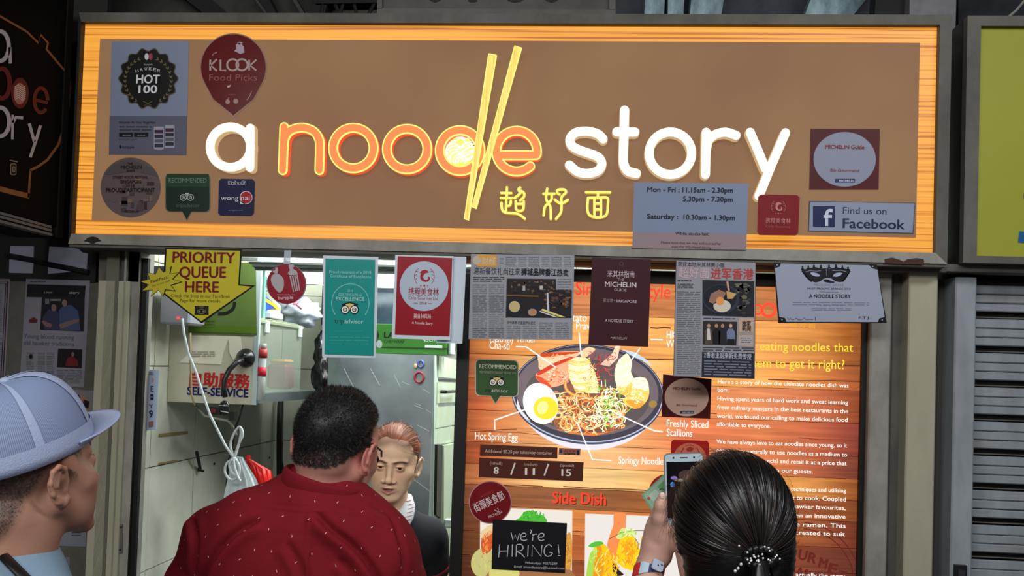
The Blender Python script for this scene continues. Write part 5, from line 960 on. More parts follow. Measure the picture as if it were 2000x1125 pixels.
a.poly([(57, 625), (66, 619), (74, 624), (72, 630), (58, 630)], (80, 40, 40), 2, 'photo_print'); a.text('Young blood running', (47, 660), (145, 663), 8, (84, 84, 96), 2, -.004); a.text('old hawker traditions', (46, 673), (145, 676), 8, (84, 84, 96), 2, -.004)
a.poly([(114, 680.5), (161, 682.5), (160, 719), (112, 717)], (26, 22, 26), 2, 'photo_print'); a.poly([(132, 700), (142, 694), (152, 704), (154, 716), (128, 714)], (96, 30, 34), 3, 'photo_print'); a.ell(143, 692, 3, 4.5, (110, 84, 80), 4, 14, 'photo_print')
for x in (52, 74, 92): a.lines(x, 690, x+14, 745, 18, 1.2, (96, 96, 106), 2, seg=2)
a.lines(112, 724, 160, 748, 9, 1.2, (96, 96, 106), 2, seg=3); a.ell(61, 696, 3.5, 5, (24, 22, 26), 3, 12, 'photo_print'); a.done()
t, P = sheet('newspaper_page', 'dim page with a red and black border cut by the left edge of the picture', 'newspaper', [(-70, 543), (20, 545), (8, 770), (-70, 770)], .128, (126, 124, 132), th=.0008); a = Art(P, t); a.line([(-70, 548), (16, 549.5), (6, 740)], 2, (70, 30, 50), 2); a.line([(-70, 552), (12, 553.5), (2, 740)], 1.4, (40, 36, 48), 2); a.lines(-60, 570, 4, 740, 40, 2, (110, 108, 124), 2); a.done()
t, P = sheet('photo_page', 'dim pinned page with a small food picture, above the cap brim', 'page', [(120, 760), (186, 763), (183, 850), (110, 850)], .128, (118, 114, 122), th=.0008); a = Art(P, t); a.poly([(150, 776), (160, 772), (175, 782), (174, 816), (150, 820)], (150, 110, 84), 2, 'photo_print'); a.poly([(164, 780), (175, 784), (173, 798), (162, 794)], (28, 24, 34), 3, 'photo_print'); a.poly([(148, 774), (154, 770), (158, 776), (152, 786)], (60, 36, 34), 3, 'photo_print'); a.done()
t, P = sheet('printed_page', 'dim printed page on the board beside the cap wearer\'s chin', 'page', [(118, 940), (171, 942), (167, 1068), (110, 1066)], .128, (118, 120, 132), th=.0008); a = Art(P, t); a.lines(140, 1030, 158, 1046, 4, 1.5, (60, 60, 80), 2); a.done()
sheet('printed_page', 'dim grey page at the bottom of the left notice board', 'page', [(80, 1085), (137, 1088), (134, 1200), (76, 1200)], .128, (104, 106, 112), th=.0008)
t, P = sheet('price_list', 'narrow pale blue list with small symbols inside the glass edge', 'list', [(281, 722.5), (311, 722.5), (304, 839), (275.5, 842)], .16, (166, 182, 206), th=.0008); a = Art(P, t)
a.text("Apple's", (283.5, 730), (300, 730), 4, (50, 60, 80), 2); a.line([(283, 731.5), (300, 731.5)], .8, (50, 60, 80), 2); a.line([(298, 738), (300, 742), (298, 746)], 1.4, (190, 90, 70), 2); a.text('E', (294.5, 765), (300.5, 765), 11, (50, 56, 90), 2); a.rect(294, 770, 300, 781, (30, 36, 80), 2); a.rect(296, 773.5, 298, 777, (170, 184, 206), 3); a.text('Y', (292, 797), (300, 796), 7, (40, 40, 60), 2); a.text('9', (292, 815), (298.5, 815), 13, (24, 26, 60), 2, .04); a.poly([(291, 824), (300, 822), (300, 833), (291, 835)], (140, 100, 100), 2)
for y in (743, 760, 809): a.lines(280, y, 288, y, 1, 1.5, (90, 100, 130), 2, seg=2)
a.lines(278, 828, 284, 838, 2, 1.5, (90, 100, 130), 2, seg=2); a.done()
# ---------------------------------------------------------------- inside the stall
def pbox(g, x0, y0, x1, y1, Y, dep): return wbox(g, x0, y0, x1, y1, Y, dep)
def blob(c, r, amp, seed, n=26, m=18, sc=9.):
    from mathutils import noise as N
    g = Geo(); g.ell((0, 0, 0), (1, 1, 1), n, m); o = Geo(); vs = []
    for v in g.v:
        d = 1+amp*N.noise(Vector((v[0]*sc*.2+seed, v[1]*sc*.2, v[2]*sc*.2)))*2+amp*.6*abs(N.noise(Vector((v[0]*sc*.6+seed, v[1]*sc*.6+4, v[2]*sc*.6))))*2
        vs.append((c[0]+r[0]*v[0]*d, c[1]+r[1]*v[1]*d, c[2]+r[2]*v[2]*d))
    o.add(vs, g.f); return o
ALU = mat((190, 200, 196), rough=.45, metal=.25, noise=.3, nscale=(6, 6, 60)); ALUD = mat((104, 112, 106), rough=.45, metal=.5, noise=.4, nscale=(6, 6, 60))
XI0, XI1 = at(474, 500, .14)[0], at(925, 500, .14)[0]
for k, (ya, yb, Y, m_) in enumerate(((486, 491, .135, mat((226, 234, 232), rough=.5)), (516, 520, .19, ALUD), (521, 526, .22, ALUD), (526, 532, .24, ALU))):  # front rail near white, the tube's light put into its colour
    g = Geo(); za, zb_2 = at(700, ya, Y)[2], at(700, yb, Y)[2]; g.box(XI0, XI1, Y, Y+.025, zb_2, za); struct('trim_%d' % (15+k), g, m_)
# fluorescent fitting
A_, B_ = at(500, 540, .62), at(925, 553, 1.02)
t = thing('tube_light', 'bright white fluorescent tube light high inside the stall', 'lamp', (A_+B_)/2)
g = Geo(); d_ = (B_-A_)/np.linalg.norm(B_-A_); nn_ = V(-d_[1], d_[0], 0)*.035
g.prism([A_+nn_+V(0, 0, .028), B_+nn_+V(0, 0, .028), B_-nn_+V(0, 0, .028), A_-nn_+V(0, 0, .028)], (0, 0, .04)); mk('housing', g, mat((190, 198, 196), rough=.5), t)
g = Geo(); g.tube([A_, B_], .021, 14); mk('tube', g, mat((246, 255, 250), emit=7.), t, smooth=True)
for q in (A_, B_): g = Geo(); g.tube([q+V(0, 0, -.02), q+V(0, 0, .03)], .012, 8); mk('lamp_holder', g, M_GREY, t)
t = thing('tube_light', 'second fluorescent tube light just behind the top rails of the opening', 'lamp', at(720, 499, .19))
g = Geo(); g.tube([at(560, 502.5, .150), at(905, 510, .150)], .0115, 12); mk('tube', g, mat((246, 255, 250), emit=5.), t, smooth=True)
for q in (560, 905): g = Geo(); g.tube([at(q, 503+(q-560)*.022, .150), at(q, 480, .150)], .007, 8); mk('lamp_holder', g, M_GREY, t)
# dark upper cabinet at the back
t = thing('upper_cabinet', 'dark blue grey glazed wall cabinet high at the back of the stall', 'cabinet', at(760, 680, 1.2))
g = Geo(); pbox(g, 628, 563, 912, 640, 1.26, .24); mk('body', g, mat((58, 68, 80), rough=.35, noise=.6, nscale=(5, 5, 9), dark=(28, 34, 42)), t)
for xa in (632, 724, 816): g = Geo(); pbox(g, xa, 572, xa+88, 634, 1.212, .008); mk('door', g, mat((66, 84, 98), rough=.12, spec=.6, noise=.5, nscale=(7, 7, 7), dark=(22, 28, 34)), t)
g = Geo(); pbox(g, 628, 638, 912, 643, 1.24, .26); mk('bottom_rail', g, ALU, t)

# shelf unit along the left wall, with self-service end panel
YP = .385; xs0, xs1 = XL+.001, at(494, 730, YP)[0]
zt_p, zb_p = at(420, 652, YP)[2], at(420, 788, YP)[2]; z_sh = at(505, 770, YP)[2]
t = thing('wall_shelf', 'metal wall shelf with a cream end panel lettered self-service in red and blue', 'shelf', ((xs0+xs1)/2, YP+.4, zb_p))
g = Geo(); g.box(xs0, xs1, YP, YP+.012, zb_p, at(420, 508, YP)[2]); mk('end_panel', g, mat((188, 185, 166), rough=.5, noise=.5, nscale=(7, 7, 4), dark=(168, 164, 142)), t)
g = Geo(); g.box(xs0, xs1+.012, YP+.012, 1.25, zb_p+.004, z_sh); mk('shelf_board', g, M_STEEL, t)
g = Geo(); g.box(xs1, xs1+.014, YP-.002, YP+.014, zb_p, at(420, 500, YP)[2]); mk('corner_post', g, mat((186, 204, 204), rough=.35, metal=.4), t)
g = Geo(); g.box(xs1, xs1+.012, 1.23, 1.25, zb_p, at(420, 500, YP)[2]); mk('corner_post', g, ALU, t)
g = Geo(); g.box(xs0, xs1+.012, YP+.012, 1.25, at(420, 506, YP)[2], at(420, 500, YP)[2]); mk('top_board', g, M_STEEL, t)
P = Plane(YP); a = Art(P, t, .0006)
RS = (176, 40, 38)
a.text('自助服務', (371, 751), (487, 757), 20.5, RS, 2, .05); a.text('SELF-SERVICE', (366, 770.5), (484.5, 776), 15, (26, 30, 84), 2, .05); a.done()
t, P = sheet('green_poster', 'faded green poster with a dark curved letter above the self-service panel', 'poster', [(364, 512), (499, 514), (501.5, 655), (368, 651)], YP-.003, (124, 158, 56), m=mat((88, 110, 50), rough=.45, noise=.5, nscale=(9, 9, 9), dark=(72, 92, 38)))
a = Art(P, t); a.line(smoothp([(459, 590), (456, 602), (444, 611), (426, 613)], 6), 6, (26, 32, 28), 2, 'lettering'); a.poly([(369, 634), (501, 638), (501.5, 652), (368, 648)], (84, 112, 34), 1, 'stain'); a.lines(378, 628, 420, 640, 3, 1.5, (70, 96, 40), 2); a.done()
t, P = sheet('torn_paper', 'torn off-white paper with small print above the red Chinese characters', 'paper', [(368, 655), (470, 657), (472, 684), (456, 704), (448, 690), (446, 662), (436, 690), (432, 712), (350, 708), (369, 690)], YP-.002, (214, 210, 190)); a = Art(P, t); a.lines(374, 688, 420, 696, 3, 1.2, (110, 106, 96), 2, seg=3); a.done()
# suction mount with goose neck and clamp
t = thing('phone_mount', 'black phone mount with suction cup and goose neck on the self-service panel', 'mount', at(440, 820, .3))
q = at(480, 699, YP-.004); g = Geo(); g.tube([q, q+V(0, -.008, 0), q+V(0, -.02, 0), q+V(0, -.03, 0)], [.031, .029, .017, .008], 24); mk('suction_cup', g, mat((18, 18, 20), rough=.25), t, smooth=True)
g = Geo(); g.tube([at(474, 703, .35), at(462, 708, .33), at(448, 722, .31), at(438, 742, .30), at(437, 760, .30), at(440, 776, .30)], .0085, 10); mk('goose_neck', g, mat((20, 20, 22), rough=.35), t, smooth=True)
g = Geo(); g.ell(at(438, 797, .30), (.018, .012, .024), 20, 12); mk('joint', g, mat((30, 30, 34), rough=.2), t, smooth=True)
g = Geo(); pbox(g, 409, 795, 430, 810, .29, .02); mk('clamp_jaw', g, M_BLACK, t)
g = Geo(); pbox(g, 412, 798, 421, 806, .288, .003); mk('clamp_pad', g, mat((120, 30, 36), rough=.6), t)
g = Geo(); pbox(g, 446, 804, 457, 822, .29, .02); mk('clamp_jaw', g, M_BLACK, t)
g = Geo(); g.tube([at(428, 792+k, .283) for k in (0,)]+[at(447, 793, .283)], .0012, 6); g.tube([at(431, 803, .283), at(446, 806, .283)], .0015, 6); mk('chrome_trim', g, ALU, t)
# router and cables
t = thing('router_box', 'grey network box with a red light, under the yellow arrow sign', 'box', at(330, 634, .25))
g = Geo(); x0_, x1_, z0_, z1_ = at(312, 605, .24)[0], at(371, 605, .24)[0], at(340, 633, .24)[2], at(340, 560, .24)[2]; g.rbox(max(x0_, XL+.003), x1_, .24, .36, z0_, z1_, .006); mk('case', g, mat((150, 152, 164), rough=.45), t)
g = Geo(); pbox(g, 345, 619, 350, 623, .237, .003); mk('indicator_light', g, mat((255, 60, 50), emit=2.), t)
g = Geo(); pbox(g, 300, 520, 330, 545, .24, .05); tag(mk('dark_socket', g, mat((70, 70, 82), rough=.5)), 'grey box behind the upper left of the yellow arrow sign', 'box')
CW = mat((190, 200, 202), rough=.45)
Yc = .30
cab = [(356, 622), (359, 650), (368, 690), (384, 730), (398, 775), (410, 810), (425, 840), (440, 870), (455, 893)]
g = Geo(); g.tube([at(x, y, .225+.02*i/8) for i, (x, y) in enumerate(cab)], .0042, 8); tag(mk('white_cable', g, CW, smooth=True), 'thick white cable hanging from the grey network box across the self-service panel', 'cable')
g = Geo()
g.tube([at(x, y, .36) for x, y in smoothp([(456, 893), (450, 868), (458, 845), (468, 834), (470, 850), (463, 880), (457, 896)], 5)], .0042, 8)
g.tube([at(x, y, .355) for x, y in smoothp([(457, 896), (466, 868), (474, 850), (472, 838), (468, 834)], 5)], .0042, 8)
g.tube([at(x, y, .35) for x, y in smoothp([(455, 896), (443, 905), (439, 920), (446, 934), (456, 937), (466, 928), (468, 912), (461, 897)], 5)], .0042, 8)
g.tube([at(x, y, .345) for x, y in smoothp([(454, 898), (448, 908), (452, 922), (462, 930), (468, 934)], 5)], .0042, 8)
g.tube([at(x, y, .34) for x, y in smoothp([(456, 898), (458, 912), (464, 930), (470, 940)], 5)], .0042, 8)
g.tube([at(452, 895, .352), at(461, 897, .352)], .006, 8)
tag(mk('coiled_cable', g, CW, smooth=True), 'bundle of white cable tied in loops and hung on the tiled wall', 'cable')
g = Geo(); g.tube([at(x, y, .25+.002*i) for i, (x, y) in enumerate([(372, 650), (371, 690), (373, 730), (374, 770), (380, 792)])], .003, 6); tag(mk('tan_cable', g, mat((150, 134, 96), rough=.6), smooth=True), 'thin tan cable hanging left of the thick white cable', 'cable')
g = Geo(); g.tube([at(x, y, .42) for x, y in [(475, 788), (468, 815), (460, 835), (455, 870), (446, 900), (442, 950)]], .003, 6); tag(mk('dark_cable', g, M_BLACK, smooth=True), 'thin black cable hanging below the right end of the self-service panel', 'cable')
g = Geo(); g.tube([at(x, y, .45) for x, y in [(382, 792), (400, 812), (425, 818), (446, 822), (456, 835), (462, 850)]], .0045, 6); tag(mk('grey_cable', g, mat((150, 150, 138), rough=.6), smooth=True), 'grey cable sagging under the phone mount clamp', 'cable')
# apron and red bag hung on the wall
def cloth(name, label, cat, pts, Y, m, bulge=.02, nf=5):
    """hanging fabric: outline fan of px points, with soft folds in depth"""
    n = len(pts)//2; L, R = pts[:n], pts[n:][::-1]; vs = []; fs = []; K = 14
    for i in range(n):
        for j in range(K+1):
            s = j/K; x = L[i][0]*(1-s)+R[i][0]*s; y = L[i][1]*(1-s)+R[i][1]*s
            vs.append(at(x, y, Y-bulge*math.sin(math.pi*s)-.006*math.sin(s*nf*2*math.pi+i*.4)))
    for i in range(n-1):
        for j in range(K): q = i*(K+1)+j; fs.append((q, q+K+1, q+K+2, q+1))
    m0 = len(vs); vs += [v+V(0, .002, 0) for v in vs]; fs += [tuple(m0+i for i in f[::-1]) for f in fs]
    o = mesh_obj(name, vs, fs, m, smooth=True); tag(o, label, cat); return o
cloth('white_cloth', 'white cloth hanging below the tied cable beside the red bag', 'cloth', [(455, 890), (450, 915), (444, 938), (438, 965), (428, 1040), (516, 1040), (512, 965), (500, 935), (484, 910), (474, 893)], .42, mat((190, 202, 206), rough=.8))
cloth('red_bag', 'bright red plastic bag hanging on the tiled wall behind the man in red', 'bag', [(478, 893), (482, 905), (488, 925), (492, 950), (500, 1000), (560, 1000), (540, 950), (532, 938), (530, 920), (482, 893)], .47, mat((226, 30, 24), rough=.3), .03)
g = Geo(); g.tube([at(483, 905, .45), at(487, 890, .45), at(484, 892, .45)], .005, 6); tag(mk('bag_handle', g, mat((206, 30, 26), rough=.3)), 'loop handle of the red bag sticking up on the wall', 'handle')
# hook, tape marks, screws on tiles (on the left wall)
g = Geo(); q = atX(391, 900, XL+.02); g.tube([atX(384, 883, XL+.03), atX(389, 905, XL+.02), atX(391, 918, XL+.004)], .006, 8); g.tube([atX(387, 917, XL+.01), atX(397, 920, XL+.02)], .005, 6); tag(mk('wall_hook', g, mat((44, 42, 40), rough=.5, metal=.4)), 'dark metal hook on the tiled wall left of the tied cable', 'hook')
for nm, lb, q in (('tape_mark', 'brown tape remnant on the tiled wall above the metal hook', [(312, 847), (367, 842), (367, 847), (311, 853)]), ('tape_mark', 'faint brown tape remnant on the tiled wall left of the metal hook', [(311, 904), (347, 898), (346, 902), (310, 908)])):
    g = Geo(); g.prism([atX(x, y, XL+.003) for x, y in q], (-.002, 0, 0)); tag(mk(nm, g, mat((140, 122, 80), rough=.7)), lb, 'tape')
for lb, (x, y) in (('small dark screw hole in the tile right of the metal hook', (419, 906)), ('small dark screw hole in the tile left of the pipe', (527, 894)), ('small dark screw hole in the tile above the metal hook', (424, 828))):
    g = Geo(); q = atX(x, y, XL+.003); g.tube([q-V(.002, 0, 0), q+V(.001, 0, 0)], .005, 8); tag(mk('screw_hole', g, M_BLACK), lb, 'screw')
g = Geo(); g.tube([at(548, 770, 1.42), at(546, 850, 1.42), at(546, 1300, 1.42)], .014, 8); g.tube([at(552, 770, 1.38), at(550, 900, 1.38), at(553, 918, 1.36)], .005, 6); tag(mk('drain_pipe', g, mat((36, 34, 32), rough=.35), smooth=True), 'dark pipe running down the far corner of the tiled walls', 'pipe')

# storage box on the shelf, seen from its long side
Xc1 = xs1-.004; Ya, Yb_ = .41, max(.8, float(atX(588, 700, Xc1)[1])); Yb_ = min(Yb_, 1.1); zt_c = atX(520, 634, Xc1)[2]
t = thing('storage_box', 'cloudy clear plastic storage box with a green-grey lid on the metal shelf', 'box', (-.98, (Ya+Yb_)/2, z_sh))
PLA = mat((170, 182, 168), rough=.2, alpha=.24, spec=.5); g = Geo(); zc0, zc1 = z_sh+.001, zt_c
x0_ = XL+.02
g.box(x0_, Xc1, Ya, Ya+.003, zc0, zc1); g.box(x0_, Xc1, Yb_-.003, Yb_, zc0, zc1); g.box(x0_, x0_+.003, Ya, Yb_, zc0, zc1); g.box(Xc1-.003, Xc1, Ya, Yb_, zc0, zc1); g.box(x0_, Xc1, Ya, Yb_, zc0, zc0+.003); mk('tub', g, PLA, t)
g = Geo(); g.rbox(x0_-.005, Xc1+.006, Ya-.006, Yb_+.006, zc1, zc1+.016, .004); g.rbox(x0_+.01, Xc1-.01, Ya+.01, Yb_-.01, zc1+.016, zc1+.022, .003); mk('lid', g, mat((150, 160, 132), rough=.35, alpha=.8), t)
for yy in (Ya+.07, Yb_-.06): g = Geo(); g.rbox(Xc1+.001, Xc1+.012, yy, yy+.03, zc1-.03, zc1+.012, .003); mk('clip', g, mat((196, 214, 204), rough=.3), t)
o = mk('white_sack', blob(((x0_+Xc1)/2+.01, Ya+.22, zc0+.055), (.06, .1, .058), .25, 3.), mat((206, 204, 178), rough=.6), smooth=True); tag(o, 'creased off-white sack inside the cloudy storage box', 'sack')
g = Geo(); g.rbox(Xc1-.09, Xc1-.012, Yb_-.12, Yb_-.03, zc0+.006, zc0+.1, .01); o = mk('purple_packet', g, mat((140, 60, 84), rough=.5, noise=.6, nscale=(20, 20, 20), dark=(110, 44, 60))); tag(o, 'purple packet inside the right end of the storage box', 'packet')
g = Geo(); g.rbox(Xc1-.085, Xc1-.015, Yb_-.115, Yb_-.035, zc0+.101, zc0+.118, .008); o = mk('orange_packet', g, mat((206, 150, 70), rough=.5)); tag(o, 'orange packet top above the purple packet in the storage box', 'packet')
# bottle at the left end of the shelf
t = thing('sauce_bottle', 'clear bottle with red bands left of the storage box on the shelf', 'bottle', at(503, 770, .397)); bx, by = at(512, 700, .40)[0], .40
g = Geo(); zz0 = z_sh+.001; g.tube([(xs1+.024, by, zz0-.02), (xs1+.024, by, zz0+.06), (xs1+.026, by, zz0+.13), (xs1+.026, by, zz0+.15)], [.013, .013, .012, .008], 14); mk('bottle_body', g, mat((190, 196, 196), rough=.15, alpha=.8), t, smooth=True)
g = Geo(); g.tube([(xs1+.025, by, zz0+.058), (xs1+.025, by, zz0+.088)], .0138, 14); mk('label_band', g, mat((190, 30, 50), rough=.4), t, smooth=True)
g = Geo(); g.tube([(xs1+.026, by, zz0+.118), (xs1+.026, by, zz0+.148)], .0138, 14); mk('label_band', g, mat((160, 50, 52), rough=.4), t, smooth=True)
g = Geo(); g.tube([(xs1+.026, by, zz0+.148), (xs1+.026, by, zz0+.165)], .010, 14); mk('cap', g, mat((150, 146, 140), rough=.4), t, smooth=True)
# things on the lid
zl = zc1+.023
t = thing('detergent_bottle', 'blue bottle with a yellow band lying on the storage box lid', 'bottle', atX(525, 612, Xc1-.03)); xq = Xc1-.03
pa = [atX(x, y, xq) for x, y in [(510, 617), (512, 585), (520, 580), (534, 590), (545, 604), (530, 603), (521, 606), (518, 617)]]; g = Geo(); g.prism(pa, (-.04, 0, 0)); mk('bottle_body', g, mat((30, 74, 180), rough=.35), t)
pa = [atX(x, y, xq+.002) for x, y in [(512, 583), (522, 584), (536, 592), (546, 603), (543, 606), (532, 597), (520, 590), (511, 589)]]; g = Geo(); g.prism(pa, (-.044, 0, 0)); mk('label_band', g, mat((246, 190, 30), rough=.4), t)
g = Geo(); q0 = atX(530, 604, Xc1-.01); q1 = atX(554, 604, Xc1-.01); g.rbox(Xc1-.075, Xc1-.01, q0[1], q1[1], zl+.004, zl+.026, .003); tag(mk('white_tub', g, mat((214, 218, 222), rough=.4)), 'small white lidded tub on the storage box in front of the blue bottle', 'tub')
qc = atX(590, 622, Xc1-.06); o = mk('plastic_bag', blob((Xc1-.07, qc[1]-.02, zl+.055), (.07, .13, .052), .28, 8., sc=14), mat((196, 206, 220), rough=.35, spec=.5), smooth=True); tag(o, 'bundle of crumpled white plastic bags on the storage box', 'bag')
qd = atX(612, 612, Xc1-.08); g = Geo(); g.rbox(Xc1-.13, Xc1-.07, min(qd[1], Yb_)-.14, min(qd[1], Yb_)-.03, zl, zl+.085, .02); tag(mk('white_tub', g, mat((204, 208, 204), rough=.45), smooth=False), 'pale tub standing behind the crumpled plastic bags', 'tub')
g = Geo(); g.tube([atX(574, 590, Xc1-.0), atX(580, 596, Xc1), atX(588, 603, Xc1)], .004, 6); g.tube([atX(574, 594, Xc1), atX(582, 590, Xc1)], .005, 6); tag(mk('pink_tie', g, mat((226, 130, 160), rough=.5), smooth=True), 'pink tie on the crumpled plastic bags', 'tie')
g = Geo(); pbox(g, 505, 528, 516, 622, .52, .02); pbox(g, 512, 540, 521, 560, .53, .02); tag(mk('teal_board', g, mat((120, 178, 164), rough=.4)), 'narrow teal plastic board standing left of the round red sticker', 'board')
# black bags in the gap before the steel cabinet
o = mk('black_bag', blob(at(643, 735, .98)-V(.01, 0, 0), (.042, .045, .11), .3, 12., sc=12), mat((22, 22, 26), rough=.25, spec=.6), smooth=True); tag(o, 'shiny black plastic bag bundled left of the steel cabinet', 'bag')
o = mk('black_bag', blob(at(632, 700, 1.14), (.034, .04, .10), .3, 22., sc=12), mat((22, 22, 26), rough=.25, spec=.6), smooth=True); tag(o, 'black plastic bag hanging behind the teal certificate', 'bag')
# steel steaming cabinet
YC = .72; Xr = at(846, 760, YC)[0]; Xl_ = at(634, 760, YC)[0]; ztc = at(760, 691, YC)[2]
t = thing('steel_cabinet', 'tall brushed stainless steel cabinet behind the stall woman', 'cabinet', ((Xl_+Xr)/2, 1.2, 0))
xb = at(662, 760, YC)[0]; g = Geo(); g.prism([(Xl_, YC+.035, 0), (xb, YC, 0), (Xr, YC, 0), (Xr, 1.49, 0), (Xl_, 1.49, 0)], (0, 0, ztc))
m = bpy.data.materials.new('brushed_steel'); m.use_nodes = True; nt = m.node_tree; b = nt.nodes['Principled BSDF']; b.inputs['Metallic'].default_value = .75; b.inputs['Roughness'].default_value = .38
tc = nt.nodes.new('ShaderNodeTexCoord'); n = nt.nodes.new('ShaderNodeTexNoise'); n.inputs['Scale'].default_value = 4; n.inputs['Detail'].default_value = 6; nt.links.new(tc.outputs['Object'], n.inputs[0]); r = nt.nodes.new('ShaderNodeValToRGB'); r.color_ramp.elements[0].position = .3; r.color_ramp.elements[0].color = (*lin((112, 122, 128)), 1); r.color_ramp.elements[1].position = .7; r.color_ramp.elements[1].color = (*lin((172, 184, 188)), 1)
nt.links.new(n.outputs[0], r.inputs[0]); nt.links.new(r.outputs[0], b.inputs['Base Color']); n2 = nt.nodes.new('ShaderNodeTexNoise'); mp = nt.nodes.new('ShaderNodeMapping'); mp.inputs['Scale'].default_value = (300, 300, 4); nt.links.new(tc.outputs['Object'], mp.inputs[0]); nt.links.new(mp.outputs[0], n2.inputs[0]); bp = nt.nodes.new('ShaderNodeBump'); bp.inputs['Strength'].default_value = .12; nt.links.new(n2.outputs[0], bp.inputs['Height']); nt.links.new(bp.outputs[0], b.inputs['Normal'])
M_BR = m; mk('body', g, m, t)
PC = Plane(YC); a = Art(PC, t, .0004, rough=.3); R_ = random.Random(2)
for x0, y0, x1, y1 in ((672, 720, 690, 755), (724, 720, 742, 753), (770, 732, 782, 756), (785, 745, 800, 752), (826, 760, 840, 768), (810, 792, 826, 798), (832, 800, 842, 806), (780, 828, 806, 834), (815, 830, 838, 842), (812, 788, 822, 792), (790, 880, 830, 900), (800, 930, 840, 960)): a.line([(x0, y0), (x1, y1)], .8, (206, 214, 218), 1, 'scratch')
a.done()
MINT = mat((204, 222, 206), rough=.35, noise=.5, nscale=(9, 9, 6), dark=(196, 196, 140)); PX_ = Plane(X=Xr)
def side(name, q, th, m_, parent=None):
    g = Geo(); g.prism([V(*(lambda p: (p[0], min(p[1], 1.488), p[2]))(PX_.p(x, y))) for x, y in q], (th, 0, 0)); return mk(name, g, m_, parent or t)
side('stile', [(847, 694), (854, 695), (850, 1300), (841, 1300)], .004, mat((190, 208, 196), rough=.3))
side('drawer_front', [(853, 695), (894, 704), (893, 740), (852, 736)], .008, MINT)
d = side('drawer_front', [(851, 746), (893, 748), (891, 785), (850, 787)], .008, MINT); side('drawer_front', [(850, 795), (892, 792), (890, 828), (848, 836)], .008, MINT); side('drawer_front', [(848, 838), (893, 830), (892, 862), (846, 868)], .007, MINT)
g = Geo(); q0 = PX_.p(855, 765, .01); q1 = PX_.p(878, 764, .01); g.tube([q0, q0+V(.02, 0, 0), q1+V(.02, 0, 0), q1], .006, 8); mk('handle', g, M_BLACK, t)
side('gap_shadow_strip', [(853, 739), (893, 742), (893, 746), (852, 745)], .002, M_BLACK)
dr = side('door', [(857, 870), (896, 862), (894, 1300), (856, 1300)], .02, MINT); side('door_gasket', [(847, 868), (857, 869), (854, 1012), (845, 1005)], .014, M_BLACK)
g = Geo(); q0 = PX_.p(858, 1018, .022); g.tube([q0, q0+V(.03, 0, .002), PX_.p(884, 1012, .05)], .006, 8); g.rbox(q0[0], q0[0]+.03, q0[1]-.02, q0[1]+.02, q0[2]-.02, q0[2]+.012, .004); mk('latch', g, ALU, t)
side('stile', [(895, 704), (903, 706), (897, 1300), (893, 1300)], .006, mat((196, 214, 200), rough=.3))
for lb, (x, y), rr, c, c2 in (('small round blue pig magnet on the steel cabinet', (822, 711), .010, (84, 100, 170), (214, 180, 130)), ('red rubber ring hung on the steel cabinet', (819, 737), .016, (170, 50, 66), None)):
    o_ = PC.p(x, y, .006); g = Geo(); g.tube([o_+V(rr*math.cos(i*math.pi/10), 0, rr*1.15*math.sin(i*math.pi/10)) for i in range(20)], .0035, 8, closed=True); o = mk('ring_magnet' if c2 else 'rubber_ring', g, mat(c, rough=.4), smooth=True); tag(o, lb, 'magnet' if c2 else 'ring')
    if c2: g = Geo(); g.ell(PC.p(812, 715, .006), (.006, .004, .009), 12, 8); mk('figure', g, mat(c2, rough=.5), o)
# cling wrap box on the cabinet
t = thing('wrap_box', 'bright green cling wrap carton lying on top of the steel cabinet', 'carton', at(808, 690, YC+.02))
X0w, X1w = at(733, 660, YC+.02)[0], at(872, 660, YC+.02)[0]; zw1 = at(800, 634, YC+.02)[2]; g = Geo(); g.rbox(X0w, X1w, YC+.02, YC+.13, ztc+.001, zw1, .002); mk('carton', g, mat((46, 108, 32), rough=.4), t)
PW = Plane(YC+.02); a = Art(PW, t, .0006); a.text('LARGE', (750.5, 659.5), (801, 661), 11, (24, 30, 22), 2, .04); a.text('CHEFWRAP', (750, 669.5), (790, 670.5), 6, (30, 40, 26), 2, .0); a.poly([(746, 677), (875, 680), (875, 683), (746, 679.5)], (40, 60, 36), 2); a.poly([(830, 673.5), (864, 674.5), (864, 680), (830, 679)], (196, 206, 200), 3); a.ell(741, 672, 6, 8, (150, 160, 160), 2, 10); a.poly([(735, 640), (741, 655), (736, 668), (733, 668)], (30, 34, 34), 3); a.text('45cm', (826, 667), (852, 667), 7, (200, 216, 200), 2, .0); a.done()
g = Geo(); g.rbox(X0w-.04, X0w+.1, YC+.15, YC+.3, ztc+.001, ztc+.11, .01); tag(mk('dark_tin', g, mat((40, 44, 50), rough=.3)), 'dark tin behind the left end of the green cling wrap carton', 'tin')
g = Geo(); g.rbox(X1w+.006, X1w+.02, YC+.04, YC+.12, ztc+.001, ztc+.06, .006); tag(mk('small_carton', g, mat((190, 206, 204), rough=.4)), 'small pale carton right of the green cling wrap carton', 'carton')
g = Geo(); g.tube([(X1w-.012, YC+.16, ztc+.001), (X1w-.012, YC+.16, ztc+.05)], .014, 14); tag(mk('pink_pot', g, mat((180, 90, 110), rough=.4), smooth=False), 'small pink pot behind the right end of the green cling wrap carton', 'pot')
# serving counter under the opening
g = Geo(); g.box(XL+.03, xm0-.04, .125, .30, .9, .94); tag(mk('counter_top', g, M_STEEL), 'stainless steel serving counter under the stall opening', 'counter')
g = Geo(); g.box(XL+.03, xm0-.04, .13, .16, 0, .9); struct('wall_counter', g, M_TILE)
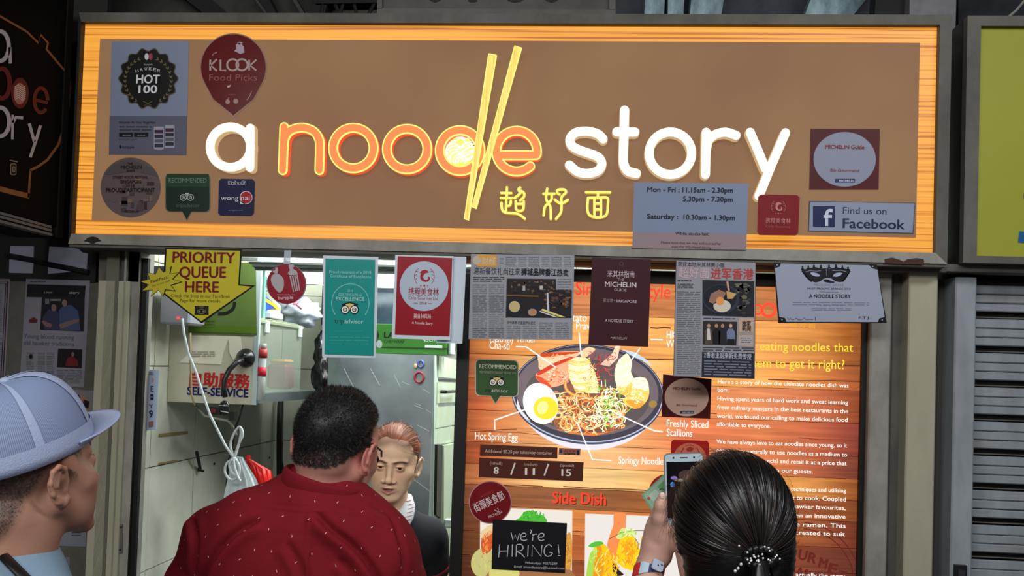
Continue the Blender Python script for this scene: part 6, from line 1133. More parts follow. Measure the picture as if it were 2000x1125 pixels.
# ---------------------------------------------------------------- sculpting tools : smooth unions of round shapes, meshed as one surface
def rotz(a): c, s = math.cos(a), math.sin(a); return np.array(((c, -s, 0), (s, c, 0), (0, 0, 1.)))
def rotx(a): c, s = math.cos(a), math.sin(a); return np.array(((1., 0, 0), (0, c, -s), (0, s, c)))
def roty(a): c, s = math.cos(a), math.sin(a); return np.array(((c, 0, s), (0, 1., 0), (-s, 0, c)))
class Frame:
    def __init__(s, o, R=None, k=1.): s.o = np.asarray(o, float); s.R = np.eye(3) if R is None else R; s.k = k
    def w(s, x, y=None, z=None):
        p = np.asarray((x, y, z) if y is not None else x, float); return s.o+s.k*(s.R@p)
    def loc(s, P): return ((np.asarray(P)-s.o)@s.R)/s.k
class Sdf:
    def __init__(s): s.ops = []
    def cap(s, a, b, ra, rb=None, k=.012, sub=False, mx=None):
        a, b = np.asarray(a, float), np.asarray(b, float); rb = ra if rb is None else rb
        def f(X, Y, Z):
            d = b-a; L = d@d+1e-12; t = ((X-a[0])*d[0]+(Y-a[1])*d[1]+(Z-a[2])*d[2])/L; t = np.clip(t, 0, 1)
            return np.sqrt((X-a[0]-t*d[0])**2+(Y-a[1]-t*d[1])**2+(Z-a[2]-t*d[2])**2)-(ra+(rb-ra)*t)
        r = max(ra, rb); s.ops.append((f, np.minimum(a, b)-r, np.maximum(a, b)+r, k, sub)); return s
    def chain(s, pts, rs, k=.012, sub=False):
        rs = rs if hasattr(rs, '__len__') else [rs]*len(pts)
        for i in range(len(pts)-1): s.cap(pts[i], pts[i+1], rs[i], rs[i+1], k, sub)
        return s
    def ell(s, c, r, R=None, k=.012, sub=False):
        c = np.asarray(c, float); r = np.asarray(r, float); R = np.eye(3) if R is None else R
        def f(X, Y, Z):
            dx, dy, dz = X-c[0], Y-c[1], Z-c[2]
            x = dx*R[0, 0]+dy*R[1, 0]+dz*R[2, 0]; y = dx*R[0, 1]+dy*R[1, 1]+dz*R[2, 1]; z = dx*R[0, 2]+dy*R[1, 2]+dz*R[2, 2]
            k0 = np.sqrt((x/r[0])**2+(y/r[1])**2+(z/r[2])**2); k1 = np.sqrt((x/r[0]**2)**2+(y/r[1]**2)**2+(z/r[2]**2)**2)+1e-9
            return k0*(k0-1)/k1
        h = np.abs(R)@r; s.ops.append((f, c-h, c+h, k, sub)); return s
    def plane(s, p, n, sub=True, k=.003):
        """cut away the side the normal points to"""
        p = np.asarray(p, float); n = np.asarray(n, float); n = n/np.linalg.norm(n)
        f = lambda X, Y, Z: -((X-p[0])*n[0]+(Y-p[1])*n[1]+(Z-p[2])*n[2]); s.ops.append((f, V(-9, -9, -9), V(9, 9, 9), k, True)); return s
    def mesh(s, xs, ys, zs, post=None):
        xs, ys, zs = (np.asarray(q, float) for q in (xs, ys, zs)); G = np.full((len(xs), len(ys), len(zs)), .5, np.float32)
        for f, lo, hi, k, sub in s.ops:
            pad = 2.2*k+.012
            i0, i1 = np.searchsorted(xs, lo[0]-pad), np.searchsorted(xs, hi[0]+pad); j0, j1 = np.searchsorted(ys, lo[1]-pad), np.searchsorted(ys, hi[1]+pad); k0, k1 = np.searchsorted(zs, lo[2]-pad), np.searchsorted(zs, hi[2]+pad)
            if i1 <= i0 or j1 <= j0 or k1 <= k0: continue
            S_ = G[i0:i1, j0:j1, k0:k1]; D = f(xs[i0:i1, None, None], ys[None, j0:j1, None], zs[None, None, k0:k1])
            if sub: D = -D; h = np.maximum(k-np.abs(S_-D), 0)/k; S_[...] = np.maximum(S_, D)+h*h*k*.25
            else: h = np.maximum(k-np.abs(S_-D), 0)/k; S_[...] = np.minimum(S_, D)-h*h*k*.25
        if post is not None: G = post(G, xs[:, None, None], ys[None, :, None], zs[None, None, :])
        return nets(G, xs, ys, zs)
def nets(G, xs, ys, zs):
    I = G < 0; n = np.array(G.shape)-1
    cnt = sum(I[a:a+n[0], b:b+n[1], c:c+n[2]].astype(np.int8) for a in (0, 1) for b in (0, 1) for c in (0, 1)); act = (cnt > 0) & (cnt < 8)
    idx = np.argwhere(act); m = len(idx); acc = np.zeros((m, 3)); num = np.zeros(m); i, j, k = idx.T
    cs = [(a, b, c) for a in (0, 1) for b in (0, 1) for c in (0, 1)]
    for p in cs:
        for ax in range(3):
            if p[ax]: continue
            q = list(p); q[ax] = 1; g0 = G[i+p[0], j+p[1], k+p[2]]; g1 = G[i+q[0], j+q[1], k+q[2]]; cr = (g0 < 0) != (g1 < 0)
            t = np.where(cr, g0/(g0-g1+1e-20), 0)
            P0 = np.stack([xs[i+p[0]], ys[j+p[1]], zs[k+p[2]]], 1); P1 = np.stack([xs[i+q[0]], ys[j+q[1]], zs[k+q[2]]], 1)
            acc += np.where(cr[:, None], P0+(P1-P0)*t[:, None], 0); num += cr
    v = acc/np.maximum(num, 1)[:, None]; vid = -np.ones(act.shape, np.int64); vid[i, j, k] = np.arange(m); F_ = []
    for ax in range(3):
        A = [slice(None)]*3; B = [slice(None)]*3; A[ax] = slice(0, -1); B[ax] = slice(1, None); a, b = I[tuple(A)], I[tuple(B)]; e = np.argwhere(a != b)
        o1, o2 = (ax+1) % 3, (ax+2) % 3; ok = (e[:, o1] > 0) & (e[:, o2] > 0) & (e[:, o1] < n[o1]) & (e[:, o2] < n[o2]); e = e[ok]
        s_ = I[tuple(e.T)]
        def c_(d1, d2): q = e.copy(); q[:, o1] += d1; q[:, o2] += d2; return vid[tuple(q.T)]
        Q = np.stack([c_(-1, -1), c_(0, -1), c_(0, 0), c_(-1, 0)], 1); Q[~s_] = Q[~s_][:, ::-1]; F_.append(Q)
    return v, np.concatenate(F_)
def axis(lo, hi, fine_lo, fine_hi, f, c):
    """grid coordinates: fine step inside [fine_lo, fine_hi], growing to the coarse step outside"""
    a = list(np.arange(fine_lo, fine_hi+f, f)); s = f
    while a[-1] < hi: s = min(s*1.25, c); a.append(a[-1]+s)
    s = f
    while a[0] > lo: s = min(s*1.25, c); a.insert(0, a[0]-s)
    return np.array(a)
def big_mesh(name, v, f, m, parent, cols=None, smooth=True):
    base = np.array(parent['_o']); me = bpy.data.meshes.new(name); me.vertices.add(len(v)); me.vertices.foreach_set('co', (v-base).ravel())
    me.loops.add(f.size); me.loops.foreach_set('vertex_index', f.ravel().astype(np.int32)); me.polygons.add(len(f)); me.polygons.foreach_set('loop_start', np.arange(0, f.size, f.shape[1], dtype=np.int32)); me.update(calc_edges=True); me.validate()
    if smooth: me.polygons.foreach_set('use_smooth', [True]*len(me.polygons))
    if m is not None: me.materials.append(m)
    if cols is not None:
        a = me.color_attributes.new('Col', 'FLOAT_COLOR', 'POINT'); cc = np.ones((len(v), 4)); cc[:, :3] = cols; a.data.foreach_set('color', cc.ravel())
    o = bpy.data.objects.new(name, me); COL.objects.link(o); o.parent = parent; o['_o'] = list(parent['_o']); return o
def vnormals(v, f):
    n = np.zeros_like(v); e = np.cross(v[f[:, 2]]-v[f[:, 0]], v[f[:, 3]]-v[f[:, 1]])
    for k in range(4): np.add.at(n, f[:, k], e)
    return n/(np.linalg.norm(n, axis=1)[:, None]+1e-12)
def vnoise(P, sc, seed=0):
    """cheap smooth 3-D noise on an array of points"""
    r = np.random.default_rng(seed); o = np.zeros(len(P))
    for k in range(7): d = r.normal(size=3); d /= np.linalg.norm(d); o += np.sin((P@d)*sc*r.uniform(.6, 1.6)+r.uniform(0, 6.28))
    return o/3.7
def ribbons(P0, D, N, L, w, seg=2, bend=None):
    """many thin tapered blades: roots P0, directions D, surface normals N (arrays)"""
    n = len(P0); S = np.cross(D, N); S /= np.linalg.norm(S, axis=1)[:, None]+1e-9; vs = []
    for i in range(seg+1):
        t = i/seg; c = P0+D*(L*t)[:, None]
        if bend is not None: c = c+bend*(t*t)
        ww = (w*(1-.85*t))[:, None]; vs += [c-S*ww, c+S*ww]
    v = np.stack(vs, 1).reshape(-1, 3); st = 2*(seg+1); b = np.arange(n)[:, None]*st; F_ = []
    for i in range(seg): F_.append(np.concatenate([b+2*i, b+2*i+1, b+2*i+3, b+2*i+2], 1))
    return v, np.stack(F_, 1).reshape(-1, 4)
def head(S, H, ear=True, female=False, nose=1., cheek=.018, jaw=1., eyes=True, lips=True, mouth=.0035, hi=True, wide=0.):
    """adds a head (looking along +y of frame H) to S"""
    w = H.w; k_ = H.k; R = H.R
    E = lambda c, r, k=.012, sub=False, R2=None: S.ell(w(*c), [q*k_ for q in r], R if R2 is None else R@R2, k*k_, sub)
    C_ = lambda a, b, ra, rb=None, k=.012, sub=False: S.cap(w(*a), w(*b), ra*k_, (rb if rb is not None else ra)*k_, k*k_, sub)
    E((0, -.014, .034), (.074, .094, .083)); E((0, .032, .034), (.063, .054, .062), .02); E((0, .034, -.03), (.059*jaw, .052, .070), .02)
    for s in (-1, 1):
        C_((s*.054*jaw, .0, -.04), (s*.022*jaw, .06, -.095), .021, .016, .02); E((s*.043, .055, -.024), (cheek, cheek, cheek*1.1), .018); C_((s*.01, .087, .018), (s*.046, .07, .02), .007, .006, .012)
        C_((s*.066, .02, .02), (s*.06, .045, -.02), .012, .012, .02)
    for s in (-1, 1): E((s*.034*jaw, .044, -.056), (.022, .026, .030), .02)
    E((0, .068, -.1), (.022, .016, .016), .016)
    E((0, .068, -.066), (.03, .022, .026), .014)
    if eyes:
        for s in (-1, 1):
            E((s*.029, .094, .004), (.014, .0085, .0085), .012, True); E((s*.031, .0735, .0), (.0155, .0142, .0138), .004)
            C_((s*.019, .0875, .0055), (s*.031, .0895, .0075), .0016, .0018, .003); C_((s*.031, .0895, .0075), (s*.045, .082, .003), .0018, .0014, .003)
            E((s*.0315, .0905, .0008), (.0135, .008, .0032), .0012, True)
    C_((0, .086, .006), (0, .09+.016*nose, -.032), .007, .0095, .012); E((0, .096+.012*nose, -.038), (.0115, .0105, .0095), .006)
    for s in (-1, 1):
        E((s*(.0125+wide), .09+.006*nose, -.041), (.0075+wide*.3, .009, .0070), .005); E((s*(.0062+wide*.6), .097+.006*nose, -.0475), (.0034, .0045, .0026), .002, True)
    if lips:
        C_((-.023, .079, -.0695), (-.008, .0905, -.0645), .0032, .0044, .005); C_((-.008, .0905, -.0645), (0, .0905, -.066), .0044, .0040, .004); C_((0, .0905, -.066), (.008, .0905, -.0645), .0040, .0044, .004); C_((.008, .0905, -.0645), (.023, .079, -.0695), .0044, .0032, .005)
        C_((-.020, .079, -.0735), (0, .0885, -.0785), .0036, .0056, .005); C_((0, .0885, -.0785), (.020, .079, -.0735), .0056, .0036, .005)
        E((0, .096, -.0710), (.0195, .016, mouth), .002, True)
    if ear:
        for s in (-1, 1):
            ring = [(.0, .012, .004), (.007, .006, .026), (.012, -.006, .033), (.014, -.018, .028), (.0135, -.024, .012), (.0115, -.021, -.006), (.007, -.012, -.020), (.003, -.002, -.026), (.0, .007, -.021)]
            q = [(s*(.0765+a*1.15), -.002+b, -.012+c) for a, b, c in ring]
            E((s*.077, -.006, -.012), (.005, .017, .026), .006)
            for i in range(len(q)-1): C_(q[i], q[i+1], (.0036 if i < 6 else .0058), None, .0035)
            C_((s*.083, -.004, .010), (s*.083, -.011, -.010), .003, None, .004); C_((s*.079, .004, -.012), (s*.081, .001, -.020), .003, None, .003)
            E((s*.0845, .0015, -.011), (.006, .006, .010), .003, True)
def limb(S, pts, rs, k=.02): S.chain(pts, rs, k)
SKIN = vmat('skin', rough=.5, spec=.38, bump=.25, bscale=700, sss=.06)
HAIRM = vmat('hair_black', rough=.48, spec=.35)
def paint(v, base, spots):
    """base sRGB colour plus soft spots (centre, radii, colour, strength) -> linear colours"""
    c = np.tile(np.array(lin(base)), (len(v), 1))
    for P_, r, col, st in spots:
        d = np.linalg.norm((v-P_)/np.asarray(r), axis=1); a = np.clip(1.35-d, 0, 1)*st; a = np.minimum(a, st); c = c*(1-a[:, None])+np.array(lin(col))*a[:, None]
    return c
def eyeballs(H, par, gaze=None):
    for s in (-1, 1):
        c = H.w(s*.031, .0735, 0); g = Geo(); g.ell((0, 0, 0), (1, 1, 1), 24, 16); v = np.array(g.v)*.0131*H.k
        gz = H.R[:, 1] if gaze is None else (gaze-c)/np.linalg.norm(gaze-c); d = v@gz/np.linalg.norm(v, axis=1); cols = [(.02, .012, .01) if q > .90 else ((.10, .05, .03) if q > .87 else (.55, .5, .47)) for q in d]
        mesh_obj('eye', v+c, g.f, vmat('eye', rough=.15, spec=.6), par, smooth=True, cols=cols)
def lower_body(S, hip, dirx, hw=.1, stance=.11, k=.05, z0=.06):
    x = np.asarray(dirx, float); f = np.cross(V(0, 0, 1), x)
    for s in (-1, 1):
        h = hip+x*s*hw*.9; kn = V(*(hip+x*s*stance)[:2], .5)+f*.02; an = V(*(hip+x*s*stance)[:2], .09)-f*.01
        S.chain([h, kn, an], [.085, .058, .042], k); S.cap(an+V(0, 0, -.05), an+f*.15+V(0, 0, -.055), .035, .03, .03)
# ---------------------------------------------------------------- people
def person(label, loc):
    t_ = thing('person', label, 'person', loc); return t_
TROUSERS = mat((40, 42, 52), rough=.8, bump=.3, bscale=300); SHOE = mat((24, 24, 26), rough=.6)
def legs_clothes(t_, hip, dirx, hw, top, stance=.11, r=.012):
    x = np.asarray(dirx, float); f = np.cross(V(0, 0, 1), x); S = Sdf(); S.ell(hip+V(0, 0, .02), (.17, .125, .14), k=.05)
    for s in (-1, 1):
        h = hip+x*s*hw*.9; kn = V(*(hip+x*s*stance)[:2], .5)+f*.02; an = V(*(hip+x*s*stance)[:2], .10)-f*.01
        S.chain([h, kn, an], [.085+r, .058+r, .045+r], .05)
    lo, hi = hip-V(.32, .3, hip[2]), hip+V(.32, .3, .3)
    v, q = S.mesh(np.arange(lo[0], hi[0], .018), np.arange(lo[1], hi[1], .018), np.arange(.03, top, .018)); big_mesh('trousers', v, q, TROUSERS, t_)
    for s in (-1, 1):
        S = Sdf(); an = V(*(hip+x*s*stance)[:2], .045)-f*.01; S.cap(an, an+f*.16-V(0, 0, .008), .046, .036, .02); S.plane((0, 0, .0), (0, 0, -1), k=.002)
        v, q = S.mesh(np.arange(an[0]-.25, an[0]+.25, .012), np.arange(an[1]-.25, an[1]+.25, .012), np.arange(-.03, .13, .01)); big_mesh('shoe', v, q, SHOE, t_)
def sample(v, f, n, mask=None):
    nr = vnormals(v, f); idx = np.arange(len(v)) if mask is None else np.where(mask)[0]
    s = rng.choice(idx, n, replace=len(idx) < n); j = rng.normal(size=(n, 3))*.0012; return v[s]+j, nr[s]
def hair_shell(H, par, name, centre, rad, cuts, m, cols, grow=.004, nst=20000, L=(.004, .010), w=.00035, up=(0, 0, .6), step=.003, k=.01, extra=None, jit=.6):
    S = Sdf(); S.ell(H.w(*centre), [r*H.k for r in rad], H.R, .01)
    if extra: extra(S)
    for p, n in cuts: S.plane(H.w(*p), H.R@np.asarray(n, float), k=k)
    c = H.w(*centre); R_ = max(rad)*H.k+.03; ax_ = [np.arange(c[i]-R_, c[i]+R_, step) for i in range(3)]
    v, f = S.mesh(*ax_); nr = vnormals(v, f); v = v+nr*(vnoise(v, 160, 3)*.0012+vnoise(v, 60, 4)*.001)[:, None]
    cc = np.array([lin(c_) for c_ in cols]); vc = cc[0]+(cc[-1]-cc[0])*np.clip(.5+vnoise(v, 90, 5)*.5, 0, 1)[:, None]
    o = big_mesh(name, v, f, m, par, vc)
    if nst:
        P0, N0 = sample(v, f, nst); D = N0*.55+H.R@np.asarray(up, float)+rng.normal(size=P0.shape)*jit; D -= N0*np.minimum(0, (D*N0).sum(1))[:, None]; D /= np.linalg.norm(D, axis=1)[:, None]
        L_ = rng.uniform(*L, len(P0)); rv, rf = ribbons(P0-N0*.001, D, N0+rng.normal(size=N0.shape)*.3, L_, np.full(len(P0), w), 2)
        rc = np.repeat(cc[rng.integers(0, len(cc), len(P0))], 6, 0); so = big_mesh('hair_strand', rv, rf, m, o, rc); so['kind'] = 'stuff'
    return o, v, f

# ======== man in the red shirt, seen from behind
YM_ = -.82; K_ = .93
H = Frame(at(657, 878, YM_), rotz(math.radians(-17))@roty(math.radians(4))@rotx(math.radians(-12)), K_)
t = person('man with short black hair and glasses in a dark red flecked shirt, seen from behind', (at(600, 1100, YM_)[0], YM_, 0))
S = Sdf(); head(S, H, eyes=False, lips=False, nose=.9)
nb = at(625, 985, -.84); S.cap(H.w(0, -.025, -.04), nb, .047, .054, .02); S.cap(H.w(-.025, -.055, -.03), H.w(.025, -.055, -.03), .026, .026, .02)
SL, SR = at(432, 1068, -.80), at(742, 1086, -.79); hip = V(at(590, 1100, -.8)[0]+.02, -.76, .93)
S.cap(SL, SR, .05, .05, .04); S.chain([nb, nb+V(0, .03, -.2), hip], [.05, .085, .10], .04)
EL, ER = at(372, 1330, -.72), at(775, 1330, -.66); WL, WR = V(-.30, -.36, 1.02), V(-.10, -.34, 1.02)
for a_, b_, c_, sg in ((SL, EL, WL, -1), (SR, ER, WR, 1)):
    S.chain([a_, b_, c_], [.05, .038, .026], .02); S.cap(c_, c_+V(0, .06, -.01), .03, .026, .015)
    for i in range(4): S.chain([c_+V((i-1.5)*.018, .08, -.01), c_+V((i-1.5)*.02, .115, -.012), c_+V((i-1.5)*.02, .14, -.025)], [.009, .0085, .0075], .004)
    S.chain([c_+V(-sg*.03, .03, 0), c_+V(-sg*.048, .06, -.006), c_+V(-sg*.05, .085, -.012)], [.011, .010, .008], .006)
lower_body(S, hip, (1, 0, 0))
c = H.o; v, f = S.mesh(axis(-.75, .35, c[0]-.12, c[0]+.12, .0028, .02), axis(-1.1, -.1, c[1]-.14, c[1]+.14, .0028, .02), axis(.0, 1.75, c[2]-.17, c[2]+.14, .0028, .02))
lv = H.loc(v); bnd = -.036+(lv[:, 1]+.1)*.80; cols = paint(v, (178, 126, 112), [(H.w(.08, 0, -.01), (.03, .03, .04), (206, 110, 100), .6), (H.w(-.08, 0, -.01), (.03, .03, .04), (206, 110, 100), .6)])
dk = np.clip((lv[:, 2]-bnd+.026)/.03, 0, 1)*(lv[:, 2] > -.1)*(np.abs(lv[:, 0]) < .0745+.0)*(.8+.2*vnoise(v, 900, 1)); dk = np.clip(dk, 0, 1)
cols = cols*(1-.9*dk[:, None])+np.array(lin((30, 24, 24)))*.9*dk[:, None]
big_mesh('body', v, f, SKIN, t, cols)
ho, hv, hf = hair_shell(H, t, 'hair', (0, -.015, .036), (.0770, .098, .085), [((0, -.1, -.030), (0, .62, -.78)), ((0, .085, .05), (0, 1, -.3))], HAIRM, [(20, 18, 20), (12, 11, 13), (34, 32, 34)], nst=26000, L=(.003, .0075), w=.00042, extra=lambda S_: S_.ell(H.w(0, .0, .058), (.064, .078, .062), H.R, .02))
fm = (dk > .12) & (lv[:, 2] < bnd+.05) & (lv[:, 1] < .0); P0, N0 = sample(v, f, 26000, fm); D = N0*.5+rng.normal(size=P0.shape)*.35+V(0, 0, -.5); D /= np.linalg.norm(D, axis=1)[:, None]
rv, rf = ribbons(P0, D, N0, rng.uniform(.002, .0065, len(P0))*np.where(rng.random(len(P0)) < .5, 1.3, .8), np.full(len(P0), .00032), 2); o = big_mesh('nape_hair', rv, rf, HAIRM, t, np.tile(np.array(lin((20, 18, 20))), (len(rv), 1))); o['kind'] = 'stuff'
# shirt
S = Sdf(); S.cap(SL+V(0, .0, .0), SR, .062, .062, .05); S.chain([nb+V(0, .005, .005), nb+V(0, .0, -.04), nb+V(0, .03, -.2)], [.072, .09, .13], .05)
S.chain([at(470, 1035, -.82), at(428, 1058, -.81), at(392, 1150, -.79), EL], [.060, .064, .066, .056], .03); S.chain([at(700, 1052, -.81), at(742, 1078, -.80), at(760, 1150, -.77), ER], [.060, .064, .066, .056], .03)
S.chain([EL, EL+(WL-EL)*.3], [.056, .05], .03); S.chain([ER, ER+(WR-ER)*.3], [.056, .05], .03)
S.ell(at(590, 1180, -.80), (.195, .125, .24), k=.06); S.ell(hip+V(0, 0, .08), (.175, .13, .2), k=.06); S.ell(at(520, 1085, -.84), (.11, .075, .12), k=.05); S.ell(at(690, 1100, -.83), (.10, .07, .12), k=.05); S.plane((0, 0, .88), (0, 0, -1))
v, f = S.mesh(axis(-.8, .4, at(300, 1000, -.8)[0], at(850, 1000, -.8)[0], .0042, .02), axis(-1.1, -.2, -1.0, -.72, .0042, .02), axis(.8, 1.6, 1.22, 1.46, .0042, .02))
nr = vnormals(v, f); px = to_px(v); back = np.clip(-(nr[:, 1])*1.6, 0, 1)
def fold(curve, A, w1, w2, side=1):
    q = np.array(smoothp(curve, 6)); d = np.full(len(px), 1e9); sd = np.zeros(len(px)); tt = np.zeros(len(px))
    for i in range(len(q)-1):
        a_, b_ = q[i], q[i+1]; e = b_-a_; L2 = e@e; s_ = np.clip(((px-a_)@e)/L2, 0, 1); r_ = px-a_-s_[:, None]*e; dd = np.linalg.norm(r_, axis=1); m_ = dd < d; d[m_] = dd[m_]; sd[m_] = np.sign(e[0]*r_[m_, 1]-e[1]*r_[m_, 0]); tt[m_] = (i+s_[m_])/(len(q)-1)
    env = np.clip(np.minimum(tt, 1-tt)*7, 0, 1)**.6; x = d*sd*side
    return env*A*(-np.exp(-(d/w1)**2)+.75*np.exp(-((x-w1*1.9)/w2)**2)+.25*np.exp(-((x+w1*2.2)/w2)**2))
dsp = fold([(508, 1012), (470, 1036), (428, 1074), (398, 1125), (380, 1190)], .010, 7, 14, -1)+fold([(612, 998), (650, 1034), (700, 1076), (738, 1130), (760, 1190)], .010, 7, 15, 1)+fold([(720, 985), (760, 1010), (780, 1060), (790, 1120)], .006, 6, 12, 1)
dsp += fold([(611, 992), (607, 1040), (603, 1125), (600, 1200)], .003, 2.5, 5)+fold([(375, 1010), (382, 1060), (376, 1120)], .005, 6, 10)+fold([(440, 985), (500, 982), (612, 992), (700, 1000), (770, 1040)], .0022, 2.2, 4)+fold([(560, 1060), (590, 1120), (600, 1180)], .004, 8, 12)+fold([(660, 1090), (690, 1125), (700, 1200)], .004, 8, 12)
dsp = dsp*1.5*back+vnoise(v, 26, 11)*.0035+vnoise(v, 70, 12)*.0012
v = v+nr*dsp[:, None]
SHIRT = mat((122, 24, 36), rough=.85, spec=.15, bump=.5, bscale=900, noise=.35, nscale=(30, 30, 30), dark=(112, 16, 28))
sh = big_mesh('shirt', v, f, SHIRT, t)
# white flecks woven in the cloth, about 4 cm apart
nr = vnormals(v, f); keep = []; cell = {}
order = rng.permutation(len(v))
for i in order[:60000]:
    p = v[i]; kx = (int(p[0]/.032), int(p[1]/.032), int(p[2]/.032)); ok = True
    for a_ in (-1, 0, 1):
        for b_ in (-1, 0, 1):
            for c_ in (-1, 0, 1):
                for j in cell.get((kx[0]+a_, kx[1]+b_, kx[2]+c_), ()):
                    if (v[j][0]-p[0])**2+(v[j][1]-p[1])**2+(v[j][2]-p[2])**2 < .033**2: ok = False
    if ok: cell.setdefault(kx, []).append(i); keep.append(i)
g = Geo()
for i in keep:
    p, n_ = v[i]+nr[i]*.0007, nr[i]; a_ = random.choice((-1, 1))*.5+random.uniform(-.2, .2)+1.2; u = np.cross(n_, V(0, 0, 1)); u /= np.linalg.norm(u)+1e-9; w_ = np.cross(n_, u); d = u*math.cos(a_)+w_*math.sin(a_); e = np.cross(n_, d)
    g.add([p-d*.0022-e*.0006, p+d*.0022-e*.0006, p+d*.0022+e*.0006, p-d*.0022+e*.0006], [(0, 1, 2, 3)])
o = mk('fleck', g, mat((226, 180, 178), rough=.8), sh, smooth=False); o['kind'] = 'stuff'
# collar band
g = Geo(); cc_ = at(634, 948, -.835); ux, uy, uz = V(math.cos(.26), 0, -math.sin(.26)), V(0, 1, 0), V(math.sin(.26), -.25, math.cos(.26)); vs = []; fs = []; n_ = 40
for i in range(n_+1):
    q = math.radians(-90-150+300*i/n_); 
    for (r_, h_) in ((.076, -.028), (.080, -.026), (.077, .012), (.0735, .018), (.070, .018), (.0695, -.02)): vs.append(cc_+ux*math.cos(q)*r_*1.06+uy*math.sin(q)*r_*.98+uz*h_)
for i in range(n_):
    for j in range(6): l = (j+1) % 6; fs.append((i*6+j, i*6+6+j, i*6+6+l, i*6+l))
g.add(vs, fs); mk('collar', g, SHIRT, t, smooth=True)
legs_clothes(t, hip, (1, 0, 0), .1, 1.0)
# glasses
g = Geo(); 
for s in (1, -1):
    g.tube([H.w(s*.079, -.012, .018), H.w(s*.081, .0, .022), H.w(s*.076, .05, .014), H.w(s*.053, .096, .006)], .0022*K_, 8)
    g.tube([H.w(s*.029+.018*math.cos(a_), .096, -.003+.013*math.sin(a_)) for a_ in [i*math.pi/9 for i in range(18)]], .0018, 6, closed=True)
g.tube([H.w(-.009, .100, .004), H.w(.009, .100, .004)], .0018, 6); mk('glasses_frame', g, M_BLACK, t)

# ======== woman of the stall, facing the hall
YW = .17; K_ = .91
H = Frame(at(768, 904, YW), rotz(math.radians(180+5))@roty(math.radians(-3))@rotx(math.radians(-6)), K_)
t = person('woman of the stall with tied reddish hair and black shirt, facing the hall', (H.o[0], .64, 0))
S = Sdf(); head(S, H, female=True, jaw=1.0, cheek=.020, nose=.35, mouth=.0065, wide=.0045)
nb = H.w(0, -.05, -.20); S.cap(H.w(0, -.02, -.06), nb, .046, .050, .02)
ch = nb+V(-.0, .05, -.05); SLw, SRw = at(862, 1055, .24)-V(.045, 0, 0), at(690, 1045, .24)
hip = V(H.o[0], .56, .95)
S.cap(SLw, SRw, .045, .045, .04); S.chain([nb, ch+V(0, .04, -.12), hip], [.05, .09, .11], .06)
WLw, WRw = V(SLw[0]-.02, .14, .985), V(SRw[0]+.05, .14, .985)
S.cap(nb, SLw, .045, .045, .04); S.cap(nb, SRw, .045, .045, .04)
for a_, b_, c_, sg in ((SLw, V(SLw[0]+.03, .33, 1.06), WLw, 1), (SRw, V(SRw[0]-.03, .33, 1.06), WRw, -1)):
    S.chain([a_, b_, c_], [.042, .032, .022], .02); S.cap(c_, c_+V(0, -.05, -.005), .026, .023, .012)
    for i in range(4): S.chain([c_+V((i-1.5)*.016, -.07, -.005), c_+V((i-1.5)*.018, -.10, -.008), c_+V((i-1.5)*.018, -.12, -.018)], [.008, .0075, .0065], .004)
    S.chain([c_+V(-sg*.026, -.03, 0), c_+V(-sg*.042, -.05, -.004), c_+V(-sg*.044, -.07, -.01)], [.010, .009, .007], .006)
lower_body(S, hip, (-1, 0, 0), hw=.09, stance=.09)
c = H.o; v, f = S.mesh(axis(-.75, .2, c[0]-.095, c[0]+.095, .0019, .02), axis(-.15, .95, c[1]-.13, c[1]+.09, .0019, .02), axis(0, 1.75, c[2]-.14, c[2]+.125, .0019, .02))
LP = (150, 72, 72); BR = (58, 40, 36)
spots = [(H.w(x, .086, -.0665), (.011, .012, .0045), LP, .8) for x in (-.014, 0, .014)]+[(H.w(x, .086, -.077), (.010, .012, .0055), (184, 104, 100), .8) for x in (-.011, 0, .011)]
spots += [(H.w(s*x, y, z), (.0075, .012, .0034), BR, .85) for s in (-1, 1) for x, y, z in ((.014, .09, .0175), (.021, .088, .0195), (.028, .086, .021), (.035, .083, .0215), (.042, .079, .0205), (.048, .074, .018))]
spots += [(H.w(0, .09, -.071), (.014, .012, .0032), (60, 24, 26), .9)]+[(H.w(s*.031, .088, .0045), (.017, .012, .0024), (50, 34, 32), .7) for s in (-1, 1)]+[(H.w(s*.031, .088, -.006), (.015, .012, .005), (170, 120, 100), .5) for s in (-1, 1)]+[(H.w(s*.042, .06, -.03), (.02, .03, .02), (206, 140, 116), .35) for s in (-1, 1)]+[(H.w(s*.0065, .1, -.048), (.0035, .006, .003), (90, 50, 44), .8) for s in (-1, 1)]
cols = paint(v, (232, 192, 158), spots); lv = H.loc(v); hl = np.clip((lv[:, 2]-(.064-np.abs(lv[:, 0])*.35)+np.minimum(0, lv[:, 1]-.05)*1.0+.0)/.02, 0, 1)*(lv[:, 2] > .0); cols = cols*(1-.7*hl[:, None])+np.array(lin((110, 66, 50)))*.7*hl[:, None]
big_mesh('body', v, f, SKIN, t, cols); eyeballs(H, t, CAM)
g = Geo(); g.box(-.014, .014, 0, .004, 0, .0045); vv = [H.w(p[0], .078+p[1], -.0715+p[2]) for p in g.v]; mesh_obj('teeth', vv, g.f, mat((200, 190, 176), rough=.3), t)
HW = vmat('hair_reddish', rough=.5, spec=.3)
ho, hv, hf = hair_shell(H, t, 'hair', (0, -.02, .040), (.080, .100, .088), [((0, .085, .062), (0, .86, -.5)), ((0, -.1, -.06), (0, .45, -.9))], HW, [(122, 68, 50), (84, 46, 36), (158, 96, 68)], nst=0, step=.0026, k=.008)
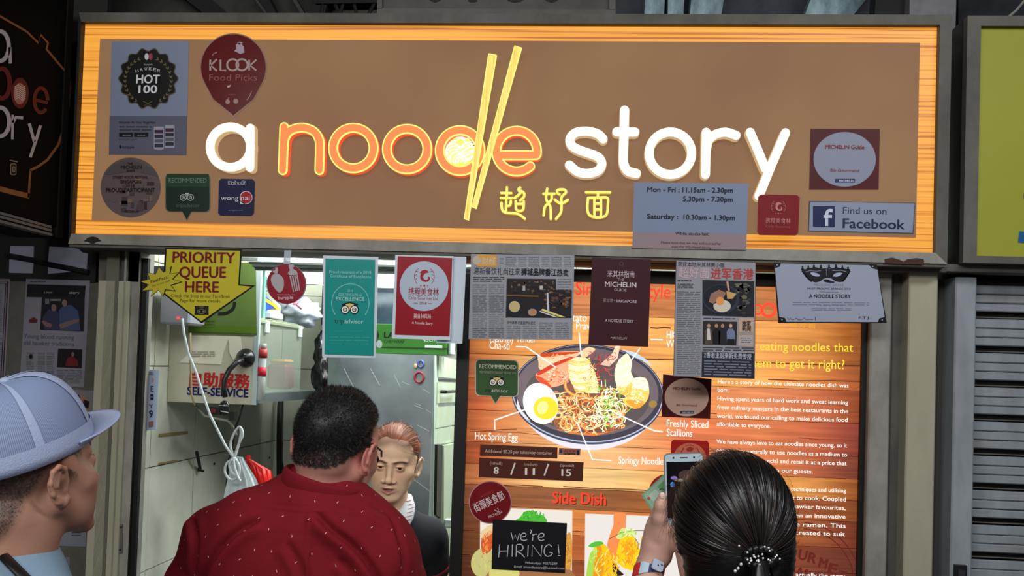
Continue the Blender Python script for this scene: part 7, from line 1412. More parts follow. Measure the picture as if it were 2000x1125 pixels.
# combed-back strands over the shell
def comb(H, par, centre, rad, tie, n, cols, m, name='hair_strand', seg=10, start=None, w=.0006, lift=.004, keep=None, tend=.92, sag=0.):
    tie = np.asarray(tie, float); u1 = (tie-centre)/rad; r1 = np.linalg.norm(u1); u1 /= r1
    U = rng.normal(size=(n*3, 3)); U /= np.linalg.norm(U, axis=1)[:, None]
    if keep is not None: U = U[keep(U*rad+centre)]
    U = U[:n]; n = len(U); cosw = np.clip(U@u1, -1, 1); om = np.arccos(cosw)[:, None]; so = np.sin(om)+1e-6; off = rng.uniform(0, lift, n); fr = rng.uniform(.0, .6, n) if start is None else start(n)
    pts = []
    for i in range(seg+1):
        s_ = (fr+(tend-fr)*i/seg)[:, None]; q = (np.sin((1-s_)*om)*U+np.sin(s_*om)*u1)/so; q /= np.linalg.norm(q, axis=1)[:, None]
        pt = centre+q*rad; nn_ = q/rad; nn_ /= np.linalg.norm(nn_, axis=1)[:, None]; pt = pt+nn_*(.0012+off*(1-.5*i/seg))[:, None]; pt[:, 2] -= sag*np.sin(math.pi*s_[:, 0])*0; pts.append((pt, nn_))
    vs = []; tw_ = rng.normal(size=(n, 1))*.55
    for i in range(seg+1):
        p, nn_ = pts[i]; d = pts[min(i+1, seg)][0]-pts[max(i-1, 0)][0]; sdir = np.cross(d, nn_); sdir /= np.linalg.norm(sdir, axis=1)[:, None]+1e-9; ww = w*(1-.6*abs(2*i/seg-1)**3)
        sd2 = sdir+nn_*tw_; vs += [p-sd2*ww, p+sd2*ww]
    v = np.stack(vs, 1).reshape(-1, 3); v = H.o+H.k*(v@H.R.T); st = 2*(seg+1); b_ = np.arange(n)[:, None]*st
    F_ = np.stack([np.concatenate([b_+2*i, b_+2*i+1, b_+2*i+3, b_+2*i+2], 1) for i in range(seg)], 1).reshape(-1, 4)
    cc = np.array([lin(c_) for c_ in cols]); vc = np.repeat(cc[rng.integers(0, len(cc), n)], st, 0); o = big_mesh(name, v, F_, m, par, vc); o['kind'] = 'stuff'; return o
comb(H, ho, V(0, -.02, .040), V(.080, .100, .088), (0, -.115, .02), 3200, [(140, 82, 60), (96, 54, 42), (176, 110, 80), (120, 68, 50)], HW, keep=lambda P_: ((P_[:, 1]-.085)*.86+(P_[:, 2]-.062)*-.5 < 0) & ((P_[:, 1]+.1)*.45-(P_[:, 2]+.06)*.9 < 0))
comb(H, ho, V(0, -.02, .042), V(.083, .104, .092), (0, -.115, .02), 420, [(170, 110, 84), (120, 72, 54)], HW, seg=9, w=.00028, lift=.010, tend=.7, keep=lambda P_: (P_[:, 1]-.085)*.86+(P_[:, 2]-.055)*-.5 < 0)
S = Sdf(); S.ell(H.w(0, -.118, .03), (.036, .03, .034), k=.01); S.ell(H.w(-.062, -.012, .052), (.02, .034, .03), H.R, .01); c = H.w(-.03, -.06, .04); v, f = S.mesh(*[np.arange(c[i]-.14, c[i]+.14, .003) for i in range(3)]); nr = vnormals(v, f); v = v+nr*(vnoise(v, 150, 8)*.002)[:, None]; big_mesh('hair_bun', v, f, HW, t, np.tile(np.array(lin((150, 84, 60))), (len(v), 1)))
g = Geo(); g.tube([H.w(-.079, .004+.004*math.sin(a_), .006+.014*math.cos(a_)) for a_ in [i*.5 for i in range(10)]], .0022, 6); mk('hair_clip', g, mat((70, 66, 62), rough=.3, metal=.6), t)
# shirt and patterned neck cloth
S = Sdf(); S.cap(SLw, SRw, .056, .056, .05); S.cap(nb+V(.03, .01, -.01), SLw, .054, .056, .03); S.cap(nb+V(-.03, .01, -.01), SRw, .054, .056, .03); S.chain([nb+V(0, .02, -.035), ch+V(0, .05, -.14), hip+V(0, -.02, .05)], [.056, .115, .14], .06)
for a_, b_, sg in ((SLw, V(SLw[0]+.03, .33, 1.06), 1), (SRw, V(SRw[0]-.03, .33, 1.06), -1)): S.chain([a_, a_+(b_-a_)*.62], [.055, .050], .03)
v, f = S.mesh(axis(-.8, .3, -.62, -.1, .006, .02), axis(-.1, .95, .1, .4, .006, .02), axis(.85, 1.6, 1.1, 1.45, .006, .02)); nr = vnormals(v, f); v = v+nr*(vnoise(v, 40, 9)*.002)[:, None]
big_mesh('shirt', v, f, mat((20, 22, 32), rough=.85, bump=.4, bscale=600), t)
for a_, b_ in ((SLw, V(SLw[0]+.03, .33, 1.06)), (SRw, V(SRw[0]-.03, .33, 1.06))): g = Geo(); p_ = a_+(b_-a_)*.62; g.tube([p_-(b_-a_)*.03, p_+(b_-a_)*.03], .0525, 20); mk('sleeve_trim', g, mat((120, 20, 36), rough=.8), t, smooth=True)
cl = [H.w(*p) for p in [(-.050, -.045, -.115), (-.058, -.015, -.140), (-.056, .015, -.165), (-.045, .038, -.195), (-.03, .05, -.23)]]; cr_ = [H.w(-p[0], p[1], p[2]) for p in [(-.050, -.045, -.115), (-.058, -.015, -.140), (-.056, .015, -.165), (-.045, .038, -.195), (-.03, .05, -.23)]]
CLO = mat((214, 220, 226), rough=.85, bump=.4, bscale=500)
g = Geo(); g.tube(cl, [.014, .022, .025, .024, .018], 14, flat=.6); o = mk('neck_cloth', g, CLO, t, smooth=True)
g2 = Geo()
for i in range(1, 10):
    s_ = i/10*4; j = int(s_); p = cl[j]+(cl[min(j+1, 4)]-cl[j])*(s_-j); g2.tube([p+H.R@V(-.020, .012, .004), p+H.R@V(-.004, .0215, 0), p+H.R@V(.014, .018, -.002)], .0009, 5)
mk('red_stitching', g2, mat((190, 70, 66), rough=.8), o)
g = Geo(); g.tube(cr_, [.014, .022, .025, .024, .018], 14, flat=.6); mk('neck_cloth', g, CLO, t, smooth=True)
legs_clothes(t, hip, (-1, 0, 0), .09, 1.02, stance=.09)

# ======== man in the white cap
K_ = .99; R_h = rotz(math.radians(-26))@rotx(math.radians(12)); ear_px = at(117, 948, -1.245)
H = Frame(V(0, 0, 0), R_h, K_); H.o = ear_px-H.w(.079, -.004, -.010)
t = person('man in a pale mesh-backed cap and light blue T-shirt, far left, looking right', (H.o[0]-.03, H.o[1]-.05, 0))
S = Sdf(); head(S, H, cheek=.0215, nose=.55, jaw=1.06, eyes=True)
nb = H.w(-.016, -.062, -.125); S.cap(H.w(-.004, -.030, -.05), nb, .056, .062, .02); S.cap(H.w(-.03, -.062, -.05), H.w(.03, -.062, -.05), .034, .034, .02); S.cap(H.w(.024, -.03, -.08), nb+V(.02, -.02, 0), .030, .036, .03)
fw = V(math.sin(math.radians(25)), math.cos(math.radians(25)), 0); rt = V(fw[1], -fw[0], 0); ct = nb+V(-.01, .01, -.09); hip = V(H.o[0]-.03, H.o[1]-.04, .95)
SLc, SRc = ct-rt*.17, ct+rt*.17; S.cap(SLc, SRc, .05, .05, .04); S.chain([nb, ct+V(0, 0, -.12), hip], [.065, .11, .12], .06)
for a_, sg in ((SLc, -1), (SRc, 1)):
    b_ = a_+V(0, 0, -.30)+rt*sg*.04; c_ = b_+fw*.02+V(0, 0, -.25); S.chain([a_, b_, c_], [.048, .036, .026], .02); S.cap(c_, c_+V(0, 0, -.06), .03, .026, .015)
    for i in range(4): S.chain([c_+fw*(i-1.5)*.018+V(0, 0, -.08), c_+fw*(i-1.5)*.018+V(0, 0, -.12), c_+fw*(i-1.5)*.018-rt*sg*.01+V(0, 0, -.145)], [.009, .0085, .0075], .004)
    S.chain([c_+fw*.03+V(0, 0, -.03), c_+fw*.046+V(0, 0, -.06), c_+fw*.048+V(0, 0, -.085)], [.011, .010, .008], .006)
lower_body(S, hip, tuple(rt))
c = H.o; v, f = S.mesh(axis(-1.05, -.2, c[0]-.12, c[0]+.12, .0026, .02), axis(-1.75, -.85, c[1]-.14, c[1]+.13, .0026, .02), axis(0, 1.75, c[2]-.19, c[2]+.13, .0026, .02))
lv = H.loc(v); cols = paint(v, (168, 124, 104), [(H.w(.078, .0, .02), (.02, .03, .014), (186, 118, 100), .6), (H.w(.045, .06, -.028), (.024, .03, .024), (196, 112, 104), .5), (H.w(.083, -.001, -.012), (.006, .008, .010), (70, 34, 30), .9), (H.w(0, .085, -.071), (.022, .02, .008), (150, 84, 80), .8)])
bz = np.where(lv[:, 1] > -.01, .018+(lv[:, 1]+.01)*.1, .018+(lv[:, 1]+.01)*1.05); bz = np.where((lv[:, 1] > .012) & (lv[:, 1] < .03), -.004, bz); bz = np.where(lv[:, 1] >= .048, .06, bz)
dk = np.clip((lv[:, 2]-bz+.012)/.022, 0, 1)*(np.abs(lv[:, 0]) < .0765)*(lv[:, 2] > -.13)*(.85+.15*vnoise(v, 900, 1)); dk = np.clip(dk, 0, 1)*.88
cols = cols*(1-dk[:, None])+np.array(lin((30, 26, 26)))*dk[:, None]
big_mesh('body', v, f, SKIN, t, cols); eyeballs(H, t)
msk = (dk > .5) & (lv[:, 2] < .07); P0, N0 = sample(v, f, 9000, msk); D = N0*.4+rng.normal(size=P0.shape)*.4+H.R@V(0, -.4, -.5); D /= np.linalg.norm(D, axis=1)[:, None]
rv, rf = ribbons(P0, D, N0, rng.uniform(.002, .005, len(P0)), np.full(len(P0), .00028), 2); o = big_mesh('hair', rv, rf, HAIRM, t, np.tile(np.array(lin((22, 20, 22))), (len(rv), 1))); o['kind'] = 'stuff'
# brows of the cap wearer are on the far side; shirt
S = Sdf(); S.cap(SLc, SRc, .062, .062, .05); S.chain([nb+V(0, 0, -.012), nb+V(0, 0, -.04), ct+V(0, 0, -.14), hip+V(0, 0, .05)], [.074, .090, .13, .145], .05); S.cap(nb+V(0, 0, -.05), SRc, .07, .062, .05); S.cap(nb+V(0, 0, -.05), SLc, .07, .062, .05)
for a_, sg in ((SLc, -1), (SRc, 1)): b_ = a_+V(0, 0, -.30)+rt*sg*.04; S.chain([a_, a_+(b_-a_)*.6], [.062, .060], .03)
v, f = S.mesh(axis(-1.1, -.2, -.85, -.40, .006, .02), axis(-1.8, -.85, -1.5, -1.1, .006, .02), axis(.85, 1.7, 1.25, 1.48, .006, .02)); nr = vnormals(v, f); v = v+nr*(vnoise(v, 30, 9)*.003)[:, None]
TEE = mat((122, 148, 170), rough=.85, bump=.35, bscale=700); big_mesh('t_shirt', v, f, TEE, t)
g = Geo(); cn = nb+V(.0, .003, .030); g.tube([cn+V(.071*math.cos(a_), .069*math.sin(a_), .004*math.sin(a_)) for a_ in [i*math.pi/18 for i in range(36)]], .008, 8, closed=True); mk('neck_rib', g, TEE, t, smooth=True)
g = Geo(); g.tube([nb+rt*.06+V(0, -.045, .03), nb+rt*.10+V(0, -.03, .0), nb+rt*.135+V(0, .01, -.055)], .011, 8, flat=.4); mk('shoulder_strap', g, M_BLACK, t, smooth=True)
legs_clothes(t, hip, tuple(rt), .1, 1.0)
# the cap
Hc = Frame(H.w(0, -.013, .054), R_h@rotx(math.radians(7)), K_)
cp = bpy.data.objects.new('cap', None); COL.objects.link(cp); cp.parent = t; cp['_o'] = list(t['_o']); cp['label'] = 'pale blue-white trucker cap with mesh panels and flat brim'
CAPM = mat((158, 170, 202), rough=.75, bump=.4, bscale=500)
m = bpy.data.materials.new('cap_mesh'); m.use_nodes = True; nt = m.node_tree; b = nt.nodes['Principled BSDF']; b.inputs['Roughness'].default_value = .7; uvn = nt.nodes.new('ShaderNodeAttribute'); uvn.attribute_name = 'Col'
sx = nt.nodes.new('ShaderNodeSeparateXYZ'); nt.links.new(uvn.outputs['Color'], sx.inputs[0]); outs = []
for o_, k_ in (('X', 2*math.pi*1), ('Y', 2*math.pi*1)):
    mu = nt.nodes.new('ShaderNodeMath'); mu.operation = 'MULTIPLY'; mu.inputs[1].default_value = k_; nt.links.new(sx.outputs[o_], mu.inputs[0]); si = nt.nodes.new('ShaderNodeMath'); si.operation = 'SINE'; nt.links.new(mu.outputs[0], si.inputs[0]); outs.append(si)
mn = nt.nodes.new('ShaderNodeMath'); mn.operation = 'MINIMUM'; mn.inputs[1].default_value = .8; nt.links.new(outs[0].outputs[0], mn.inputs[0])
mr = nt.nodes.new('ShaderNodeMapRange'); mr.inputs[1].default_value = -.7; mr.inputs[2].default_value = .7; nt.links.new(mn.outputs[0], mr.inputs[0])
mx = nt.nodes.new('ShaderNodeMix'); mx.data_type = 'RGBA'; nt.links.new(mr.outputs[0], mx.inputs[0]); mx.inputs[6].default_value = (*lin((106, 118, 152)), 1); mx.inputs[7].default_value = (*lin((138, 152, 188)), 1); nt.links.new(mx.outputs[2], b.inputs['Base Color'])
def crown(th, ph, e=0.):
    """th: 0 = front, going round; ph: 0 = band, pi/2 = button"""
    rx, ry, h = .088+e, .112+e, .104+e; c_, s_ = math.cos(ph), math.sin(ph); fr = max(0, math.cos(th)); cc = c_**(.78-.12*fr); hh = h*(1+.13*fr*c_**.5*s_)
    return Hc.w(rx*cc*math.sin(th), ry*cc*math.cos(th)+.006*fr*s_*c_, -.012+hh*s_**(1.05))
def patch(name, t0, t1, p0, p1, mt, e=0., nt_=14, np_=12, uv=None):
    vs = []; cs = []
    for i in range(np_+1):
        for j in range(nt_+1):
            th = t0+(t1-t0)*j/nt_; ph = p0+(p1-p0)*i/np_; vs.append(crown(th, ph, e)); cs.append((th*40 if uv else 0, ph*30 if uv else 0, 0))
    fs = [(i*(nt_+1)+j, i*(nt_+1)+j+1, (i+1)*(nt_+1)+j+1, (i+1)*(nt_+1)+j) for i in range(np_) for j in range(nt_)]
    return mesh_obj(name, vs, fs, mt, cp, smooth=True, cols=cs if uv else None)
bd = [-180, -98, -42, 0, 42, 98, 180]
for k in range(6):
    front = k in (2, 3); patch('front_panel' if front else 'mesh_panel', math.radians(bd[k]), math.radians(bd[k+1]), .14, math.pi/2-.02, CAPM if front else m, 0, 24, 18, uv=not front)
for k in range(6):
    tc_ = math.radians(bd[k+1]); patch('seam_tape', tc_-.062, tc_+.062, .12, math.pi/2-.03, CAPM, .0016, 4, 18)
patch('sweat_band', -math.pi, math.pi, -.0, .185, CAPM, .0020, 64, 4)
# lower edge continues straight down
vs = []; fs = []
for j in range(65):
    th = -math.pi+2*math.pi*j/64; p0 = crown(th, 0, .002); vs += [p0, p0-Hc.R@V(0, 0, .012), p0-Hc.R@V(0, 0, .012)-Hc.R@V(math.sin(th)*.003, math.cos(th)*.003, 0)]
for j in range(64): fs += [(3*j, 3*j+3, 3*j+4, 3*j+1), (3*j+1, 3*j+4, 3*j+5, 3*j+2)]
mesh_obj('band_edge', vs, fs, CAPM, cp, smooth=True)
g = Geo(); g.ell((0, 0, 0), (1, 1, 1), 14, 8); c0 = crown(0, math.pi/2-.02); mesh_obj('button', [c0+Hc.R@(V(*p)*V(.009, .009, .005)) for p in g.v], g.f, CAPM, cp, smooth=True)
vs = []; fs = []; NB, MB = 28, 8
for sd in (0, 1):
    for i in range(MB+1):
        for j in range(NB+1):
            th = math.radians(-66+132*j/NB); s_ = i/MB; x0_, y0_ = (.088+.001)*math.sin(th), (.110+.001)*math.cos(th); out = .058*math.cos(th*90/66*.86)**.6 if abs(th) < 1.14 else 0
            vs.append(Hc.w(x0_*(1+.06*s_), y0_+out*s_, -.018-.006*abs(math.sin(th))**2*s_*0+.008*s_-(.003 if sd else 0)-.0015*(x0_/.08)**2))
W_ = (MB+1)*(NB+1)
for sd in (0, 1):
    for i in range(MB):
        for j in range(NB): q = sd*W_+i*(NB+1)+j; fs.append((q, q+1, q+NB+2, q+NB+1) if not sd else (q, q+NB+1, q+NB+2, q+1))
for j in range(NB): q = MB*(NB+1)+j; fs.append((q, q+1, W_+q+1, W_+q))
mesh_obj('brim', vs, fs, CAPM, cp, smooth=True)

# ======== woman with the ponytail, photographing
YP_ = -1.08; K_ = .96
H = Frame(at(1427, 1032, YP_), rotz(math.radians(2))@rotx(math.radians(4)), K_)
t = person('woman with a shiny black ponytail holding up a phone, seen from behind', (H.o[0], YP_-.03, 0))
S = Sdf(); head(S, H, eyes=False, lips=False)
nb = H.w(0, -.05, -.20); S.cap(H.w(0, -.02, -.05), nb, .050, .052, .02); hip = V(H.o[0], YP_-.02, .9); ct = nb+V(0, 0, -.08)
SLp, SRp = ct+V(-.15, .01, 0), ct+V(.15, .01, 0); S.cap(SLp, SRp, .045, .045, .04); S.chain([nb, ct+V(0, 0, -.12), hip], [.05, .10, .115], .06)
Wp = at(1268, 1112, -.83); Ep = at(1225, 1330, -.93); S.chain([SLp, Ep, Wp+(Ep-Wp)*.35, Wp], [.042, .036, .030, .0235], .02)
pk = lambda x, y, Y: at(x, y, Y)
S.ell(pk(1277, 1060, -.822), (.021, .026, .046), k=.014); S.ell(pk(1286, 1024, -.824), (.016, .026, .036), k=.014); S.cap(Wp, pk(1278, 1075, -.825), .0235, .023, .014)
S.chain([pk(1293, 1085, -.83), pk(1301, 1058, -.832), pk(1302, 1035, -.835)], [.019, .016, .012], .012)
S.chain([pk(1288, 1045, -.838), pk(1288, 1012, -.848), pk(1290, 988, -.852), pk(1293.5, 970, -.852)], [.0150, .0120, .0105, .0080], .008)
for i, (dy, L_) in enumerate(((0, .9), (17, 1.), (34, .95), (50, .75))):
    S.chain([pk(1281, 1002+dy, -.805), pk(1288, 990+dy, -.788), pk(1306, 984+dy, -.782), pk(1306+26*L_, 984+dy, -.790), pk(1306+40*L_, 986+dy, -.800)], [.0105, .0095, .0085, .0078, .0068], .005)
# right arm, also raised, hidden behind the head
Er, Wr = at(1425, 1400, -.95), at(1350, 1112, -.87); S.chain([SRp, Er, Wr+(Er-Wr)*.3, Wr], [.042, .036, .028, .022], .02); S.ell(pk(1340, 1068, -.856), (.019, .022, .040), k=.014); S.ell(pk(1345, 1045, -.85), (.018, .02, .03), k=.014)
S.chain([pk(1334, 1060, -.862), pk(1326, 1045, -.858), pk(1318, 1036, -.852)], [.012, .0105, .008], .006)
for i in range(4): S.chain([pk(1362, 1040-12*i, -.84), pk(1382, 1020-14*i, -.82), pk(1386, 1004-15*i, -.80), pk(1376, 998-15*i, -.785)], [.011, .0095, .0085, .007], .005)
lower_body(S, hip, (1, 0, 0), hw=.09, stance=.09)
xa, xb_ = at(1225, 1000, -.83)[0], at(1400, 1000, -.83)[0]
v, f = S.mesh(axis(.1, .95, xa, H.o[0]+.1, .0027, .02), axis(-1.4, -.6, -1.16, -.765, .0027, .02), axis(0, 1.7, at(1270, 1150, -.83)[2], at(1290, 950, -.83)[2], .0027, .02))
cols = paint(v, (196, 154, 138), [(pk(1293, 966, -.86), (.008, .006, .010), (226, 180, 170), .7)]); big_mesh('body', v, f, SKIN, t, cols)
g = Geo(); nl = pk(1293.5, 968, -.8607); g.ell((0, 0, 0), (1, 1, 1), 14, 8); mesh_obj('thumb_nail', [nl+V(*p)*V(.0046, .0016, .0062) for p in g.v], g.f, mat((232, 196, 186), rough=.25), t, smooth=True)
# hair
HB = vmat('hair_shiny_black', rough=.34, spec=.42); Cc = V(0, -.016, .018); Rr = V(.093, .108, .108)
S = Sdf(); S.ell(H.w(*Cc), [r*H.k for r in Rr], H.R, .01); S.plane(H.w(0, .065, .05), H.R@V(0, 1, -.25)); S.ell(H.w(.056, -.03, -.05), (.036, .05, .065), H.R, .03); S.ell(H.w(-.03, -.05, -.07), (.045, .045, .055), H.R, .03)
tie = V(.018, -.116, -.010); S.ell(H.w(.0, -.095, -.03), (.045, .03, .03), H.R, .03)
v, f = S.mesh(*[np.arange(H.o[i]-.18, H.o[i]+.16, .003) for i in range(3)]); nr = vnormals(v, f)
def grooves(v): 
    l = H.loc(v)-tie; d = np.linalg.norm(l, axis=1)[:, None]; l = l/d; a_ = np.arctan2(l[:, 0], l[:, 2]); return (np.sin(a_*37+1)*.5+np.sin(a_*71)*.35+np.sin(a_*113+2)*.25)*np.clip(d[:, 0]*9, 0, 1)
v = v+nr*(grooves(v)*.0011)[:, None]
o = big_mesh('hair', v, f, HB, t, np.tile(np.array(lin((12, 11, 13))), (len(v), 1)))
keep_h = lambda P_: (P_[:, 1]-.065)-.25*(P_[:, 2]-.05) < 0
comb(H, o, Cc, Rr, tie, 7000, [(14, 13, 16), (9, 8, 10), (20, 19, 24), (12, 11, 13), (30, 27, 30)], HB, seg=14, w=.00055, lift=.0035, keep=keep_h, tend=.96)
comb(H, o, Cc, Rr*1.03, tie, 260, [(40, 30, 28), (60, 44, 38)], HB, seg=12, w=.0003, lift=.012, keep=keep_h, tend=.8)
# loose strands hanging forward past the temple, over the phone
n_ = 300; P0 = np.stack([rng.uniform(-.092, -.070, n_), rng.uniform(.0, .05, n_), rng.uniform(.0, .075, n_)], 1); P0 = H.o+H.k*(P0@H.R.T); D = np.tile(H.R@V(-.55, .35, -.35), (n_, 1))+rng.normal(size=(n_, 3))*.16; D /= np.linalg.norm(D, axis=1)[:, None]
rv, rf = ribbons(P0, D, np.tile(V(0, -1, 0), (n_, 1)), rng.uniform(.015, .042, n_), np.full(n_, .00026), 6, bend=np.tile(V(.012, 0, -.03), (n_, 1))); q = big_mesh('loose_hair', rv, rf, HB, o, np.tile(np.array(lin((58, 42, 36))), (len(rv), 1))); q['kind'] = 'stuff'
n_ = 260; P0 = np.stack([rng.uniform(-.03, .02, n_), rng.uniform(-.05, .03, n_), np.full(n_, .122)], 1); P0 = H.o+H.k*(P0@H.R.T); D = np.tile(H.R@V(-.5, .1, .35), (n_, 1))+rng.normal(size=(n_, 3))*.35; D /= np.linalg.norm(D, axis=1)[:, None]
rv, rf = ribbons(P0, D, np.tile(V(0, -1, 0), (n_, 1)), rng.uniform(.012, .035, n_), np.full(n_, .00022), 5, bend=np.tile(V(-.01, 0, -.02), (n_, 1))); q = big_mesh('loose_hair', rv, rf, HB, o, np.tile(np.array(lin((40, 32, 30))), (len(rv), 1))); q['kind'] = 'stuff'
# ponytail below the tie
tw = H.w(*tie)+V(0, -.008, 0); n_ = 2600; a_ = rng.uniform(0, 2*math.pi, n_); r0 = np.sqrt(rng.uniform(0, 1, n_)); seg = 10; vs = []
for i in range(seg+1):
    s_ = i/seg; rad = .011+.026*math.sin(min(1, s_*1.5)*math.pi/2)-.012*max(0, s_-.6)*2.5; c0 = tw+V(.006*math.sin(s_*3), -.014-.018*math.sin(s_*2.4), -.004-.27*s_); d0 = np.stack([np.cos(a_)*r0*rad, np.sin(a_)*r0*rad*.75, np.zeros(n_)], 1); p = c0+d0+np.stack([.002*np.sin(s_*9+a_*5), .002*np.cos(s_*8+a_*3), rng.normal(size=n_)*.0], 1)
    nn_ = np.stack([np.cos(a_), np.sin(a_), np.zeros(n_)], 1); sd_ = np.cross(nn_, V(0, 0, 1)); ww = .0009*(1-.7*s_**3); vs += [p-sd_*ww, p+sd_*ww]
vv = np.stack(vs, 1).reshape(-1, 3); st = 2*(seg+1); b_ = np.arange(n_)[:, None]*st; F_ = np.stack([np.concatenate([b_+2*i, b_+2*i+1, b_+2*i+3, b_+2*i+2], 1) for i in range(seg)], 1).reshape(-1, 4)
q = big_mesh('ponytail', vv, F_, HB, t, np.repeat(np.array([lin(c_) for c_ in ((14, 12, 15), (26, 24, 30), (10, 9, 11))])[rng.integers(0, 3, n_)], st, 0)); q['kind'] = 'stuff'
# beaded hair tie
g = Geo(); 
for i in range(16): a2 = i*2*math.pi/16; g.ell(tw+V(.020*math.cos(a2), -.006-.012*abs(math.sin(a2)), .012*math.sin(a2)), (.006, .006, .006), 8, 6)
ht = mk('hair_tie', g, mat((16, 15, 18), rough=.4), t, smooth=True)
g = Geo()
for i in range(26):
    p = tw+V(random.gauss(0, .014), -.018-random.uniform(0, .008), random.gauss(0, .010)); g.ell(p, (.0016,)*3, 6, 5)
for p in ((-.030, -.012, -.018), (-.034, -.012, -.022), (-.026, -.012, -.012)): g.ell(tw+V(*p), (.0024,)*3, 6, 5)
q = mk('bead', g, mat((240, 240, 244), rough=.08, spec=1., emit=.0, metal=.3), ht, smooth=True); q['kind'] = 'stuff'
# blouse
S = Sdf(); S.cap(SLp, SRp, .056, .056, .05); S.chain([nb+V(0, 0, -.06), ct+V(0, 0, -.13), hip+V(0, 0, .05)], [.07, .12, .135], .06)
S.chain([SLp, SLp+(Ep-SLp)*.6], [.054, .05], .03); S.chain([SRp, SRp+(Er-SRp)*.6], [.054, .05], .03)
v, f = S.mesh(*[np.arange(a_, b_, .012) for a_, b_ in ((.1, .95), (-1.35, -.75), (.8, 1.4))]); big_mesh('blouse', v, f, mat((70, 62, 74), rough=.85), t)
legs_clothes(t, hip, (1, 0, 0), .09, .98, stance=.09)
# watch
ax_ = (Wp-Ep)/np.linalg.norm(Wp-Ep); wc = Wp+ax_*(-.002); e1 = np.cross(ax_, V(0, 1, 0)); e1 /= np.linalg.norm(e1); e2 = np.cross(ax_, e1); tl = .0
wt = bpy.data.objects.new('wrist_watch', None); COL.objects.link(wt); wt.parent = t; wt['_o'] = list(t['_o']); wt['label'] = 'wristwatch with red, pale and navy strap'
up_ = ax_*.92+e1*.0
def band(name, a0, a1, mt, r=.0262, w_=.0115, th=.0022):
    vs = []; fs = []; n_ = 14
    for i in range(n_+1):
        a_ = math.radians(a0+(a1-a0)*i/n_); d = e1*math.cos(a_)+e2*math.sin(a_); sh_ = ax_*(-.010*math.cos(a_))
        for rr, hh in ((r, -w_), (r+th, -w_), (r+th, w_), (r, w_)): vs.append(wc+d*rr+ax_*hh+sh_)
    for i in range(n_):
        for j in range(4): l = (j+1) % 4; fs.append((i*4+j, i*4+4+j, i*4+4+l, i*4+l))
    fs += [(0, 1, 2, 3), (n_*4+3, n_*4+2, n_*4+1, n_*4)]
    return mesh_obj(name, vs, fs, mt, wt, smooth=False)
sgn = 1 if (wc+e2*.02)[1] < wc[1] else -1; ang = lambda d_: d_*sgn
lft = 180 if e1[0] > 0 else 0
def A3(x): return (lft+sgn*x if lft == 0 else 180-sgn*x)   # x = 0 left edge, 90 facing the camera
band('strap_red', A3(-20), A3(46), mat((206, 40, 42), rough=.45)); band('strap_pale', A3(46), A3(80), mat((176, 200, 214), rough=.45)); band('strap_navy', A3(80), A3(150), mat((34, 40, 100), rough=.45)); band('strap_back', A3(150), A3(340), mat((190, 44, 46), rough=.45))
a_ = math.radians(A3(108)); d = e1*math.cos(a_)+e2*math.sin(a_); pc = wc+d*.0292+ax_*(-.010*math.cos(a_)); tg = np.cross(d, ax_); g = Geo(); qd = [pc+tg*sx_*.011+ax_*sy_*.010 for sx_, sy_ in ((-1, -.7), (-.7, -1), (.7, -1), (1, -.7), (1, .7), (.7, 1), (-.7, 1), (-1, .7))]; g.prism(qd, d*.004); mesh_obj('watch_face', g.v, g.f, mat((170, 186, 206), rough=.3), wt)
g = Geo(); g.prism([pc+d*.0041+tg*sx_*.0012+ax_*sy_*.0012 for sx_, sy_ in ((-1, -1), (1, -1), (1, 1), (-1, 1))], d*.0006); g.prism([pc+d*.0041+tg*(-.007+sx_*.0018)+ax_*(.003+sy_*.0008) for sx_, sy_ in ((-1, -1), (1, -1), (1, 1), (-1, 1))], d*.0006); q = mesh_obj('dial_mark', g.v, g.f, M_BLACK, wt); q['kind'] = 'stuff'

# the phone and the banknote in her hand
t = thing('phone', 'silver smartphone held up in portrait, its screen showing the lit stall', 'phone', at(1335, 1030, -.826))
c0, c1, c2, c3 = [at(x, y, -.835) for x, y in ((1296.5, 886), (1374, 884), (1378, 1030), (1300, 1031))]
def rq(q, r, n=5):
    o = []
    for i in range(4):
        a_, b_, c_ = q[i-1], q[i], q[(i+1) % 4]; u, w_ = (a_-b_)/np.linalg.norm(a_-b_), (c_-b_)/np.linalg.norm(c_-b_)
        for k in range(n+1): th = math.pi/2*k/n; o.append(b_+u*r*(1-math.sin(th))+w_*r*(1-math.cos(th)))
    return o
g = Geo(); g.prism(rq([c0, c1, c2, c3], .008), (0, .0078, 0)); mk('body', g, mat((150, 160, 170), rough=.3, metal=.6), t)
ins = lambda k0, k1, m0, m1: [c0+(c1-c0)*k0+(c3-c0)*m0, c0+(c1-c0)*k1+(c3-c0)*m0, c0+(c1-c0)*k1+(c3-c0)*m1, c0+(c1-c0)*k0+(c3-c0)*m1]
g = Geo(); g.prism([p+V(0, -.0004, 0) for p in rq(ins(.025, .975, .012, .988), .007)], (0, .0004, 0)); mk('front_glass', g, mat((176, 196, 206), rough=.2), t)
g = Geo(); g.prism([p+V(0, -.0008, 0) for p in ins(.06, .94, .115, .87)], (0, .0003, 0)); sc_ = mk('screen', g, mat((20, 20, 26), rough=.15, emit=.4), t)
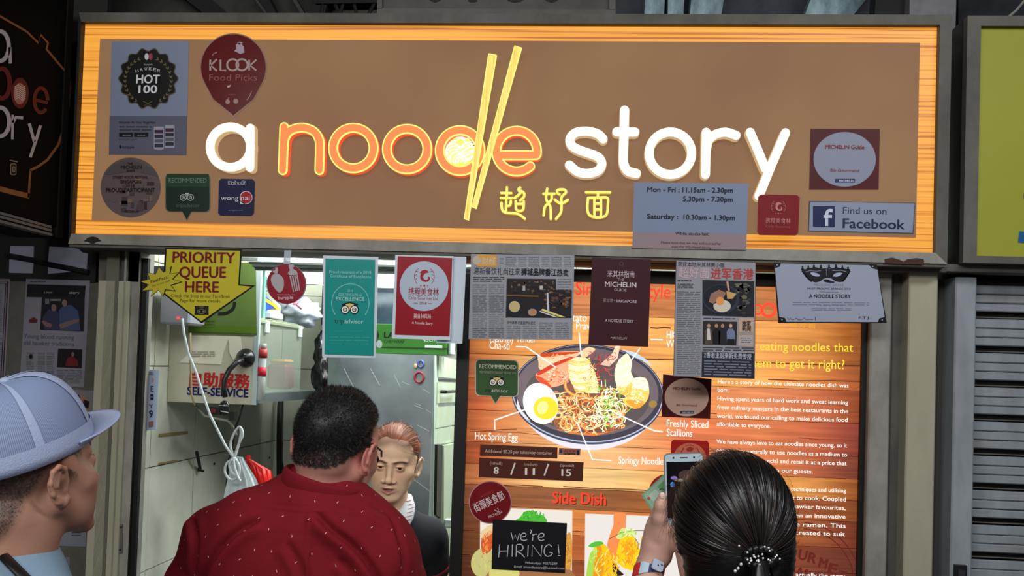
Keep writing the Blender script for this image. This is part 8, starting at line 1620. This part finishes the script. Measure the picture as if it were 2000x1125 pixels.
def spt(name, k0, m0, rx, ry, c, e): g = Geo(); o_ = ins(k0, k0, m0, m0)[0]+V(0, -.0010, 0); g.add([o_+V(rx*math.cos(i*.5236), 0, ry*math.sin(i*.5236)) for i in range(12)], [tuple(range(12))]); mk(name, g, mat(c, emit=e), sc_)
spt('screen_picture', .20, .42, .004, .005, (70, 150, 230), 1.); spt('screen_picture', .24, .33, .006, .0035, (130, 110, 190), .8); spt('screen_picture', .38, .36, .010, .003, (150, 140, 130), .6); spt('screen_picture', .5, .55, .016, .014, (96, 62, 50), .5); spt('screen_picture', .6, .3, .018, .010, (74, 52, 44), .5); spt('screen_picture', .42, .66, .012, .016, (82, 50, 46), .5); spt('screen_picture', .5, .45, .003, .006, (190, 200, 206), .8)
g = Geo(); g.prism([p+V(0, -.0009, 0) for p in rq(ins(.40, .60, .055, .068), .0006, 2)], (0, .0005, 0)); mk('earpiece', g, M_BLACK, t)
for k0 in (.24, .76): g = Geo(); o_ = ins(k0, k0, .06, .06)[0]+V(0, -.0009, 0); g.tube([o_, o_+V(0, .0006, 0)], .0018, 10); mk('sensor', g, M_BLACK, t)
g = Geo(); g.prism([p+V(0, -.0009, 0) for p in rq(ins(.38, .62, .905, .955), .002, 3)], (0, .0005, 0)); mk('home_button', g, mat((150, 168, 178), rough=.3), t)
q = [(1253, 967), (1302, 921), (1330, 950), (1279, 1008)]
t, P_ = sheet('banknote', 'folded green banknote tucked between the raised hand and the phone', 'banknote', q, -.80, (124, 168, 140), th=.0006); a = Art(P_, t, .0004)
a.poly([(1257, 967), (1302, 925), (1326, 950), (1279, 1003)], (150, 186, 160), 1); a.poly([(1266, 968), (1280, 955), (1290, 966), (1276, 980)], (186, 206, 196), 2); a.poly([(1284, 950), (1302, 933), (1318, 950), (1300, 968)], (104, 160, 110), 2); a.ell(1267, 973, 2.8, 3.2, (196, 90, 50), 3, 14); a.poly([(1280, 982), (1290, 973), (1294, 980), (1284, 992)], (90, 150, 100), 3); a.line([(1288, 957), (1293, 953), (1295, 957)], 1.4, (40, 60, 50), 3); a.done()
